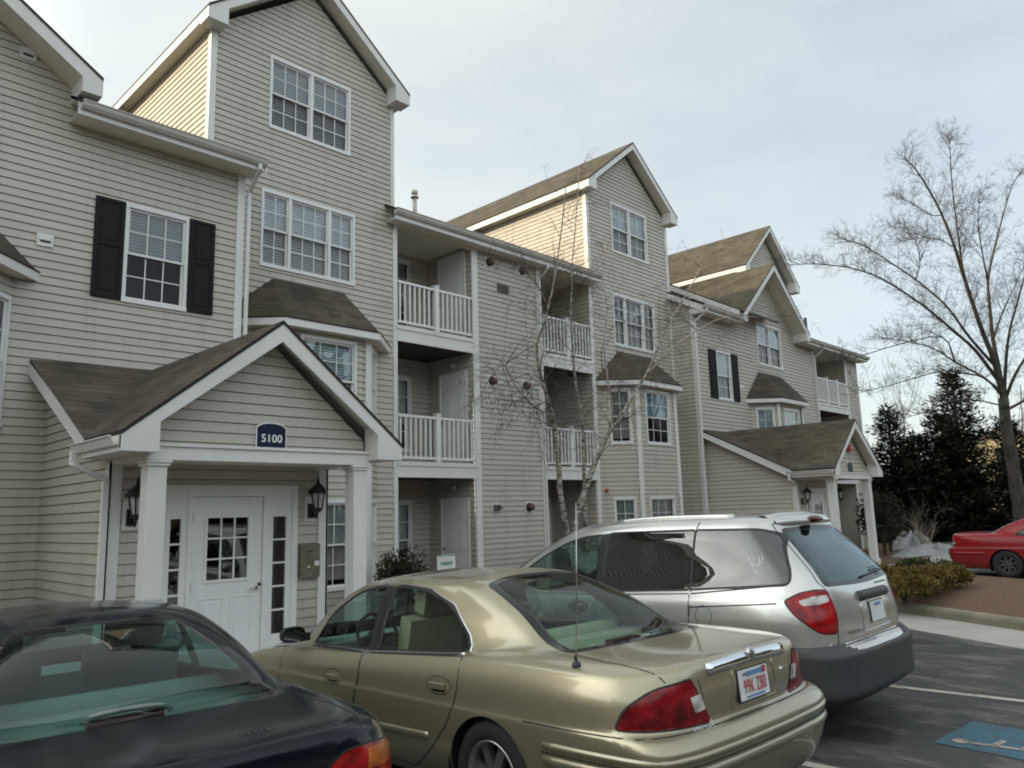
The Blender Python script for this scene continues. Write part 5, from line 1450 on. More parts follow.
GOLD_YS = [1.26, 1.75, 2.40, 3.05, 3.75]
def lin(a, b, n): return [a+(b-a)*i/(n-1) for i in range(n)]
def gold_cage():
    ys = GOLD_YS
    n = 14
    R = []
    R.append(body_row(.20, .84, .16, 4.82, ys, rc=.8))
    R.append(body_row(.33, .895, .045, 4.90, ys, rc=.75))
    R.append(body_row(.50, .925, .0, 4.94, ys, rc=.7))
    R.append(body_row(.605, .93, -.005, 4.93, ys, rc=.7))
    r = body_row(.655, .93, .03, 4.90, ys, rc=.8); R.append(r)
    r = body_row(.69, .922, .085, 4.88, ys, rc=1.05); R.append(r)
    zz = [.82]*5+[.81, .80, .785, .77, .755, .73, .70, .66, .66]
    R.append(body_row(0, .912, .075, 4.85, ys, rc=1.2, zk=zz))
    zz = [.945, .945, .94, .935, .935, .93, .915, .885, .855, .83, .775, .71, .675, .67]
    R.append(body_row(0, .872, .085, 4.78, ys, rc=1.4, zk=zz))
    # deck and bonnet edge / glass base surround
    R.append([(0, .13, .985), (-.36, .14, .983), (-.58, .18, .975), (-.715, .30, .968), (-.775, .60, .975), (-.81, 1.20, .968),
              (-.822, 1.68, .945), (-.825, 2.35, .908), (-.82, 3.0, .875), (-.79, 3.68, .85), (-.70, 4.25, .79), (-.56, 4.60, .735), (-.32, 4.72, .70), (0, 4.75, .695)])
    # glass base
    R.append([(0, .84, 1.015), (-.36, .85, 1.012), (-.58, .89, 1.005), (-.655, .98, 1.003), (-.695, 1.13, 1.005), (-.735, 1.35, .992),
              (-.765, 1.66, .962), (-.775, 2.35, .925), (-.772, 3.0, .89), (-.75, 3.58, .872), (-.64, 3.83, .90), (-.48, 3.92, .915), (-.27, 3.97, .92), (0, 3.98, .922)])
    R.append([(0, 1.26, 1.21), (-.32, 1.27, 1.208), (-.51, 1.31, 1.20), (-.585, 1.39, 1.19), (-.625, 1.49, 1.185), (-.655, 1.64, 1.172),
              (-.685, 1.85, 1.155), (-.698, 2.36, 1.14), (-.695, 2.95, 1.13), (-.685, 3.30, 1.11), (-.58, 3.48, 1.14), (-.44, 3.55, 1.15), (-.25, 3.59, 1.155), (0, 3.60, 1.156)])
    R.append([(0, 1.66, 1.362), (-.28, 1.67, 1.36), (-.43, 1.71, 1.348), (-.50, 1.77, 1.336), (-.54, 1.85, 1.330), (-.56, 1.95, 1.326),
              (-.575, 2.08, 1.328), (-.588, 2.37, 1.332), (-.585, 2.72, 1.328), (-.572, 2.96, 1.308), (-.49, 3.10, 1.318), (-.38, 3.16, 1.325), (-.22, 3.19, 1.33), (0, 3.20, 1.33)])
    R.append([(0, 1.84, 1.40), (-.23, 1.845, 1.397), (-.35, 1.87, 1.386), (-.415, 1.92, 1.378), (-.45, 1.98, 1.374), (-.465, 2.05, 1.372),
              (-.475, 2.14, 1.373), (-.48, 2.37, 1.376), (-.475, 2.62, 1.372), (-.46, 2.80, 1.360), (-.40, 2.90, 1.366), (-.31, 2.94, 1.370), (-.18, 2.96, 1.373), (0, 2.965, 1.374)])
    R.append([(0, y, z) for y, z in [(2.05, 1.418), (2.06, 1.418), (2.08, 1.418), (2.1, 1.419), (2.13, 1.419), (2.17, 1.419), (2.22, 1.42), (2.35, 1.42), (2.45, 1.418), (2.55, 1.415), (2.6, 1.413), (2.62, 1.412), (2.64, 1.411), (2.65, 1.411)]])
    return R
VAN_YS = [1.02, 1.70, 2.40, 3.10, 3.75]
def van_cage():
    ys = VAN_YS; L = 4.80
    R = []
    R.append(body_row(.24, .90, .16, L-.12, ys, rc=.9))
    R.append(body_row(.34, .955, .04, L-.05, ys, rc=.9))
    R.append(body_row(.48, .978, .035, L, ys, rc=1.05))
    R.append(body_row(.610, .984, .03, L-.01, ys, rc=1.05))
    R.append(body_row(.660, .985, .065, L-.04, ys, rc=1.05))
    R.append(body_row(.70, .986, .125, L-.06, ys, rc=1.0))
    R.append(body_row(.86, .992, .115, L-.10, ys, rc=1.1))
    zz = [1.00]*5+[1.01, 1.0, .99, .975, .965, .93, .86, .82, .81]
    R.append(body_row(0, .975, .135, L-.18, ys, rc=1.2, zk=zz))
    R.append([(0, .17, 1.09), (-.40, .18, 1.09), (-.66, .205, 1.09), (-.82, .28, 1.09), (-.915, .45, 1.09), (-.945, 1.02, 1.075), (-.945, 1.70, 1.055), (-.94, 2.40, 1.04),
              (-.93, 3.10, 1.03), (-.90, 3.72, 1.02), (-.78, 4.15, .98), (-.60, 4.45, .92), (-.34, 4.55, .89), (0, 4.57, .885)])
    R.append([(0, .23, 1.19), (-.40, .24, 1.19), (-.64, .26, 1.19), (-.78, .32, 1.19), (-.875, .48, 1.18), (-.915, 1.02, 1.14), (-.92, 1.70, 1.11), (-.915, 2.40, 1.09),
              (-.905, 3.10, 1.075), (-.875, 3.60, 1.07), (-.72, 3.90, 1.06), (-.56, 4.05, 1.05), (-.32, 4.14, 1.05), (0, 4.16, 1.05)])
    R.append([(0, .41, 1.40), (-.38, .415, 1.40), (-.60, .44, 1.40), (-.715, .49, 1.40), (-.80, .62, 1.40), (-.838, 1.02, 1.39), (-.845, 1.70, 1.385), (-.842, 2.35, 1.375),
              (-.825, 2.88, 1.36), (-.79, 3.18, 1.34), (-.66, 3.40, 1.345), (-.50, 3.52, 1.35), (-.29, 3.58, 1.35), (0, 3.60, 1.35)])
    R.append([(0, .585, 1.605), (-.36, .59, 1.605), (-.55, .61, 1.60), (-.645, .65, 1.595), (-.72, .74, 1.59), (-.755, 1.02, 1.60), (-.765, 1.68, 1.61), (-.765, 2.15, 1.605),
              (-.745, 2.48, 1.59), (-.72, 2.70, 1.56), (-.60, 2.90, 1.58), (-.46, 3.00, 1.59), (-.27, 3.05, 1.595), (0, 3.06, 1.595)])
    R.append([(0, .60, 1.675), (-.34, .605, 1.675), (-.51, .63, 1.67), (-.585, .68, 1.668), (-.645, .78, 1.668), (-.67, 1.02, 1.675), (-.675, 1.66, 1.685), (-.675, 2.05, 1.68),
              (-.66, 2.34, 1.668), (-.635, 2.53, 1.648), (-.53, 2.70, 1.660), (-.41, 2.79, 1.665), (-.24, 2.83, 1.668), (0, 2.84, 1.668)])
    R.append([(0, .72, 1.71), (-.27, .725, 1.707), (-.40, .745, 1.70), (-.46, .79, 1.698), (-.50, .87, 1.70), (-.52, 1.05, 1.705), (-.525, 1.64, 1.715), (-.525, 1.98, 1.71),
              (-.51, 2.22, 1.70), (-.49, 2.38, 1.69), (-.41, 2.52, 1.695), (-.32, 2.59, 1.70), (-.19, 2.62, 1.70), (0, 2.63, 1.70)])
    R.append([(0, y, z) for y, z in [(.95, 1.728), (.96, 1.728), (1.0, 1.73), (1.03, 1.731), (1.07, 1.732), (1.15, 1.733), (1.5, 1.738), (1.85, 1.736), (2.0, 1.732), (2.1, 1.73), (2.16, 1.728), (2.19, 1.727), (2.2, 1.726), (2.21, 1.726)]])
    return R
def radial_hit(s, p, cy=2.2):
    d = Vector((p[0], p[1]-cy if abs(p[1]-cy) > 1.2 else 0, 0))
    return s.hit(p, d)

def ribbon_path(s, mb, HN, w, mat, off=.0015, h=0.0):
    """strip along a list of (point, normal)"""
    V = []; F = []; k = 4 if h else 2
    for i, (p, n) in enumerate(HN):
        t = (HN[min(i+1, len(HN)-1)][0]-HN[max(i-1, 0)][0]); sd = t.cross(n)
        sd = sd.normalized() if sd.length > 1e-7 else Vector((0, 0, 1))
        V += [p+sd*w/2+n*off, p-sd*w/2+n*off]
        if h: V += [p+sd*w*.30+n*(off+h), p-sd*w*.30+n*(off+h)]
    for i in range(len(HN)-1):
        a, b = i*k, (i+1)*k
        if h: F += [(a, a+2, b+2, b), (a+2, a+3, b+3, b+2), (a+3, a+1, b+1, b+3)]
        else: F.append((a, a+1, b+1, b))
    if h: F += [(0, 1, 3, 2), tuple(len(V)-4+q for q in (0, 2, 3, 1))]
    mb.mesh(V, F, mat, True)

def around(s, z, half_x, y_side, off=0, n=40, zfun=None):
    """points on the tail at height z from the left side (y_side) round the rear to the right side"""
    out = []
    for i in range(n+1):
        a = rad(-180 + 180*i/n)      # -180: left, -90: rear, 0: right
        d = Vector((math.cos(a), math.sin(a), 0))
        o = Vector((0, y_side, z if zfun is None else zfun(i/n)))
        r = s.bvh.ray_cast(o + d*5, -d)
        if r[0] is not None: out.append((r[0], r[1]))
    return out

def plate_text(body, size, parent, loc, rot, mat, name, spacing=1.0, squash=.62):
    o = text_obj(body, size, (0, 0, 0), (0, 0, 0), mat, parent, name, ext=.0008, spacing=spacing, bold=False)
    o.location = Vector(loc); o.rotation_euler = rot; o.scale = (squash, 1, 1)
    return o

def door_handle_pull(s, root_part, y, z, paint, sx=-1, w=.115, hgt=.05, x0=None):
    p, n = s.hit((sx*.9, y, z), (sx, 0, 0))
    m = MB()
    ring = []
    for k in range(25):
        a = 2*math.pi*k/24
        q, nn = s.hit((sx*.9, y+w*math.cos(a)*(1 if math.cos(a) > 0 else 1.05), z+hgt*math.sin(a)), (sx, 0, 0)); ring.append((q, nn))
    ribbon_path(s, m, ring, .010, M['black_plastic'], .001)
    cup = [q+nn*.0016 for q, nn in ring[:-1]]
    m.face(cup if sx < 0 else cup[::-1], paint)
    m.obox(p+Vector((sx*.004, -w*.62, -.018)), (0, w*1.2, 0), (sx*.024, 0, 0), (0, 0, .034), paint)
    m.obox(p+Vector((sx*.002, -w*.5, -.036)), (0, w*.95, 0), (sx*.006, 0, 0), (0, 0, .016), M['black_plastic'])
    o = m.build('handle', root_part)
    b = o.modifiers.new('bevel', 'BEVEL'); b.width = .006; b.segments = 3; b.limit_method = 'ANGLE'
    return o

def wing_mirror(parent, sx, y, z, x, paint, w=.21, h=.135, dep=.13):
    m = MB(); c = Vector((sx*(x+w*.5), y, z)); n = 16; rings = []
    for (t, k) in ((0, 1.0), (.25, 1.04), (.6, .92), (.85, .62), (1.0, .15)):
        rings.append([(c.x+sx*.5*w*k*abs(math.cos(a))**.75*(1 if math.cos(a) > 0 else -1), c.y+dep*t, c.z+.5*h*k*abs(math.sin(a))**.75*(1 if math.sin(a) > 0 else -1)) for a in [2*math.pi*q/n for q in range(n)]])
    V = [p for r in rings for p in r]; F = []
    for i in range(len(rings)-1):
        for q in range(n): F.append((i*n+q, i*n+(q+1) % n, (i+1)*n+(q+1) % n, (i+1)*n+q))
    F.append(tuple(range((len(rings)-1)*n, len(rings)*n)))
    m.mesh(V, F, paint, True)
    m.obox(c+Vector((-sx*(w*.5+.06), .03, -.06)), (sx*.10, 0, 0), (0, .05, 0), (0, 0, .06), M['black_plastic'])
    o = m.build('side_mirror', parent, recalc=True)
    g = MB(); g.face([(c.x+sx*.47*w*abs(math.cos(a))**.75*(1 if math.cos(a) > 0 else -1), c.y+.003, c.z+.47*h*abs(math.sin(a))**.75*(1 if math.sin(a) > 0 else -1)) for a in [2*math.pi*q/24 for q in range(24)]], M['mirror_glass'])
    g.build('mirror_glass', o)
    return o

def interior(root, cloth, y0, y1, w, zf, belt, dash_y, seats, rear_deck=None, drive=-1, head=True):
    m = MB()
    m.box(-w, w, y0, y1, zf-.03, zf, M['cloth_dark'])
    m.box(-w*.98, w*.98, dash_y, dash_y+.45, zf+.15, belt-.03, M['cloth_dark'])
    if rear_deck: 
        m.box(-w*.92, w*.92, rear_deck[0], rear_deck[1], rear_deck[2]-.03, rear_deck[2], cloth)
    for sx in (-1, 1): m.box(min(sx*w, sx*(w-.05)), max(sx*w, sx*(w-.05)), y0+.3, y1-.2, zf, belt-.06, cloth)
    m.build('cabin_floor', root)
    for (x, y, kind) in seats:
        if kind == 'bench': seat(root, x, y, zf+.12, cloth, w=w*1.7, head=False, rake=.32, name='rear_seat', back_h=.50)
        else: seat(root, x, y, zf+.12, cloth, head=head)
    st = MB(); c = Vector((drive*.36, dash_y-.12, belt+.0)); ax = Vector((0, -1, .45)).normalized(); a = Vector((1, 0, 0)); b = ax.cross(a)
    st.tube([c+(a*math.cos(2*math.pi*k/28)+b*math.sin(2*math.pi*k/28))*.185 for k in range(29)], .014, M['black_plastic'], 8, cap=False)
    st.tube([c-a*.18, c+a*.18], .016, M['black_plastic'], 6); st.lathe([(0, .03), (.06, .02), (.07, -.03), (.04, -.3)], M['black_plastic'], c, ax, 14)
    st.build('steering_wheel', root)

# ------------------------------------------------------------------ champagne sedan
def build_gold():
    root = empty('champagne_sedan')
    tag(root, 'champagne gold four door sedan with a tall aerial and a chrome bar over its plate', 'car')
    s = Car(gold_cage())
    P = M['paint_gold']; L = (-1, 0, 0); X = -.8
    yz = lambda pts: [(X, *p) for p in pts]
    arch_c, arch_r, wr = (1.26, .315), .352, .318
    s.carve('arch', arch_pts(1.26, .30, arch_r, X), L); s.carve('arch', arch_pts(4.02, .30, arch_r, X), L)
    wf = rnd_poly(yz([(3.46, .884), (2.685, .902), (2.665, 1.308, .03), (2.80, 1.303, .05), (3.02, 1.262, .08), (3.30, 1.108, .1)]), .012)
    wrr = rnd_poly(yz([(2.545, .905), (1.575, .968, .05), (1.64, 1.055, .06), (1.86, 1.21, .12), (2.16, 1.295, .12), (2.40, 1.313, .05), (2.535, 1.313, .02)]), .012)
    for w in (wf, wrr): s.carve('door_frame', offset_poly(w, L, .022), L)
    s.carve('door_frame', yz([(2.70, .895), (2.53, .900), (2.53, 1.325), (2.70, 1.322)]), L)
    s.carve('side_glass', wf, L); s.carve('side_glass', wrr, L)
    fd = rnd_poly(yz([(3.72, .845), (3.74, .60, .08), (3.62, .27), (2.74, .255), (2.69, .46, .1), (2.60, .72, .1), (2.615, .885)]), .03)
    rd = rnd_poly(yz([(2.600, .885), (2.585, .72, .1), (2.675, .46, .1), (2.725, .255), (2.0, .25, .05), (1.80, .385, .12), (1.60, .57, .15), (1.51, .765, .12), (1.53, .945)]), .02)
    s.carve('front_door', fd, L); s.carve('rear_door', rd, L)
    D = (0, -.6, .8)
    rw = rnd_poly([(-.655, .80, 1.0, .06), (-.30, .715, 1.0, .2), (.30, .715, 1.0, .2), (.655, .80, 1.0, .06), (.475, 1.725, 1.33, .06), (.2, 1.765, 1.36, .2), (-.2, 1.765, 1.36, .2), (-.475, 1.725, 1.33, .06)], .05)
    s.carve('frit', rw, D, mirror=False); s.carve('rear_glass', offset_poly(rw, D, -.055), D, mirror=False)
    ws = rnd_poly([(-.70, 3.72, .90), (0, 4.0, .93, .3), (.70, 3.72, .90), (.50, 3.06, 1.33), (0, 3.15, 1.33, .2), (-.50, 3.06, 1.33)], .05)
    DF = (0, .6, .8)
    s.carve('frit', ws, DF, mirror=False); s.carve('windscreen', offset_poly(ws, DF, -.03), DF, mirror=False)
    DT = (-.5, -.86, 0)
    tl = rnd_poly([(-.878, .338, .708, .015), (-.852, .305, .80, .05), (-.75, .20, .880, .1), (-.535, .119, .905, .012), (-.415, .10, .690, .02), (-.745, .18, .700, .1)], .01)
    s.carve('lamp_rim', offset_poly(tl, DT, .010), DT); s.carve('tail_lamp', tl, DT)
    rv = rnd_poly([(-.555, .12, .825), (-.475, .11, .835), (-.445, .11, .755), (-.525, .115, .748)], .008)
    s.carve('reverse_lamp', rv, DT)
    hl = rnd_poly([(-.80, 4.62, .70), (-.38, 4.86, .68), (-.40, 4.9, .56), (-.82, 4.70, .56)], .05)
    s.carve('head_lamp', hl, (-.4, .9, 0))
    s.classify(); s.drop('arch')
    s.extract(['body', 'door_frame', 'lamp_rim', 'frit'], 'body', root, {'body': P, 'door_frame': M['black_plastic'], 'lamp_rim': M['rubber'], 'frit': M['frit']}, thick=.004, lining=M['cloth_tan'])
    for sd in (-1, 1):
        for nm in ('front_door', 'rear_door'):
            o = s.extract([nm], 'door', root, {nm: P}, side=sd, push=.0008)
            if nm == 'front_door': fdo = o
            if sd == -1:
                door_handle_pull(s, o, 2.93 if nm == 'front_door' else 1.70, .705 if nm == 'front_door' else .775, P)
        s.extract(['side_glass'], 'side_window', root, {'side_glass': M['glass_green']}, side=sd, push=-.004)
        tlo = s.extract(['tail_lamp'], 'tail_light', root, {'tail_lamp': M['lamp_red_old']}, side=sd, push=.004)
        s.extract(['reverse_lamp'], 'reversing_lens', tlo, {'reverse_lamp': M['lamp_clear']}, side=sd, push=.005)
        s.extract(['head_lamp'], 'headlight', root, {'head_lamp': M['lamp_clear']}, side=sd, push=.002)
    s.extract(['rear_glass'], 'rear_window', root, {'rear_glass': M['glass_rear']}, push=-.002)
    s.extract(['windscreen'], 'windscreen', root, {'windscreen': M['glass_rear']}, push=-.002)
    # seams, mouldings, chrome
    m = MB()
    for pl in (fd, rd): s.ribbon(m, [p for p in pl], L, .009, M['rubber'], .0012, mirror=True, closed=True)
    s.ribbon(m, yz([(2.612, .90), (2.60, 1.32)]), L, .012, M['rubber'], .002, mirror=True)
    for sx in (-1, 1):
        s.ribbon(m, [(sx*.655, .79, 1.0), (sx*.70, .55, .97), (sx*.705, .30, .95), (sx*.675, .17, .90)], (sx*.35, -.5, .8), .007, M['under'], .001)
        s.ribbon(m, [(sx*.44, .1, .69), (sx*.48, .1, .90)], (0, -1, 0), .006, M['under'], .001)
    m_ = around(s, .672, .9, .95); ribbon_path(s, m, m_, .008, M['rubber'], .0015)
    m.build('panel_seams', root)
    for mxs in (-1, 1):
     c = MB(); L = (mxs, 0, 0); yz = lambda pts: [(-X*mxs, *p) for p in pts]
     s.ribbon(c, yz([(3.47, .872), (2.6, .893), (1.56, .956)]), L, .013, M['chrome'], .001, .005)
     c.build('window_trim', root); c = MB()
     s.ribbon(c, yz([(1.545, .965), (1.61, 1.055), (1.84, 1.222), (2.15, 1.312), (2.45, 1.334), (2.75, 1.332)]), L, .010, M['chrome'], .001, .005)
     c.build('window_trim', root)
     mo = MB(); s.ribbon(mo, yz([(3.60, .425), (2.76, .445)]), L, .048, P, .001, .014); mo.build('side_moulding', root)
     mo = MB(); s.ribbon(mo, yz([(2.64, .447), (1.80, .468)]), L, .048, P, .001, .014); mo.build('side_moulding', root)
    b = MB()
    ribbon_path(s, b, around(s, .575, .9, .80), .035, P, .001, .012); ribbon_path(s, b, around(s, .500, .9, .80), .05, P, .001, .014)
    ribbon_path(s, b, around(s, .540, .9, .82), .006, M['rubber'], .002)
    b.build('bumper_moulding', root)
    ch = MB(); HN = [s.hit((-.40+.8*k/16, .1, .935+.014*math.sin(math.pi*k/16)), (0, -1, .1)) for k in range(17)]
    ribbon_path(s, ch, HN, .062, M['chrome'], .002, .012)
    ch.lathe([(.034, .0), (.034, .008), (.026, .012), (0, .010)], M['steel'], HN[8][0]+Vector((0, -.014, .018)), (0, -1, .25), 20)
    ch.build('chrome_bar', root)
    # plate in its recess
    pl = MB(); pz = .815; py = .066
    pl.obox((-.165, py, pz-.082), (.33, 0, 0), (0, .012, 0), (0, .012, .164), M['black_plastic'])
    pl.obox((-.152, py-.004, pz-.076), (.304, 0, 0), (0, .004, 0), (0, .011, .152), M['plate'])
    pl.obox((-.085, py-.0055, pz+.046), (.17, 0, 0), (0, .002, 0), (0, .002, .020), M['plate_blue'])
    pl.obox((-.095, py-.0055, pz-.068), (.19, 0, 0), (0, .002, 0), (0, .001, .010), M['plate_blue'])
    pl.obox((.088, py-.004, pz+.040), (.034, 0, 0), (0, .002, 0), (0, .002, .034), M['plate_red'])
    for sx in (-.115, .075): pl.obox((sx, py-.0055, pz+.05), (.012, 0, 0), (0, .002, 0), (0, .002, .012), M['black_plastic'])
    po = pl.build('number_plate', root)
    plate_text('99K Z80', .100, po, (0, py-.006, pz-.012), (rad(86), 0, 0), M['plate_red'], 'plate_number', spacing=1.12, squash=.60)
    rc = MB()
    s.ribbon(rc, [(-.20, .07, .905), (-.215, .07, .715), (.24, .07, .715), (.25, .07, .80), (.225, .07, .905)], (0, -1, 0), .008, P, .001, .004)
    rc.build('plate_recess', root)
    lk = MB(); lk.lathe([(.013, 0), (.013, .006), (0, .007)], M['chrome'], s.hit((.335, .08, .83), (0, -1, 0))[0], (0, -1, 0), 14); lk.build('boot_lock', root)
    # lettering beside the lamp
    p, n = s.hit((-.50, .08, .672), (-.25, -1, .35))
    t = text_obj('MERCURY', .030, (0, 0, 0), (0, 0, 0), M['alloy'], root, 'bumper_lettering', ext=.0012, spacing=1.25)
    t.location = p+n*.003; t.rotation_euler = (rad(62), 0, rad(-9))
    # round sticker on the bumper
    st = MB(); p, n = s.hit((-.30, 0, .415), (0, -1, 0))
    st.lathe([(0, .0012), (.036, .001)], M['decal'], p+n*.001, n, 20); st.lathe([(.029, .0012), (.036, .0014)], M['vent_red'], p+n*.001, n, 20)
    st.prism([p+n*.0028+Vector((-.014, 0, -.022)), p+n*.0028+Vector((.014, 0, -.022)), p+n*.0028+Vector((0, 0, .020))], n*.0006, M['green']); st.build('bumper_sticker', root)
    # aerial
    an = MB(); p, n = s.hit((-.80, .64, .96), (-.6, 0, .8))
    an.lathe([(.026, 0), (.024, .012), (.012, .022), (.008, .05)], M['black_plastic'], p, n*.6+Vector((0, 0, 1)), 14)
    an.tube([p+Vector((0, 0, .03)), p+Vector((.02, -.02, .45)), p+Vector((.035, -.035, .86))], [.0036, .003, .0018], M['steel'], 6)
    an.build('aerial', root)
    wing_mirror(root, -1, 3.44, .965, .86, M['black_plastic'], w=.19, h=.12); wing_mirror(root, 1, 3.44, .965, .86, P, w=.19, h=.12)
    for y in (1.26, 4.02):
        for sx in (-1, 1): make_wheel(root, (sx*.80, y, wr), wr, .20, sx, .205, 7, rimmat=M['alloy'])
    u = MB(); arch_liner(s, u, 1.26, .30, arch_r, .915, .30, M['under']); arch_liner(s, u, 4.02, .30, arch_r, .915, .30, M['under'])
    u.box(-.62, .62, .25, 4.7, .20, .24, M['under']); u.build('underbody', root)
    interior(root, M['cloth_tan'], .95, 3.9, .72, .30, .90, 3.30, [(-.36, 2.55, 'f'), (.36, 2.55, 'f'), (0, 1.62, 'bench')], rear_deck=(.80, 1.48, .955))
    # third brake light and shelf bits seen through the rear glass
    k = MB(); k.box(-.13, .13, .92, 1.0, .956, .99, M['lamp_dark_red']); k.build('brake_light', root)
    k = MB(); k.lathe([(.07, 0), (.06, .03), (0, .035)], M['black_plastic'], (-.48, 1.1, .956), n=16); k.lathe([(.07, 0), (.06, .03), (0, .035)], M['black_plastic'], (.48, 1.1, .956), n=16); k.build('speaker_grille', root)
    rm = MB(); rm.obox((-.12, 2.93, 1.19), (.24, 0, 0), (0, .03, .01), (0, -.01, .07), M['black_plastic']); rm.build('rear_view_mirror', root)
    pr = MB(); pr.obox((-.31, 3.02, 1.06), (.12, .02, 0), (0, .006, 0), (0, -.05, .17), M['decal']); pr.build('paper_sheet', root)
    place_car(root, 4.11, 2.075, -2, 1.5)
    return root
build_gold()
# ------------------------------------------------------------------ silver minivan
def build_van():
    root = empty('silver_minivan')
    tag(root, 'silver minivan with dark tinted side windows and grey lower bumper', 'minivan')
    s = Car(van_cage(), step=.06)
    P = M['paint_silver']; L = (-1, 0, 0); X = -.95
    yz = lambda pts: [(X, *p) for p in pts]
    B = (0, -1, 0)
    ar, wr = .375, .335
    s.carve('cladding', yz([(-.1, .20), (-.1, .695), (.70, .695), (.74, .60), (.80, .20)]), L)
    s.carve('cladding', [(-1.1, 0, .2), (1.1, 0, .2), (1.1, 0, .694), (.745, 0, .694), (.735, 0, .640), (-.735, 0, .640), (-.745, 0, .694), (-1.1, 0, .694)], B, mirror=False)
    s.carve('cladding', [(-1.3, .5, .2), (-.76, .10, .2), (-.76, .10, .694), (-1.3, .5, .694)], (-.7, -.7, 0))
    s.carve('cladding', yz([(1.38, .20), (1.38, .42), (3.62, .42), (3.62, .2)]), L)
    s.carve('cladding', yz([(4.30, .20), (4.30, .62), (5.1, .62), (5.1, .2)]), L)
    s.carve('arch', arch_pts(1.02, .335, ar, X), L); s.carve('arch', arch_pts(3.90, .335, ar, X), L)
    q = rnd_poly(yz([(1.262, 1.118), (.42, 1.165, .10), (.43, 1.25, .1), (.56, 1.53, .10), (.70, 1.578, .06), (1.248, 1.590)]), .012)
    sl = rnd_poly(yz([(2.225, 1.083), (1.285, 1.115), (1.272, 1.590), (2.19, 1.588)]), .02)
    fw = rnd_poly(yz([(3.52, 1.095, .02), (2.33, 1.083), (2.30, 1.575), (2.52, 1.560, .06), (2.78, 1.505, .1), (3.10, 1.36, .2)]), .02)
    for w in (q, sl, fw): s.carve('window_frame', offset_poly(w, L, .020), L)
    s.carve('window_frame', yz([(2.335, 1.07), (2.215, 1.07), (2.18, 1.60), (2.31, 1.59)]), L)
    s.carve('quarter_glass', q, L); s.carve('slide_glass', sl, L); s.carve('front_glass', fw, L)
    sd = rnd_poly(yz([(2.26, 1.04), (2.27, .30), (1.42, .30), (1.36, .62, .15), (1.275, .80), (1.27, 1.075)]), .03)
    fd = rnd_poly(yz([(3.50, 1.04), (3.46, .32), (2.295, .30), (2.285, 1.04)]), .03)
    s.carve('sliding_door', sd, L); s.carve('front_door', fd, L)
    gl = rnd_poly([(-.675, .25, 1.125, .05), (0, .2, 1.10, .4), (.675, .25, 1.125, .05), (.535, .6, 1.585, .06), (0, .6, 1.60, .4), (-.535, .6, 1.585, .06)], .05)
    s.carve('frit', gl, B, mirror=False); s.carve('rear_glass', offset_poly(gl, B, -.035), B, mirror=False)
    ws = rnd_poly([(-.84, 3.75, 1.07), (0, 4.15, 1.06, .3), (.84, 3.75, 1.07), (.60, 2.85, 1.60), (0, 3.0, 1.61, .2), (-.60, 2.85, 1.60)], .05)
    s.carve('frit', ws, (0, .6, .8), mirror=False); s.carve('windscreen', offset_poly(ws, (0, .6, .8), -.04), (0, .6, .8), mirror=False)
    DT = (-.62, -.78, 0)
    tl = rnd_poly([(-.934, .435, 1.035, .03), (-.868, .335, 1.092, .05), (-.76, .26, 1.108, .08), (-.668, .21, 1.098, .035), (-.648, .17, .96, .05), (-.680, .163, .785, .02), (-.80, .20, .79, .05), (-.865, .245, .82, .06), (-.935, .36, .925, .06)], .03)
    s.carve('lamp_rim', offset_poly(tl, DT, .010), DT); s.carve('tail_lamp', tl, DT)
    rv = rnd_poly([(-.885, .36, 1.035, .02), (-.80, .28, 1.065), (-.685, .21, 1.07), (-.672, .21, 1.02), (-.78, .27, 1.0), (-.87, .345, 1.0)], .012)
    s.carve('reverse_lamp', rv, DT)
    s.carve('head_lamp', rnd_poly([(-.90, 4.45, .86), (-.45, 4.68, .80), (-.48, 4.75, .66), (-.93, 4.5, .68)], .05), (-.4, .9, 0))
    s.carve('tailgate', rnd_poly([(-.735, .5, 1.64), (.735, .5, 1.64), (.735, .2, 1.1), (.665, .2, .96), (.675, .15, .70), (-.675, .15, .70), (-.665, .2, .96), (-.735, .2, 1.1)], .02), B, mirror=False) if False else None
    s.classify(); s.drop('arch')
    s.extract(['body', 'window_frame', 'lamp_rim', 'frit'], 'body', root, {'body': P, 'window_frame': M['black_plastic'], 'lamp_rim': M['rubber'], 'frit': M['frit']}, thick=.004, lining=M['cloth_grey'])
    s.extract(['cladding'], 'lower_cladding', root, {'cladding': M['trimgrey']}, push=.004, thick=.006)
    for sdn in (-1, 1):
        o = s.extract(['sliding_door'], 'sliding_door', root, {'sliding_door': P}, side=sdn, push=.0008)
        o2 = s.extract(['front_door'], 'door', root, {'front_door': P}, side=sdn, push=.0008)
        if sdn == -1: door_handle_pull(s, o2, 2.48, .93, M['black_plastic'])
        s.extract(['quarter_glass'], 'quarter_window', root, {'quarter_glass': M['glass_dark']}, side=sdn, push=.001)
        s.extract(['slide_glass'], 'side_window', root, {'slide_glass': M['glass_dark']}, side=sdn, push=.001)
        s.extract(['front_glass'], 'side_window', root, {'front_glass': M['glass_green']}, side=sdn, push=-.002)
        t = s.extract(['tail_lamp'], 'tail_light', root, {'tail_lamp': M['lamp_red']}, side=sdn, push=.006)
        s.extract(['reverse_lamp'], 'reversing_lens', t, {'reverse_lamp': M['lamp_clear']}, side=sdn, push=.0065)
        s.extract(['head_lamp'], 'headlight', root, {'head_lamp': M['lamp_clear']}, side=sdn, push=.002)
    s.extract(['rear_glass'], 'rear_window', root, {'rear_glass': M['glass_van_rear']}, push=-.001)
    s.extract(['windscreen'], 'windscreen', root, {'windscreen': M['glass_rear']}, push=-.001)
    m = MB()
    for pl in (sd, fd): s.ribbon(m, pl, L, .010, M['rubber'], .0012, mirror=True, closed=True)
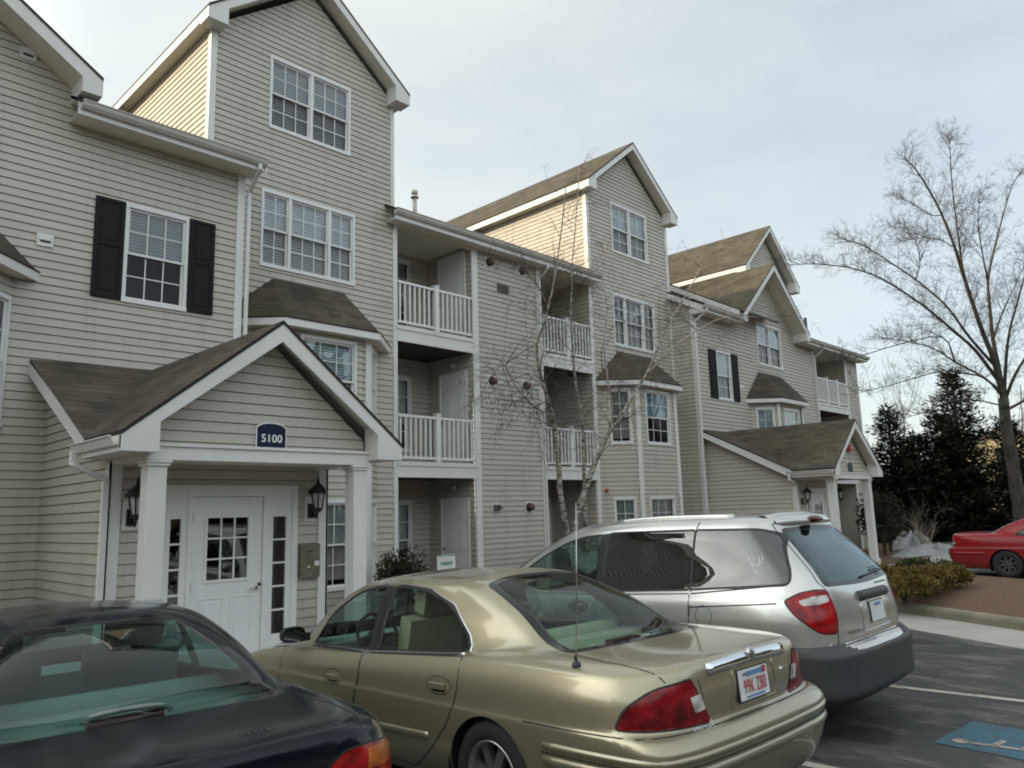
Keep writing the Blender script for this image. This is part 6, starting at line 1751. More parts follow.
    s.ribbon(m, yz([(1.266, 1.09), (1.258, 1.62), (1.25, 1.70)]), (-1, 0, .15), .010, M['rubber'], .003, mirror=True)
    s.ribbon(m, yz([(1.26, 1.075), (.60, 1.14), (.43, 1.155)]), L, .012, M['rubber'], .002, mirror=True)
    s.ribbon(m, yz([(.50, 1.018), (1.26, .968)]), L, .010, M['under'], .001, mirror=True)
    s.ribbon(m, yz([(1.13+.075*math.cos(2*math.pi*k/24), .90+.085*math.sin(2*math.pi*k/24)) for k in range(24)]), L, .005, M['rubber'], .001, closed=True)
    for sx in (-1, 1):
        s.ribbon(m, [(sx*.668, .15, .695), (sx*.662, .15, .80), (sx*.645, .15, .96), (sx*.67, .2, 1.10), (sx*.705, .25, 1.16), (sx*.60, .5, 1.55), (sx*.59, .55, 1.62)], B, .009, M['rubber'], .0015)
    s.ribbon(m, [(-.60, .6, 1.625), (.60, .6, 1.625)], B, .008, M['rubber'], .0015)
    s.ribbon(m, [(-.665, .1, .702), (.665, .1, .702)], (0, -1, .5), .010, M['rubber'], .002)
    m.build('panel_seams', root)
    # roof-end spoiler with brake light, roof rails
    sp = MB(); V = []; n = 16
    for k in range(n+1):
        x = -.56+1.12*k/n; e = 1-abs(x/.56)**4
        a = s.hit((x, .72, 1.7), (0, 0, 1))[0]; b = s.hit((x, .3, 1.655), (0, -1, .1))[0]
        V += [a+Vector((0, .10, .002)), a+Vector((0, 0, .016)), b+Vector((0, -.035*e-.01, .018)), b+Vector((0, -.03*e, -.01)), b+Vector((0, .01, -.02))]
    F = [(5*k+j, 5*k+5+j, 5*k+6+j, 5*k+1+j) for k in range(n) for j in range(4)]
    sp.mesh(V, F, P, True); so = sp.build('roof_spoiler', root, recalc=True)
    bk = MB(); p = s.hit((.06, .3, 1.652), (0, -1, .1))[0]
    bk.lathe([(0, .062), (.06, .058), (.085, .03), (.09, 0)], M['lamp_dark_red'], p+Vector((0, -.028, .026)), (0, -1, .1), 24); bo = bk.build('brake_light', root)
    for v in bo.data.vertices: v.co.z = p.z+.024+(v.co.z-p.z-.026)*.36; v.co.x = p.x+(v.co.x-p.x)*1.25
    for sx in (-1, 1):
        rr = MB(); HN = [s.hit((sx*.56, 1.0+1.25*k/14, 1.8), (0, 0, 1)) for k in range(15)]
        ribbon_path(s, rr, HN, .035, P, .001, .022); rr.build('roof_rail', root)
    # tailgate handle bar, plate, wiper, lettering, high water-line decals
    hb = MB(); HN = [s.hit((-.22+.62*k/12, .15, 1.015), (0, -1, .1)) for k in range(13)]; ribbon_path(s, hb, HN, .085, M['trimgrey'], .002, .03); hb.build('tailgate_handle', root)
    c0 = s.hit((.06, .1, .88), (0, -1, 0))[0]
    pl = MB(); pl.obox(c0+Vector((-.17, -.006, -.09)), (.34, 0, 0), (0, .01, 0), (0, .012, .18), P); pl.obox(c0+Vector((-.155, -.012, -.078)), (.31, 0, 0), (0, .006, 0), (0, .012, .156), M['black_plastic']); pl.obox(c0+Vector((-.14, -.016, -.076)), (.292, 0, 0), (0, .004, 0), (0, .012, .152), M['plate'])
    pl.obox(c0+Vector((-.06, -.0175, .048)), (.13, 0, 0), (0, .002, 0), (0, .002, .018), M['plate_blue'])
    po = pl.build('number_plate', root)
    pr = MB(); s.ribbon(pr, [(-.24, .1, .96), (-.235, .1, .745), (.37, .1, .745), (.385, .1, .96)], B, .010, P, .001, .006); pr.build('plate_recess', root)
    lt = MB()
    for k in range(5): s.ribbon(lt, [(-.50+.05*k, .15, .765), (-.47+.05*k, .15, .765)], B, .026, M['chrome'], .002)
    lt.build('model_badge', root)
    lt = MB()
    for k in range(7): s.ribbon(lt, [(.24+.045*k, .2, 1.085), (.265+.045*k, .2, 1.085)], B, .016, M['trimgrey'], .002)
    lt.build('maker_badge', root)
    dk = MB()
    for k in range(6): s.ribbon(dk, [(.30+.048*k, .25, 1.178+.004*(k % 2)), (.335+.048*k, .25, 1.178)], B, .030, M['navy'], .002)
    s.ribbon(dk, [(.33, .25, 1.205), (.56, .25, 1.205)], B, .008, M['navy'], .002)
    dk.build('window_sticker', root)
    wp = MB(); HN = [s.hit((.02+.56*k/10, .2, 1.15+.02*k/10), B) for k in range(11)]; ribbon_path(s, wp, HN, .016, M['black_plastic'], .010, .01); wp.build('rear_wiper', root)
    # white stag outline on the quarter glass
    st = MB(); cy, cz = .685, 1.305
    def stag(pts, w=.0055): s.ribbon(st, [(X, cy-y*.036, cz+z*.036) for y, z in pts], L, w, M['decal'], .003, dens=.01)
    stag([(-1.1, 1.9), (-1.5, 1.2), (-1.35, .5), (-.7, .15), (-.3, 0)]); stag([(-.55, 1.75), (-.75, 1.1), (-.6, .3)]); stag([(-1.5, 1.2), (-1.9, 1.5)])
    stag([(1.2, 1.9), (1.5, 1.1), (1.2, .45), (.6, .1), (.25, 0)]); stag([(.6, 1.7), (.75, 1.0), (.6, .25)])
    stag([(-.3, 0), (-.45, -.5), (-.2, -1.1), (0, -1.5), (.2, -1.3), (.35, -.8), (.3, 0)]); stag([(-.3, 0), (-.8, -.1)]); stag([(.3, 0), (.8, -.1)]); stag([(-.1, -1.5), (.3, -1.8), (.6, -1.5), (.9, -1.9)]); stag([(-.9, -1.9), (-.5, -1.6), (-.1, -1.8)])
    st.build('stag_decal', root)
    wing_mirror(root, -1, 3.42, 1.12, .93, P, w=.2, h=.16); wing_mirror(root, 1, 3.42, 1.12, .93, P, w=.2, h=.16)
    for y in (1.02, 3.90):
        for sx in (-1, 1): make_wheel(root, (sx*.86, y, wr), wr, .215, sx, .21, 5)
    u = MB(); arch_liner(s, u, 1.02, .335, ar, .975, .32, M['under']); arch_liner(s, u, 3.90, .335, ar, .975, .32, M['under'])
    u.box(-.62, .62, .3, 4.5, .22, .28, M['under']); u.build('underbody', root)
    interior(root, M['cloth_grey'], .3, 3.9, .80, .42, 1.05, 3.35, [(-.40, 2.45, 'f'), (.40, 2.45, 'f'), (-.38, 1.5, 'm'), (.38, 1.5, 'm'), (0, .75, 'bench')])
    # body-side crease above the wheel
    for mxs in (-1, 1):
        for (ya, yb_) in ((3.4, 2.34), (2.22, 1.42)):
            mo = MB(); s.ribbon(mo, [(mxs*.95, ya, .60), (mxs*.95, yb_, .60)], (mxs, 0, 0), .06, P, .001, .012); mo.build('side_moulding', root)
    fl = MB(); HN = [s.hit((X, 1.02+(ar+.012)*math.cos(rad(a)), .335+(ar+.012)*math.sin(rad(a))), L) for a in range(0, 181, 6)]; ribbon_path(s, fl, HN, .030, P, .0, .016); fl.build('arch_lip', root)
    place_car(root, 6.80, 2.35, 0, 1.5)
    return root
build_van()
# ------------------------------------------------------------------ dark blue sedan and the red one across the drive
def build_plain_sedan(name, label, paint, kind, cloth, glassm, place, interior_on=True):
    root = empty(name); tag(root, label, 'car')
    cg = gold_cage()
    if kind == 'dark':      # a lower, wider cabin
        for ri in range(len(cg)-5, len(cg)):
            cg[ri] = [(x*1.06, y, z if z < .95 else .95+(z-.95)*.92) for x, y, z in cg[ri]]
    s = Car(cg, step=.07)
    L = (-1, 0, 0); X = -.8
    yz = lambda pts: [(X, *p) for p in pts]
    ar, wr = .35, .312
    s.carve('arch', arch_pts(1.26, .30, ar, X), L); s.carve('arch', arch_pts(4.02, .30, ar, X), L)
    wf = rnd_poly(yz([(3.46, .884), (2.685, .902), (2.665, 1.308, .03), (2.80, 1.303, .05), (3.02, 1.262, .08), (3.30, 1.108, .1)]), .012)
    wrr = rnd_poly(yz([(2.545, .905), (1.80, .955, .02), (1.80, 1.18, .03), (2.02, 1.285, .06), (2.40, 1.313, .05), (2.535, 1.313, .02)]), .012)
    wq = rnd_poly(yz([(1.765, .958), (1.46, .972, .03), (1.765, 1.155, .03)]), .012)
    for w in (wf, wrr, wq): s.carve('door_frame', offset_poly(w, L, .020), L)
    s.carve('door_frame', yz([(2.70, .895), (2.53, .900), (2.53, 1.325), (2.70, 1.322)]), L)
    for w in (wf, wrr, wq): s.carve('side_glass', w, L)
    fd = rnd_poly(yz([(3.72, .845), (3.74, .60, .08), (3.62, .27), (2.70, .255), (2.62, .46), (2.615, .885)]), .03)
    rd = rnd_poly(yz([(2.600, .885), (2.605, .46), (2.68, .255), (2.0, .25, .05), (1.78, .385, .12), (1.62, .57, .15), (1.60, .765, .12), (1.62, .935)]), .02)
    s.carve('front_door', fd, L); s.carve('rear_door', rd, L)
    D = (0, -.6, .8)
    if kind == 'dark':
        rw = rnd_poly([(-.655, .83, 1.0, .06), (-.30, .745, 1.0, .2), (.30, .745, 1.0, .2), (.655, .83, 1.0, .06), (.37, 1.645, 1.34, .10), (.2, 1.63, 1.35, .2), (-.2, 1.63, 1.35, .2), (-.37, 1.645, 1.34, .10)], .05)
    else:
        rw = rnd_poly([(-.655, .83, 1.0, .06), (-.30, .77, 1.0, .2), (.30, .77, 1.0, .2), (.655, .83, 1.0, .06), (.46, 1.67, 1.33, .06), (-.46, 1.67, 1.33, .06)], .05)
    s.carve('frit', rw, D, mirror=False); s.carve('rear_glass', offset_poly(rw, D, -.018), D, mirror=False)
    ws = rnd_poly([(-.70, 3.72, .90), (0, 4.0, .93, .3), (.70, 3.72, .90), (.50, 3.06, 1.33), (0, 3.15, 1.33, .2), (-.50, 3.06, 1.33)], .05)
    DF = (0, .6, .8)
    s.carve('frit', ws, DF, mirror=False); s.carve('windscreen', offset_poly(ws, DF, -.03), DF, mirror=False)
    DT = (-.5, -.86, 0)
    if kind == 'dark':
        tl = rnd_poly([(-.865, .34, .845, .02), (-.785, .225, .868, .04), (-.655, .145, .890, .04), (-.55, .115, .887, .03), (-.46, .10, .84, .03), (-.42, .10, .70, .02), (-.655, .13, .69), (-.87, .34, .70, .02)], .01)
        am = rnd_poly([(-.845, .31, .838), (-.775, .22, .856), (-.668, .15, .876), (-.66, .14, .80), (-.76, .2, .79), (-.85, .31, .79)], .01)
    else:
        tl = rnd_poly([(-.89, .40, .905, .02), (-.62, .14, .915, .02), (-.60, .12, .74, .02), (-.89, .36, .75, .02)], .01)
        am = rnd_poly([(-.80, .26, .80), (-.62, .14, .80), (-.61, .13, .75), (-.80, .26, .75)], .005)
    s.carve('lamp_rim', offset_poly(tl, DT, .008), DT); s.carve('tail_lamp', tl, DT); s.carve('amber', am, DT)
    s.carve('head_lamp', rnd_poly([(-.80, 4.62, .70), (-.38, 4.86, .68), (-.40, 4.9, .56), (-.82, 4.70, .56)], .05), (-.4, .9, 0))
    s.classify(); s.drop('arch')
    s.extract(['body', 'door_frame', 'lamp_rim', 'frit'], 'body', root, {'body': paint, 'door_frame': M['black_plastic'], 'lamp_rim': M['rubber'], 'frit': M['frit']}, thick=.004, lining=cloth)
    for sd in (-1, 1):
        for nm in ('front_door', 'rear_door'):
            o = s.extract([nm], 'door', root, {nm: paint}, side=sd, push=.0008)
            door_handle_pull(s, o, 2.85 if nm == 'front_door' else 1.86, .80 if nm == 'front_door' else .83, M['black_plastic'], sx=sd, w=.09, hgt=.035)
        s.extract(['side_glass'], 'side_window', root, {'side_glass': glassm}, side=sd, push=-.003)
        t = s.extract(['tail_lamp'], 'tail_light', root, {'tail_lamp': M['lamp_red'] if kind == 'dark' else M['lamp_red']}, side=sd, push=.004)
        s.extract(['amber'], 'indicator_lens', t, {'amber': M['lamp_amber'] if kind == 'dark' else M['lamp_clear']}, side=sd, push=.005)
        s.extract(['head_lamp'], 'headlight', root, {'head_lamp': M['lamp_clear']}, side=sd, push=.002)
    s.extract(['rear_glass'], 'rear_window', root, {'rear_glass': glassm}, push=-.002)
    s.extract(['windscreen'], 'windscreen', root, {'windscreen': M['glass_rear']}, push=-.002)
    m = MB()
    for pl in (fd, rd): s.ribbon(m, pl, L, .009, M['rubber'], .0012, mirror=True, closed=True)
    for sx in (-1, 1):
        s.ribbon(m, [(sx*.66, .82, 1.0), (sx*.70, .55, .97), (sx*.69, .30, .96), (sx*.665, .185, .95), (sx*.65, .14, .885)], (sx*.3, -.5, .8), .008, M['rubber'], .001)
    ribbon_path(s, m, around(s, .672, .9, .95), .008, M['rubber'], .0015)
    s.ribbon(m, yz([(3.7, .50), (2.66, .51)]), L, .05, M['black_plastic'] if kind == 'red' else paint, .001, .012, mirror=True); s.ribbon(m, yz([(2.56, .51), (1.72, .53)]), L, .05, M['black_plastic'] if kind == 'red' else paint, .001, .012, mirror=True)
    m.build('panel_seams', root)
    b = MB(); ribbon_path(s, b, around(s, .55, .9, .85), .05, paint, .001, .014); b.build('bumper_moulding', root)
    wing_mirror(root, -1, 3.44, .965, .86, paint, w=.19, h=.12); wing_mirror(root, 1, 3.44, .965, .86, paint, w=.19, h=.12)
    for y in (1.26, 4.02):
        for sx in (-1, 1): make_wheel(root, (sx*.805, y, wr), wr, .195, sx, .195, 6 if kind == 'dark' else 8, style='spoke', rimmat=M['alloy'] if kind == 'dark' else M['trimgrey'])
    u = MB(); arch_liner(s, u, 1.26, .30, ar, .915, .30, M['under']); arch_liner(s, u, 4.02, .30, ar, .915, .30, M['under'])
    u.box(-.62, .62, .25, 4.7, .20, .24, M['under']); u.build('underbody', root)
    interior(root, cloth, .95, 3.9, .72, .30, .90, 3.30, [(-.36, 2.45, 'f'), (.36, 2.45, 'f'), (0, 1.62, 'bench')], rear_deck=(.80, 1.48, .955))
    if kind == 'dark':
        k = MB(); pts = []
        for i in range(21): a = math.pi*i/20; pts.append((-.02-.17*math.cos(a), .915+.02*math.sin(a), .99+.035*math.sin(a)**.6))
        k.tube(pts, .012, M['cloth_grey'], 8); k.box(-.17, .13, .93, .97, .957, 1.0, M['lamp_dark_red']); k.build('brake_light', root)
        k = MB(); HN = [s.hit((x, .26, 1.0), (0, -.3, 1)) for x in [.20+.12*i/5 for i in range(6)]]
        for i in range(5): ribbon_path(s, k, [HN[i], (HN[i][0]+(HN[i+1][0]-HN[i][0])*.6, HN[i][1])], .03, M['black_plastic'], .001, .003)
        k.build('lid_lettering', root)
        k = MB(); p = s.hit((.60, .42, 1), (0, 0, 1))[0]; k.box(0, 0, 0, 0, 0, 0, M['rubber']) if False else None
        rm = MB(); rm.obox((-.12, 2.93, 1.17), (.24, 0, 0), (0, .03, .01), (0, -.01, .07), M['black_plastic']); rm.build('rear_view_mirror', root)
        pl = MB(); pl.obox((-.152, .062, .745), (.304, 0, 0), (0, .004, 0), (0, .011, .152), M['plate']); pl.build('number_plate', root)
    place_car(root, *place)
    return root
build_plain_sedan('dark_blue_sedan', 'dark blue sedan with green tinted rear glass, nearest to the white entrance door', M['paint_dark'], 'dark', M['cloth_dark'], M['glass_murky'], (1.33, 2.60, -5.2, 1.0))
build_plain_sedan('red_sedan', 'small red sedan parked across the drive beyond the planted island', M['paint_red'], 'red', M['cloth_grey'], M['glass_green'], (21.45, 3.36, 181, 0))
# ================================================================== trees and shrubs
def bark_mat(name, a, b, scale, stretch=(1, 1, .25), bump=.6):
    m, nt, ln, bs = new_mat(name)
    tc = nt.new('ShaderNodeTexCoord'); mp = nt.new('ShaderNodeMapping'); mp.inputs['Scale'].default_value = stretch; ln.new(tc.outputs['Object'], mp.inputs['Vector'])
    n1 = node(nt, 'ShaderNodeTexNoise', Scale=scale, Detail=6.0, Roughness=.7); ln.new(mp.outputs[0], n1.inputs['Vector'])
    cr = nt.new('ShaderNodeValToRGB'); cr.color_ramp.elements[0].position = .42; cr.color_ramp.elements[1].position = .60
    cr.color_ramp.elements[0].color = (*a, 1); cr.color_ramp.elements[1].color = (*b, 1); ln.new(n1.outputs['Fac'], cr.inputs['Fac']); ln.new(cr.outputs['Color'], bs.inputs['Base Color'])
    bs.inputs['Roughness'].default_value = .85
    bp = nt.new('ShaderNodeBump'); bp.inputs['Strength'].default_value = bump; bp.inputs['Distance'].default_value = .02; ln.new(n1.outputs['Fac'], bp.inputs['Height']); ln.new(bp.outputs['Normal'], bs.inputs['Normal'])
    return m
M['birch'] = bark_mat('birch_bark', (.05, .045, .04), (.50, .45, .35), 9.0, (1, 1, 2.4), .3)
M['birch_twig'] = plain('birch_twig', (.11, .085, .066), .8)
M['birch_limb'] = plain('birch_limb', (.34, .28, .20), .8, var=.3, scale=12)
M['bark'] = bark_mat('grey_bark', (.04, .034, .028), (.105, .086, .062), 7.0)
M['twig'] = plain('grey_twig', (.060, .050, .045), .85)
def leaf_mat(name, a, b, c):
    m, nt, ln, bs = new_mat(name)
    geo = nt.new('ShaderNodeNewGeometry'); cr = nt.new('ShaderNodeValToRGB'); cr.color_ramp.elements[0].color = (*a, 1); cr.color_ramp.elements[1].color = (*b, 1)
    e = cr.color_ramp.elements.new(.85); e.color = (*c, 1); cr.color_ramp.elements[0].position = .1; cr.color_ramp.elements[-1].position = 1.0
    cr.color_ramp.elements[1].color = (*b, 1)
    ln.new(geo.outputs['Random Per Island'], cr.inputs['Fac']); ln.new(cr.outputs['Color'], bs.inputs['Base Color'])
    bs.inputs['Roughness'].default_value = .6; bs.inputs['Specular IOR Level'].default_value = .3
    return m
M['needles'] = leaf_mat('dark_needles', (.008, .013, .006), (.026, .032, .013), (.060, .052, .018))
M['needles_brown'] = leaf_mat('brown_needles', (.011, .014, .006), (.034, .034, .013), (.075, .055, .020))
M['box_leaf'] = leaf_mat('box_leaves', (.012, .020, .006), (.040, .050, .013), (.095, .085, .02))
M['yellow_leaf'] = leaf_mat('yellow_leaves', (.06, .052, .014), (.18, .118, .026), (.29, .165, .036))
M['green_leaf'] = leaf_mat('green_leaves', (.02, .028, .008), (.055, .06, .014), (.09, .08, .018))

def smooth_path(P, k=3):
    P = np.array(P, float); n = len(P)
    if n < 3: return [Vector(p) for p in P]
    t = np.arange(n); s = np.linspace(0, n-1, (n-1)*k+1)
    return [Vector(q) for q in catmull(t, P, s)]

def grow(mb, p, d, length, r, depth, rng, mat, droop=0.0, wig=.22, kids=(3, 5), spread=.75, up=.10, ratio=.55, minlen=.12):
    """one twig and its side twigs"""
    n = max(3, int(length/.22)); pts = [Vector(p)]; d = Vector(d).normalized(); dirs = []
    for i in range(n):
        d = (d + Vector((rng.uniform(-1, 1), rng.uniform(-1, 1), rng.uniform(-1, 1)))*wig*.45 + Vector((0, 0, up*.3-droop*.35*(i/n+.3)))).normalized()
        dirs.append(d.copy()); pts.append(pts[-1]+d*length/n)
    R = [max(.0022, r*(1-.75*i/n)) for i in range(n+1)]
    mb.tube(pts, R, mat, 3 if r < .012 else 5, cap=False)
    if depth <= 0 or length < minlen: return
    for k in range(rng.randint(*kids)):
        i = rng.randint(max(1, int(n*.25)), n); dd = dirs[min(i, n-1)]
        side = dd.cross(Vector((rng.uniform(-1, 1), rng.uniform(-1, 1), rng.uniform(-1, 1))))
        if side.length < .05: continue
        nd = (dd*(1-spread*.4)+side.normalized()*spread).normalized()
        grow(mb, pts[i], nd, length*ratio*rng.uniform(.7, 1.2), R[i]*.6, depth-1, rng, mat, droop, wig, kids, spread, up, ratio, minlen)

BIRCH = {
 'a': [ (12.38, 10.30, -0.02), (12.06, 10.27, 1.35), (11.86, 10.24, 2.15), (11.81, 10.21, 2.73), (11.72, 10.19, 3.29), (11.63, 10.16, 3.69), (11.47, 10.13, 4.00), (11.22, 10.10, 4.54), (11.13, 10.07, 5.07), (11.33, 10.04, 5.53), (11.44, 10.01, 5.90), (11.59, 9.99, 6.34), (11.73, 9.96, 6.97), (11.89, 9.93, 7.74), (12.04, 9.90, 8.68) ],
 'b': [ (12.86, 10.45, -0.02), (12.91, 10.47, 1.49), (12.94, 10.49, 1.97), (12.98, 10.51, 2.59), (13.02, 10.53, 3.78), (12.94, 10.55, 4.18), (12.87, 10.57, 4.84), (12.87, 10.60, 6.04), (12.97, 10.62, 6.71), (13.03, 10.64, 7.27), (13.21, 10.66, 8.06), (13.36, 10.68, 8.83), (13.56, 10.70, 9.82) ],
 'c': [ (12.19, 10.30, -0.02), (12.25, 10.23, 1.38), (12.37, 10.16, 1.90), (12.54, 10.09, 2.31), (12.74, 10.01, 2.76), (12.92, 9.94, 3.10), (13.09, 9.87, 3.40), (13.41, 9.80, 3.73), (13.84, 9.73, 4.26), (14.28, 9.66, 4.75), (14.72, 9.59, 5.41), (15.08, 9.51, 6.00), (15.55, 9.44, 6.54), (15.94, 9.37, 7.02), (16.35, 9.30, 7.59) ],
 'd': [ (13.26, 10.0, 3.42), (13.54, 10.10, 3.95), (13.58, 10.20, 4.64), (13.63, 10.30, 5.46), (13.95, 10.40, 6.34), (13.98, 10.50, 7.10), (14.31, 10.60, 8.18) ],
 'e': [ (14.49, 9.80, 4.79), (15.18, 9.62, 5.38), (15.90, 9.44, 5.86), (16.67, 9.26, 6.27), (17.69, 9.08, 6.58), (18.52, 8.90, 6.60) ],
 'f': [ (11.54, 10.10, 5.93), (11.12, 9.93, 6.18), (10.66, 9.77, 6.36), (10.32, 9.60, 6.50) ],
 'g': [ (11.57, 10.10, 3.68), (10.99, 9.93, 3.74), (10.39, 9.75, 3.90), (9.87, 9.57, 4.17), (9.53, 9.40, 4.38) ],
}
BARE = {
 't': [ (27.48, 5.50, -0.10), (27.33, 5.44, 1.28), (27.17, 5.43, 2.02), (26.94, 5.41, 3.06), (26.75, 5.40, 3.95), (26.61, 5.35, 4.75) ],
 'a': [ (26.61, 5.35, 4.75), (26.14, 5.36, 5.82), (25.64, 5.46, 6.71), (25.13, 5.54, 7.70), (24.68, 5.59, 8.54), (24.37, 5.59, 8.98), (23.85, 5.69, 9.88), (23.39, 5.81, 10.49), (22.90, 5.97, 11.06), (22.49, 6.11, 11.34) ],
 'b': [ (25.56, 5.67, 7.97), (25.40, 5.70, 8.72), (25.31, 5.68, 9.45), (25.17, 5.65, 10.38), (25.07, 5.61, 11.23), (24.97, 5.53, 12.20), (24.95, 5.51, 12.57) ],
 'c': [ (26.45, 5.39, 5.28), (25.80, 5.74, 6.18), (25.25, 6.08, 6.71), (24.71, 6.41, 7.21), (24.12, 6.79, 7.70), (23.40, 7.30, 8.23), (22.91, 7.65, 8.46), (22.41, 8.02, 8.60), (21.72, 8.61, 8.69), (21.18, 9.06, 8.66) ],
 'd': [ (26.32, 5.41, 5.73), (25.81, 5.83, 6.56), (25.38, 6.17, 7.42), (25.09, 6.45, 7.90), (24.72, 6.81, 8.38), (24.18, 7.32, 8.96), (23.90, 7.63, 9.29), (23.64, 7.92, 9.57), (23.35, 8.28, 9.72) ],
 'e': [ (26.57, 5.35, 4.93), (26.18, 5.78, 5.46), (25.73, 6.29, 5.89), (25.50, 6.60, 6.22), (25.23, 6.98, 6.47), (24.83, 7.49, 6.66), (24.51, 7.95, 6.76) ],
 'f': [ (25.50, 6.23, 5.85), (24.56, 6.26, 6.49), (23.09, 7.06, 6.19), (21.79, 7.70, 5.78), (20.90, 7.87, 5.61) ],
 'g': [ (26.61, 5.35, 4.75), (25.71, 5.56, 5.29), (24.73, 5.95, 5.39), (23.91, 6.20, 5.40), (22.96, 6.65, 5.16), (22.01, 7.10, 4.90), (21.14, 7.46, 4.70) ],
 'h': [ (26.60, 5.34, 4.84), (26.65, 5.38, 5.76), (26.71, 5.43, 6.59), (26.79, 5.42, 7.51), (26.90, 5.39, 8.48), (27.17, 5.22, 9.31), (27.47, 5.03, 10.12), (27.84, 4.62, 11.50), (28.23, 4.38, 12.08) ],
 'i': [ (26.62, 5.32, 4.81), (26.28, 5.08, 5.83), (26.0, 4.83, 6.65), (25.80, 4.49, 7.45), (25.60, 4.16, 8.23), (25.38, 3.82, 9.13) ],
 'j': [ (26.66, 5.32, 4.69), (26.40, 4.93, 5.37), (26.25, 4.45, 6.02), (26.08, 3.96, 6.79), (25.94, 3.44, 7.54) ],
 'k': [ (26.23, 5.33, 6.50), (27.30, 5.19, 7.49), (28.40, 5.04, 8.37), (29.57, 4.78, 9.49) ],
 'l': [ (26.57, 5.45, 4.54), (25.98, 5.95, 4.71), (25.43, 6.48, 4.67), (24.89, 7.04, 4.39), (24.45, 7.48, 4.23) ],
 'm': [ (26.65, 5.41, 4.34), (27.73, 5.01, 4.74), (28.90, 4.51, 5.25), (30.05, 3.93, 6.10) ],
 'n': [ (25.95, 5.20, 8.25), (25.69, 5.20, 9.12), (25.48, 5.16, 9.94), (25.40, 5.0, 10.72) ],
 'o': [ (24.79, 5.92, 10.20), (24.79, 6.24, 10.30), (24.69, 6.59, 10.70), (24.66, 6.89, 10.95) ],
 'p': [ (24.44, 6.74, 8.31), (23.85, 6.41, 8.66), (23.07, 6.26, 9.10), (22.22, 6.24, 9.32) ],
 'q': [ (25.16, 5.77, 9.22), (25.07, 6.12, 9.54), (24.98, 6.50, 9.69), (24.86, 6.94, 9.72) ],
}
def build_birch():
    rng = random.Random(11)
    root = empty('birch_tree', (12.45, 10.35, 0)); tag(root, 'leafless birch with several pale stems in front of the balconies', 'tree')
    rad0 = {'a': (.072, .014), 'b': (.060, .012), 'c': (.082, .012), 'd': (.03, .008), 'e': (.026, .007), 'f': (.018, .006), 'g': (.02, .006)}
    for k in 'abc':
        P = smooth_path(BIRCH[k]); r0, r1 = rad0[k]; n = len(P)
        m = MB(); R = [max(r1, r0*(1-.95*(i/(n-1))**.8)) for i in range(n)]; R[0] *= 1.35
        m.tube(P, R, M['birch'], 12); m.build('trunk', root)
    lm, tw = MB(), MB()
    for k in 'defg':
        P = smooth_path(BIRCH[k]); r0, r1 = rad0[k]; n = len(P); lm.tube(P, [r0+(r1-r0)*i/(n-1) for i in range(n)], M['birch_limb'], 7)
    for k, P in BIRCH.items():
        Q = smooth_path(P); n = len(Q)
        for i in range(int(n*(.30 if k in 'abc' else .2)), n):
            if Q[i].z < 2.6: continue
            c = (2 if k in 'abc' else 2) if i < n-3 else 3
            for _ in range(c):
                if rng.random() < .42: continue
                d = (Q[min(i+1, n-1)]-Q[max(i-1, 0)]).normalized()
                a = rng.uniform(0, 2*math.pi); sd = Vector((math.cos(a), math.sin(a)*.8, rng.uniform(-.1, .5)))
                L = rng.uniform(.5, 1.35) * (1.0 if Q[i].z < 7 else .75)
                grow(tw, Q[i], d*.5+sd, L, .0085, 2, rng, M['birch_twig'], droop=.55, kids=(3, 5), ratio=.5)
    # the hanging spray of fine twigs on the left
    for i in range(13):
        p = Vector(BIRCH['g'][rng.randint(1, 4)])+Vector((rng.uniform(-.1, .1), rng.uniform(-.1, .1), 0))
        grow(tw, p, (rng.uniform(-.8, .3), rng.uniform(-.4, .4), -.2), rng.uniform(.6, 1.2), .007, 2, rng, M['birch_twig'], droop=1.2, kids=(3, 5))
    lm.build('limb', root); o = tw.build('crown', root)
    return root

def build_bare():
    rng = random.Random(5)
    root = empty('bare_tree', tuple(Vector(BARE['t'][0])+Vector((0, 0, .1)))); tag(root, 'large leafless tree with spreading branches at the right edge beyond the red car', 'tree')
    R0 = {'t': (.28, .155), 'a': (.13, .02), 'b': (.06, .012), 'c': (.085, .012), 'd': (.07, .012), 'e': (.06, .012), 'f': (.035, .01), 'g': (.05, .01), 'h': (.13, .014), 'i': (.09, .014), 'j': (.09, .014), 'k': (.05, .012), 'l': (.04, .01), 'm': (.09, .012), 'n': (.04, .01), 'o': (.025, .008), 'p': (.025, .008), 'q': (.025, .008)}
    tr, lm, tw = MB(), MB(), MB()
    for k, P in BARE.items():
        Q = smooth_path(P); n = len(Q); r0, r1 = R0[k]
        if k in 'acdeghijlm': Q = [Q[0]+(Q[0]-Q[1]).normalized()*.12+Vector((0, 0, -.30))]+Q; n += 1      # root each limb inside the trunk
        (tr if k == 't' else lm).tube(Q, [max(r1, r0+(r1-r0)*(i/(n-1))**.55)*(.92 if k == 't' else .80) for i in range(n)], M['bark'], 14 if k == 't' else 7)
        if k == 't': continue
        for i in range(int(n*.22), n):
            for _ in range(3 if i < n-2 else 4):
                if rng.random() < .2: continue
                d = (Q[min(i+1, n-1)]-Q[max(i-1, 0)]).normalized(); a = rng.uniform(0, 2*math.pi)
                sd = Vector((math.cos(a), math.sin(a), rng.uniform(-.15, .8)))
                grow(tw, Q[i], d*.8+sd*.8, rng.uniform(.5, 1.35)*(1-.55*i/n), .0085, 2, rng, M['twig'], droop=.14, kids=(4, 7), up=.18, ratio=.5)
    tr.build('trunk', root); lm.build('limb', root); tw.build('crown', root)

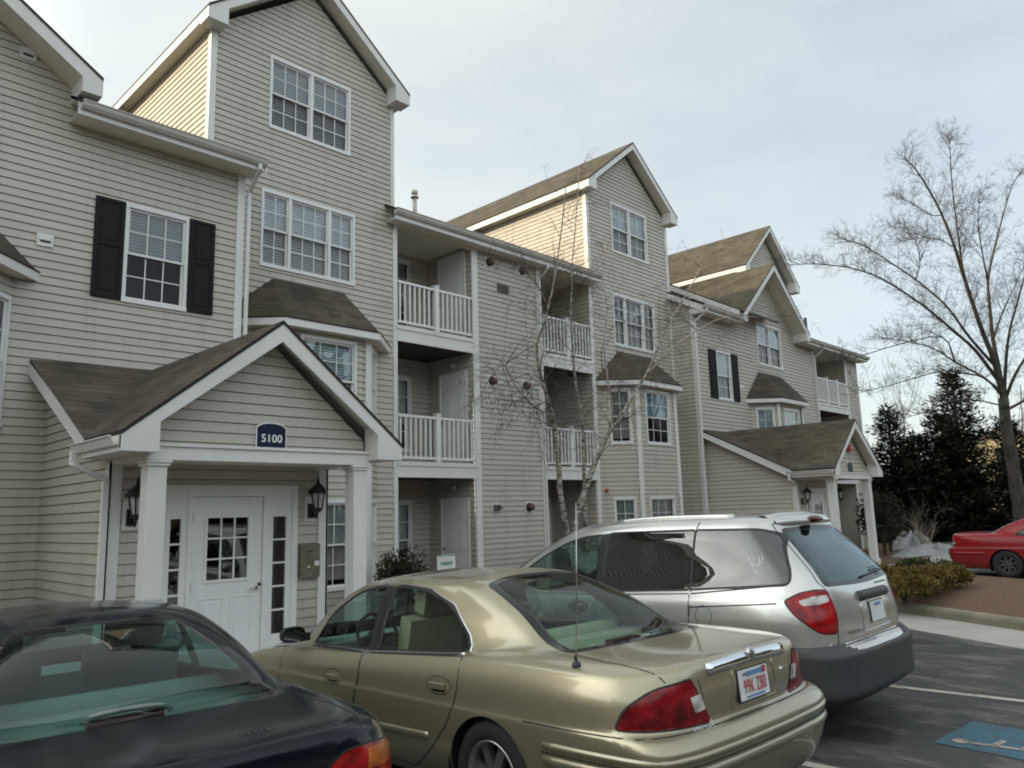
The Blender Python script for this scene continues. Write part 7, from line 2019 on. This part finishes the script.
def leaf_clump(mb, c, r, n, rng, mat, size, flat=.8):
    for _ in range(n):
        v = Vector((rng.gauss(0, 1), rng.gauss(0, 1), rng.gauss(0, 1)*flat)); v = v.normalized()*r*rng.random()**.4
        p = Vector(c)+Vector((v.x, v.y, v.z*flat)); a = Vector((rng.uniform(-1, 1), rng.uniform(-1, 1), rng.uniform(-.7, 1))).normalized(); b = a.orthogonal().normalized(); s = size*rng.uniform(.6, 1.3)
        mb.face([p-b*s*.3, p+a*s*.5-b*s*.1, p+a*s, p+b*s*.3+a*s*.3], mat)

def conifer(loc, h, r, seed, label, mat='needles', openness=.0, bare=.05, lean=0.0):
    rng = random.Random(seed)
    root = empty('conifer_tree', loc); tag(root, label, 'tree', 'dark conifers beyond the drive')
    L = Vector(loc); t = MB(); t.tube([L, L+Vector((lean*.4, 0, h*.5)), L+Vector((lean, 0, h*.985))], [.2, .12, .02], M['bark'], 8); t.build('trunk', root)
    m = MB(); z = h*bare; k = 0
    while z < h*.99:
        f = z/h; rr = r*(1-f)**.72*rng.uniform(.70, 1.15)+.12
        for q in range(max(3, int(8*(1-f)+2))):
            a = k*2.4+q*2*math.pi/max(3, int(8*(1-f)+2))+rng.uniform(-.35, .35); ln_ = rr*rng.uniform(.6, 1.15)
            d = Vector((math.cos(a), math.sin(a), 0)); b0 = L+Vector((lean*f, 0, z))
            up = rng.uniform(-.05, .35)
            nseg = max(3, int(ln_/.22))
            for i in range(1, nseg+1):
                u = i/nseg; p = b0+d*ln_*u+Vector((0, 0, up*ln_*u**1.6-.12*ln_*u*(1-u)))
                if rng.random() < openness: continue
                nn = 19
                for _ in range(nn):
                    s = rng.uniform(.18, .40)*(1.15-.4*u); av = (d*rng.uniform(.3, 1)+Vector((rng.uniform(-.8, .8), rng.uniform(-.8, .8), rng.uniform(-.15, .55)))).normalized(); bv = av.cross(Vector((rng.uniform(-1, 1), rng.uniform(-1, 1), 1))).normalized()
                    o = p+Vector((rng.gauss(0, .15), rng.gauss(0, .15), rng.gauss(0, .11)))
                    m.face([o-bv*s*.16, o+av*s*.55-bv*s*.12, o+av*s, o+av*s*.5+bv*s*.16], M[mat])
        z += max(.20, .34*(1-f*.5))*(h/6.5)**.5; k += 1
    m.build('crown', root)

def shrub(loc, rx, ry, h, seed, name, label, group, mat, size=.05, n=1800, twigs=True, flat=1.0, cat='shrub'):
    rng = random.Random(seed); root = empty(name, loc); tag(root, label, cat, group)
    L = Vector(loc)
    if twigs:
        t = MB()
        for _ in range(9):
            a = rng.uniform(0, 2*math.pi); e = Vector((math.cos(a)*rx*.6*rng.random(), math.sin(a)*ry*.6*rng.random(), h*.75)); t.tube([L+Vector((0, 0, -.05)), L+e*.5+Vector((0, 0, .03)), L+e], [.014, .010, .005], M['bark'], 5)
        t.build('stem', root)
    m = MB(); lumps = [(rng.uniform(0, 2*math.pi), rng.random()**.5, rng.uniform(.45, 1.0)) for _ in range(14)]
    for i in range(n):
        a, q, zz = lumps[rng.randrange(len(lumps))]; c = Vector((math.cos(a)*rx*.62*q, math.sin(a)*ry*.62*q, h*(.25+.5*zz)))
        v = Vector((rng.gauss(0, 1), rng.gauss(0, 1), rng.gauss(0, 1))).normalized()*rng.random()**.35
        p = L+c+Vector((v.x*rx*.42, v.y*ry*.42, v.z*h*.28))
        if p.z < L.z+.01: p.z = L.z+.01+rng.random()*.05
        av = (v+Vector((rng.uniform(-.6, .6), rng.uniform(-.6, .6), rng.uniform(0, .9)))).normalized(); bv = av.orthogonal().normalized(); bv.rotate(Matrix.Rotation(rng.uniform(0, 6.28), 3, av)); s = size*rng.uniform(.6, 1.4)
        m.face([p-bv*s*.32, p+av*s*.5-bv*s*.22, p+av*s, p+av*s*.45+bv*s*.30], M[mat])
    m.build('foliage', root)

build_birch(); build_bare()
conifer((36.6, 11.9, 0), 5.9, 1.9, 1, 'narrow dark conifer with upswept side leaders, left of the taller one', openness=.12)
conifer((35.7, 13.2, 0), 4.5, 2.2, 4, 'low broad dark conifer nearest to the far porch', openness=.1)
conifer((38.3, 9.6, 0), 7.5, 2.6, 2, 'tallest dark conifer with a pointed top behind the red car', 'needles_brown', bare=.0)
conifer((39.8, 8.0, 0), 5.2, 2.0, 3, 'dark conifer right of the tallest one, beside the bare trunk', bare=.0)
conifer((37.3, 11.0, 0), 4.6, 2.1, 6, 'dark bushy conifer filling the gap between the two pointed ones', bare=.0)
conifer((41.0, 6.4, 0), 6.3, 2.3, 9, 'dark conifer at the right edge, partly behind the bare trunk', 'needles_brown', bare=.0)
conifer((40.6, 4.6, 0), 5.2, 2.2, 12, 'low dark conifer behind the roof of the red car', bare=.0)
conifer((39.0, 10.4, 0), 5.6, 2.2, 14, 'dark conifer standing behind the two pointed ones', bare=.0)
conifer((35.2, 15.0, 0), 4.0, 1.9, 15, 'low dark conifer half hidden by the far porch', bare=.0)
shrub((26.9, 9.3, .03), .85, .8, 2.1, 21, 'evergreen_shrub', 'tall dark evergreen shrub beside the far porch column', None, 'needles', .10, 3200)
shrub((29.2, 9.9, .03), .8, .7, 1.3, 22, 'evergreen_shrub', 'low dark evergreen shrub by the snow beyond the far porch', None, 'needles_brown', .09, 2000)
shrub((8.45, 10.9, .03), .62, .55, 1.22, 23, 'boxwood_shrub', 'rounded boxwood shrub beside the near porch column', None, 'box_leaf', .055, 3400)
shrub((22.1, 9.55, .03), .3, .3, 1.1, 24, 'evergreen_shrub', 'small dark shrub under the roof of the far porch', None, 'needles', .07, 900)
ys = [(13.55, 4.45, .70, .55, .42), (14.5, 4.42, .66, .52, .50), (15.35, 4.35, .62, .5, .45), (15.0, 5.35, .62, .55, .46), (16.6, 5.0, .75, .6, .46), (14.15, 5.35, .55, .5, .40)]
yl = ['golden low shrub nearest to the rear corner of the silver minivan', 'golden low shrub at the front middle of the planted island', 'golden low shrub at the right end of the front row', 'golden low shrub in the second row of the island, behind the middle one', 'greener low shrub at the far right end of the row, towards the red car', 'golden low shrub at the back of the island, left end']
for i, (x, y, rx, ry, h) in enumerate(ys): shrub((x, y, .20), rx, ry, h, 30+i, 'golden_shrub', yl[i], 'low shrubs on the planted island', 'green_leaf' if i == 4 else 'yellow_leaf', .055, 3800)
# bare twiggy bush by the snow and one inside the far porch
def twig_bush(loc, h, seed, label):
    rng = random.Random(seed); root = empty('bare_bush', loc); tag(root, label, 'bush'); m = MB()
    for _ in range(16):
        a = rng.uniform(0, 2*math.pi); grow(m, Vector(loc), (math.cos(a)*.5, math.sin(a)*.5, 1), h*rng.uniform(.7, 1.1), .014, 2, rng, M['birch_limb'], kids=(2, 4), up=.4)
    m.build('branches', root)
twig_bush((29.9, 8.95, .0), 1.25, 3, 'pale leafless bush standing in the old snow')
twig_bush((22.45, 9.9, .0), 2.3, 8, 'thin leafless climber inside the far porch')

# far wood: all round the horizon, reads as one dark mass
def far_wood(name, arc, dist, hgt, n, seed, mat, big=1.0):
    rng = random.Random(seed); m = MB()
    for _ in range(n):
        a = rad(rng.uniform(*arc)); d = dist*rng.uniform(.9, 1.25); x, y = d*math.sin(a), d*math.cos(a); h = hgt*rng.uniform(.45, 1.1)
        if mat == 'twig':
            grow(m, Vector((x, y, 0)), (rng.uniform(-.1, .1), rng.uniform(-.1, .1), 1), h, .10, 2, rng, M['twig'], kids=(4, 7), up=.5, ratio=.55, minlen=.5)
        else:
            for _ in range(46):
                u = rng.random(); c = Vector((x+rng.gauss(0, h*.16)*(1.1-u), y+rng.gauss(0, h*.16)*(1.1-u), h*u)); s = rng.uniform(.5, 1.2)*big
                av = Vector((rng.uniform(-1, 1), rng.uniform(-1, 1), rng.uniform(0, 1))).normalized(); bv = av.orthogonal().normalized(); m.face([c-bv*s*.4, c+av*s*.5-bv*s*.3, c+av*s, c+av*s*.4+bv*s*.4], M[mat])
    o = m.build(name); tag(o, kind='stuff')
far_wood('far_wood', (60, 100), 95, 7, 190, 1, 'needles_brown')
far_wood('bare_wood', (50, 92), 60, 9, 45, 2, 'twig')
far_wood('far_wood', (112, 285), 62, 19, 420, 3, 'needles_brown', 2.6)  # unseen, behind the camera; raised to darken low walls and car reflections
far_wood('far_wood', (285, 330), 85, 9, 90, 4, 'needles_brown', 1.6)
# ================================================================== small things and far background
def snow_patch(name, c, rx, ry, h, seed):
    rng = random.Random(seed); m = MB(); nr, na = 9, 40; V = [(c[0], c[1], c[2]+h)]; ph = [rng.uniform(0, 6.28) for _ in range(6)]
    for i in range(1, nr+1):
        for k in range(na):
            a = 2*math.pi*k/na; q = i/nr; e = 1+.22*math.sin(3*a+ph[0])+.14*math.sin(5*a+ph[1])+.08*math.sin(9*a+ph[2])
            V.append((c[0]+rx*q*e*math.cos(a), c[1]+ry*q*e*math.sin(a), c[2]+h*(1-q**2.2)*(1+.35*math.sin(4*a+ph[3])*q+.25*math.sin(7*a+ph[4]))*rng.uniform(.55, 1.3)-(.02 if i == nr else 0)))
    F = [(0, 1+k, 1+(k+1) % na) for k in range(na)] + [(1+(i-1)*na+k, 1+i*na+k, 1+i*na+(k+1) % na, 1+(i-1)*na+(k+1) % na) for i in range(1, nr) for k in range(na)]
    m.mesh(V, F, M['snow'], True); tag(m.build(name), kind='stuff')
snow_patch('snow', (28.9, 8.4, .05), 2.6, .9, .20, 1); snow_patch('snow', (28.2, 7.0, .05), 1.6, .55, .20, 2)
snow_patch('snow', (17.6, 3.75, .02), 1.5, .5, .10, 3); snow_patch('snow', (31.5, 9.8, .05), 1.2, .7, .45, 4)

# white placard with green lettering on a stake
ys_ = empty('yard_sign', (10.22, 11.88, 0)); tag(ys_, 'small white placard with green lettering in front of the ground floor patio', 'sign')
m = MB(); m.box(9.985, 10.455, 11.87, 11.88, .70, 1.0, M['white_paint']); m.build('board', ys_)
m = MB()
for x in (10.05, 10.39): m.box(x-.012, x+.012, 11.882, 11.90, -.05, .98, M['white_paint'])
m.build('stake', ys_)
t = text_obj('mazoi', .135, (10.23, 11.866, .845), (rad(90), 0, rad(0)), M['green'], ys_, 'lettering', ext=.001, spacing=.95)
m = MB()
for (x0, x1, z0, z1) in ((9.995, 10.445, .975, .99), (9.995, 10.445, .71, .722)): m.box(x0, x1, 11.866, 11.869, z0, z1, M['green'])
m.build('border', ys_)

# low house far off whose end wall catches the sun
fh = empty('distant_house', (84, 17.5, 0)); tag(fh, 'distant sunlit house glimpsed between the conifers and the bare trunk', 'house')
M['sunny_wall'] = plain('cream_wall', (.55, .44, .26), .8, var=.1)
m = MB(); m.box(82, 96, 12, 22, -.2, 5.2, M['sunny_wall']); m.prism([(82, 12, 5.2), (82, 22, 5.2), (82, 17, 8.2)], (14, 0, 0), M['sunny_wall']); m.build('wall', fh)
m = MB()
for s_ in (-1, 1): slab(m, [(81.5, 17, 8.4), (96.5, 17, 8.4), (96.5, 17+s_*5.6, 5.1), (81.5, 17+s_*5.6, 5.1)], .15, M['shingle_x'])
m.build('roof', fh)
for z in (.8, 3.1):
    for y in (13.6, 16.2, 18.8):
        m = MB(); m.box(81.93, 82, y-.1, y+1.3, z-.1, z+1.7, M['vinyl']); m.box(81.90, 81.93, y, y+1.2, z, z+1.6, M['entry_glass']); m.build('window', fh)
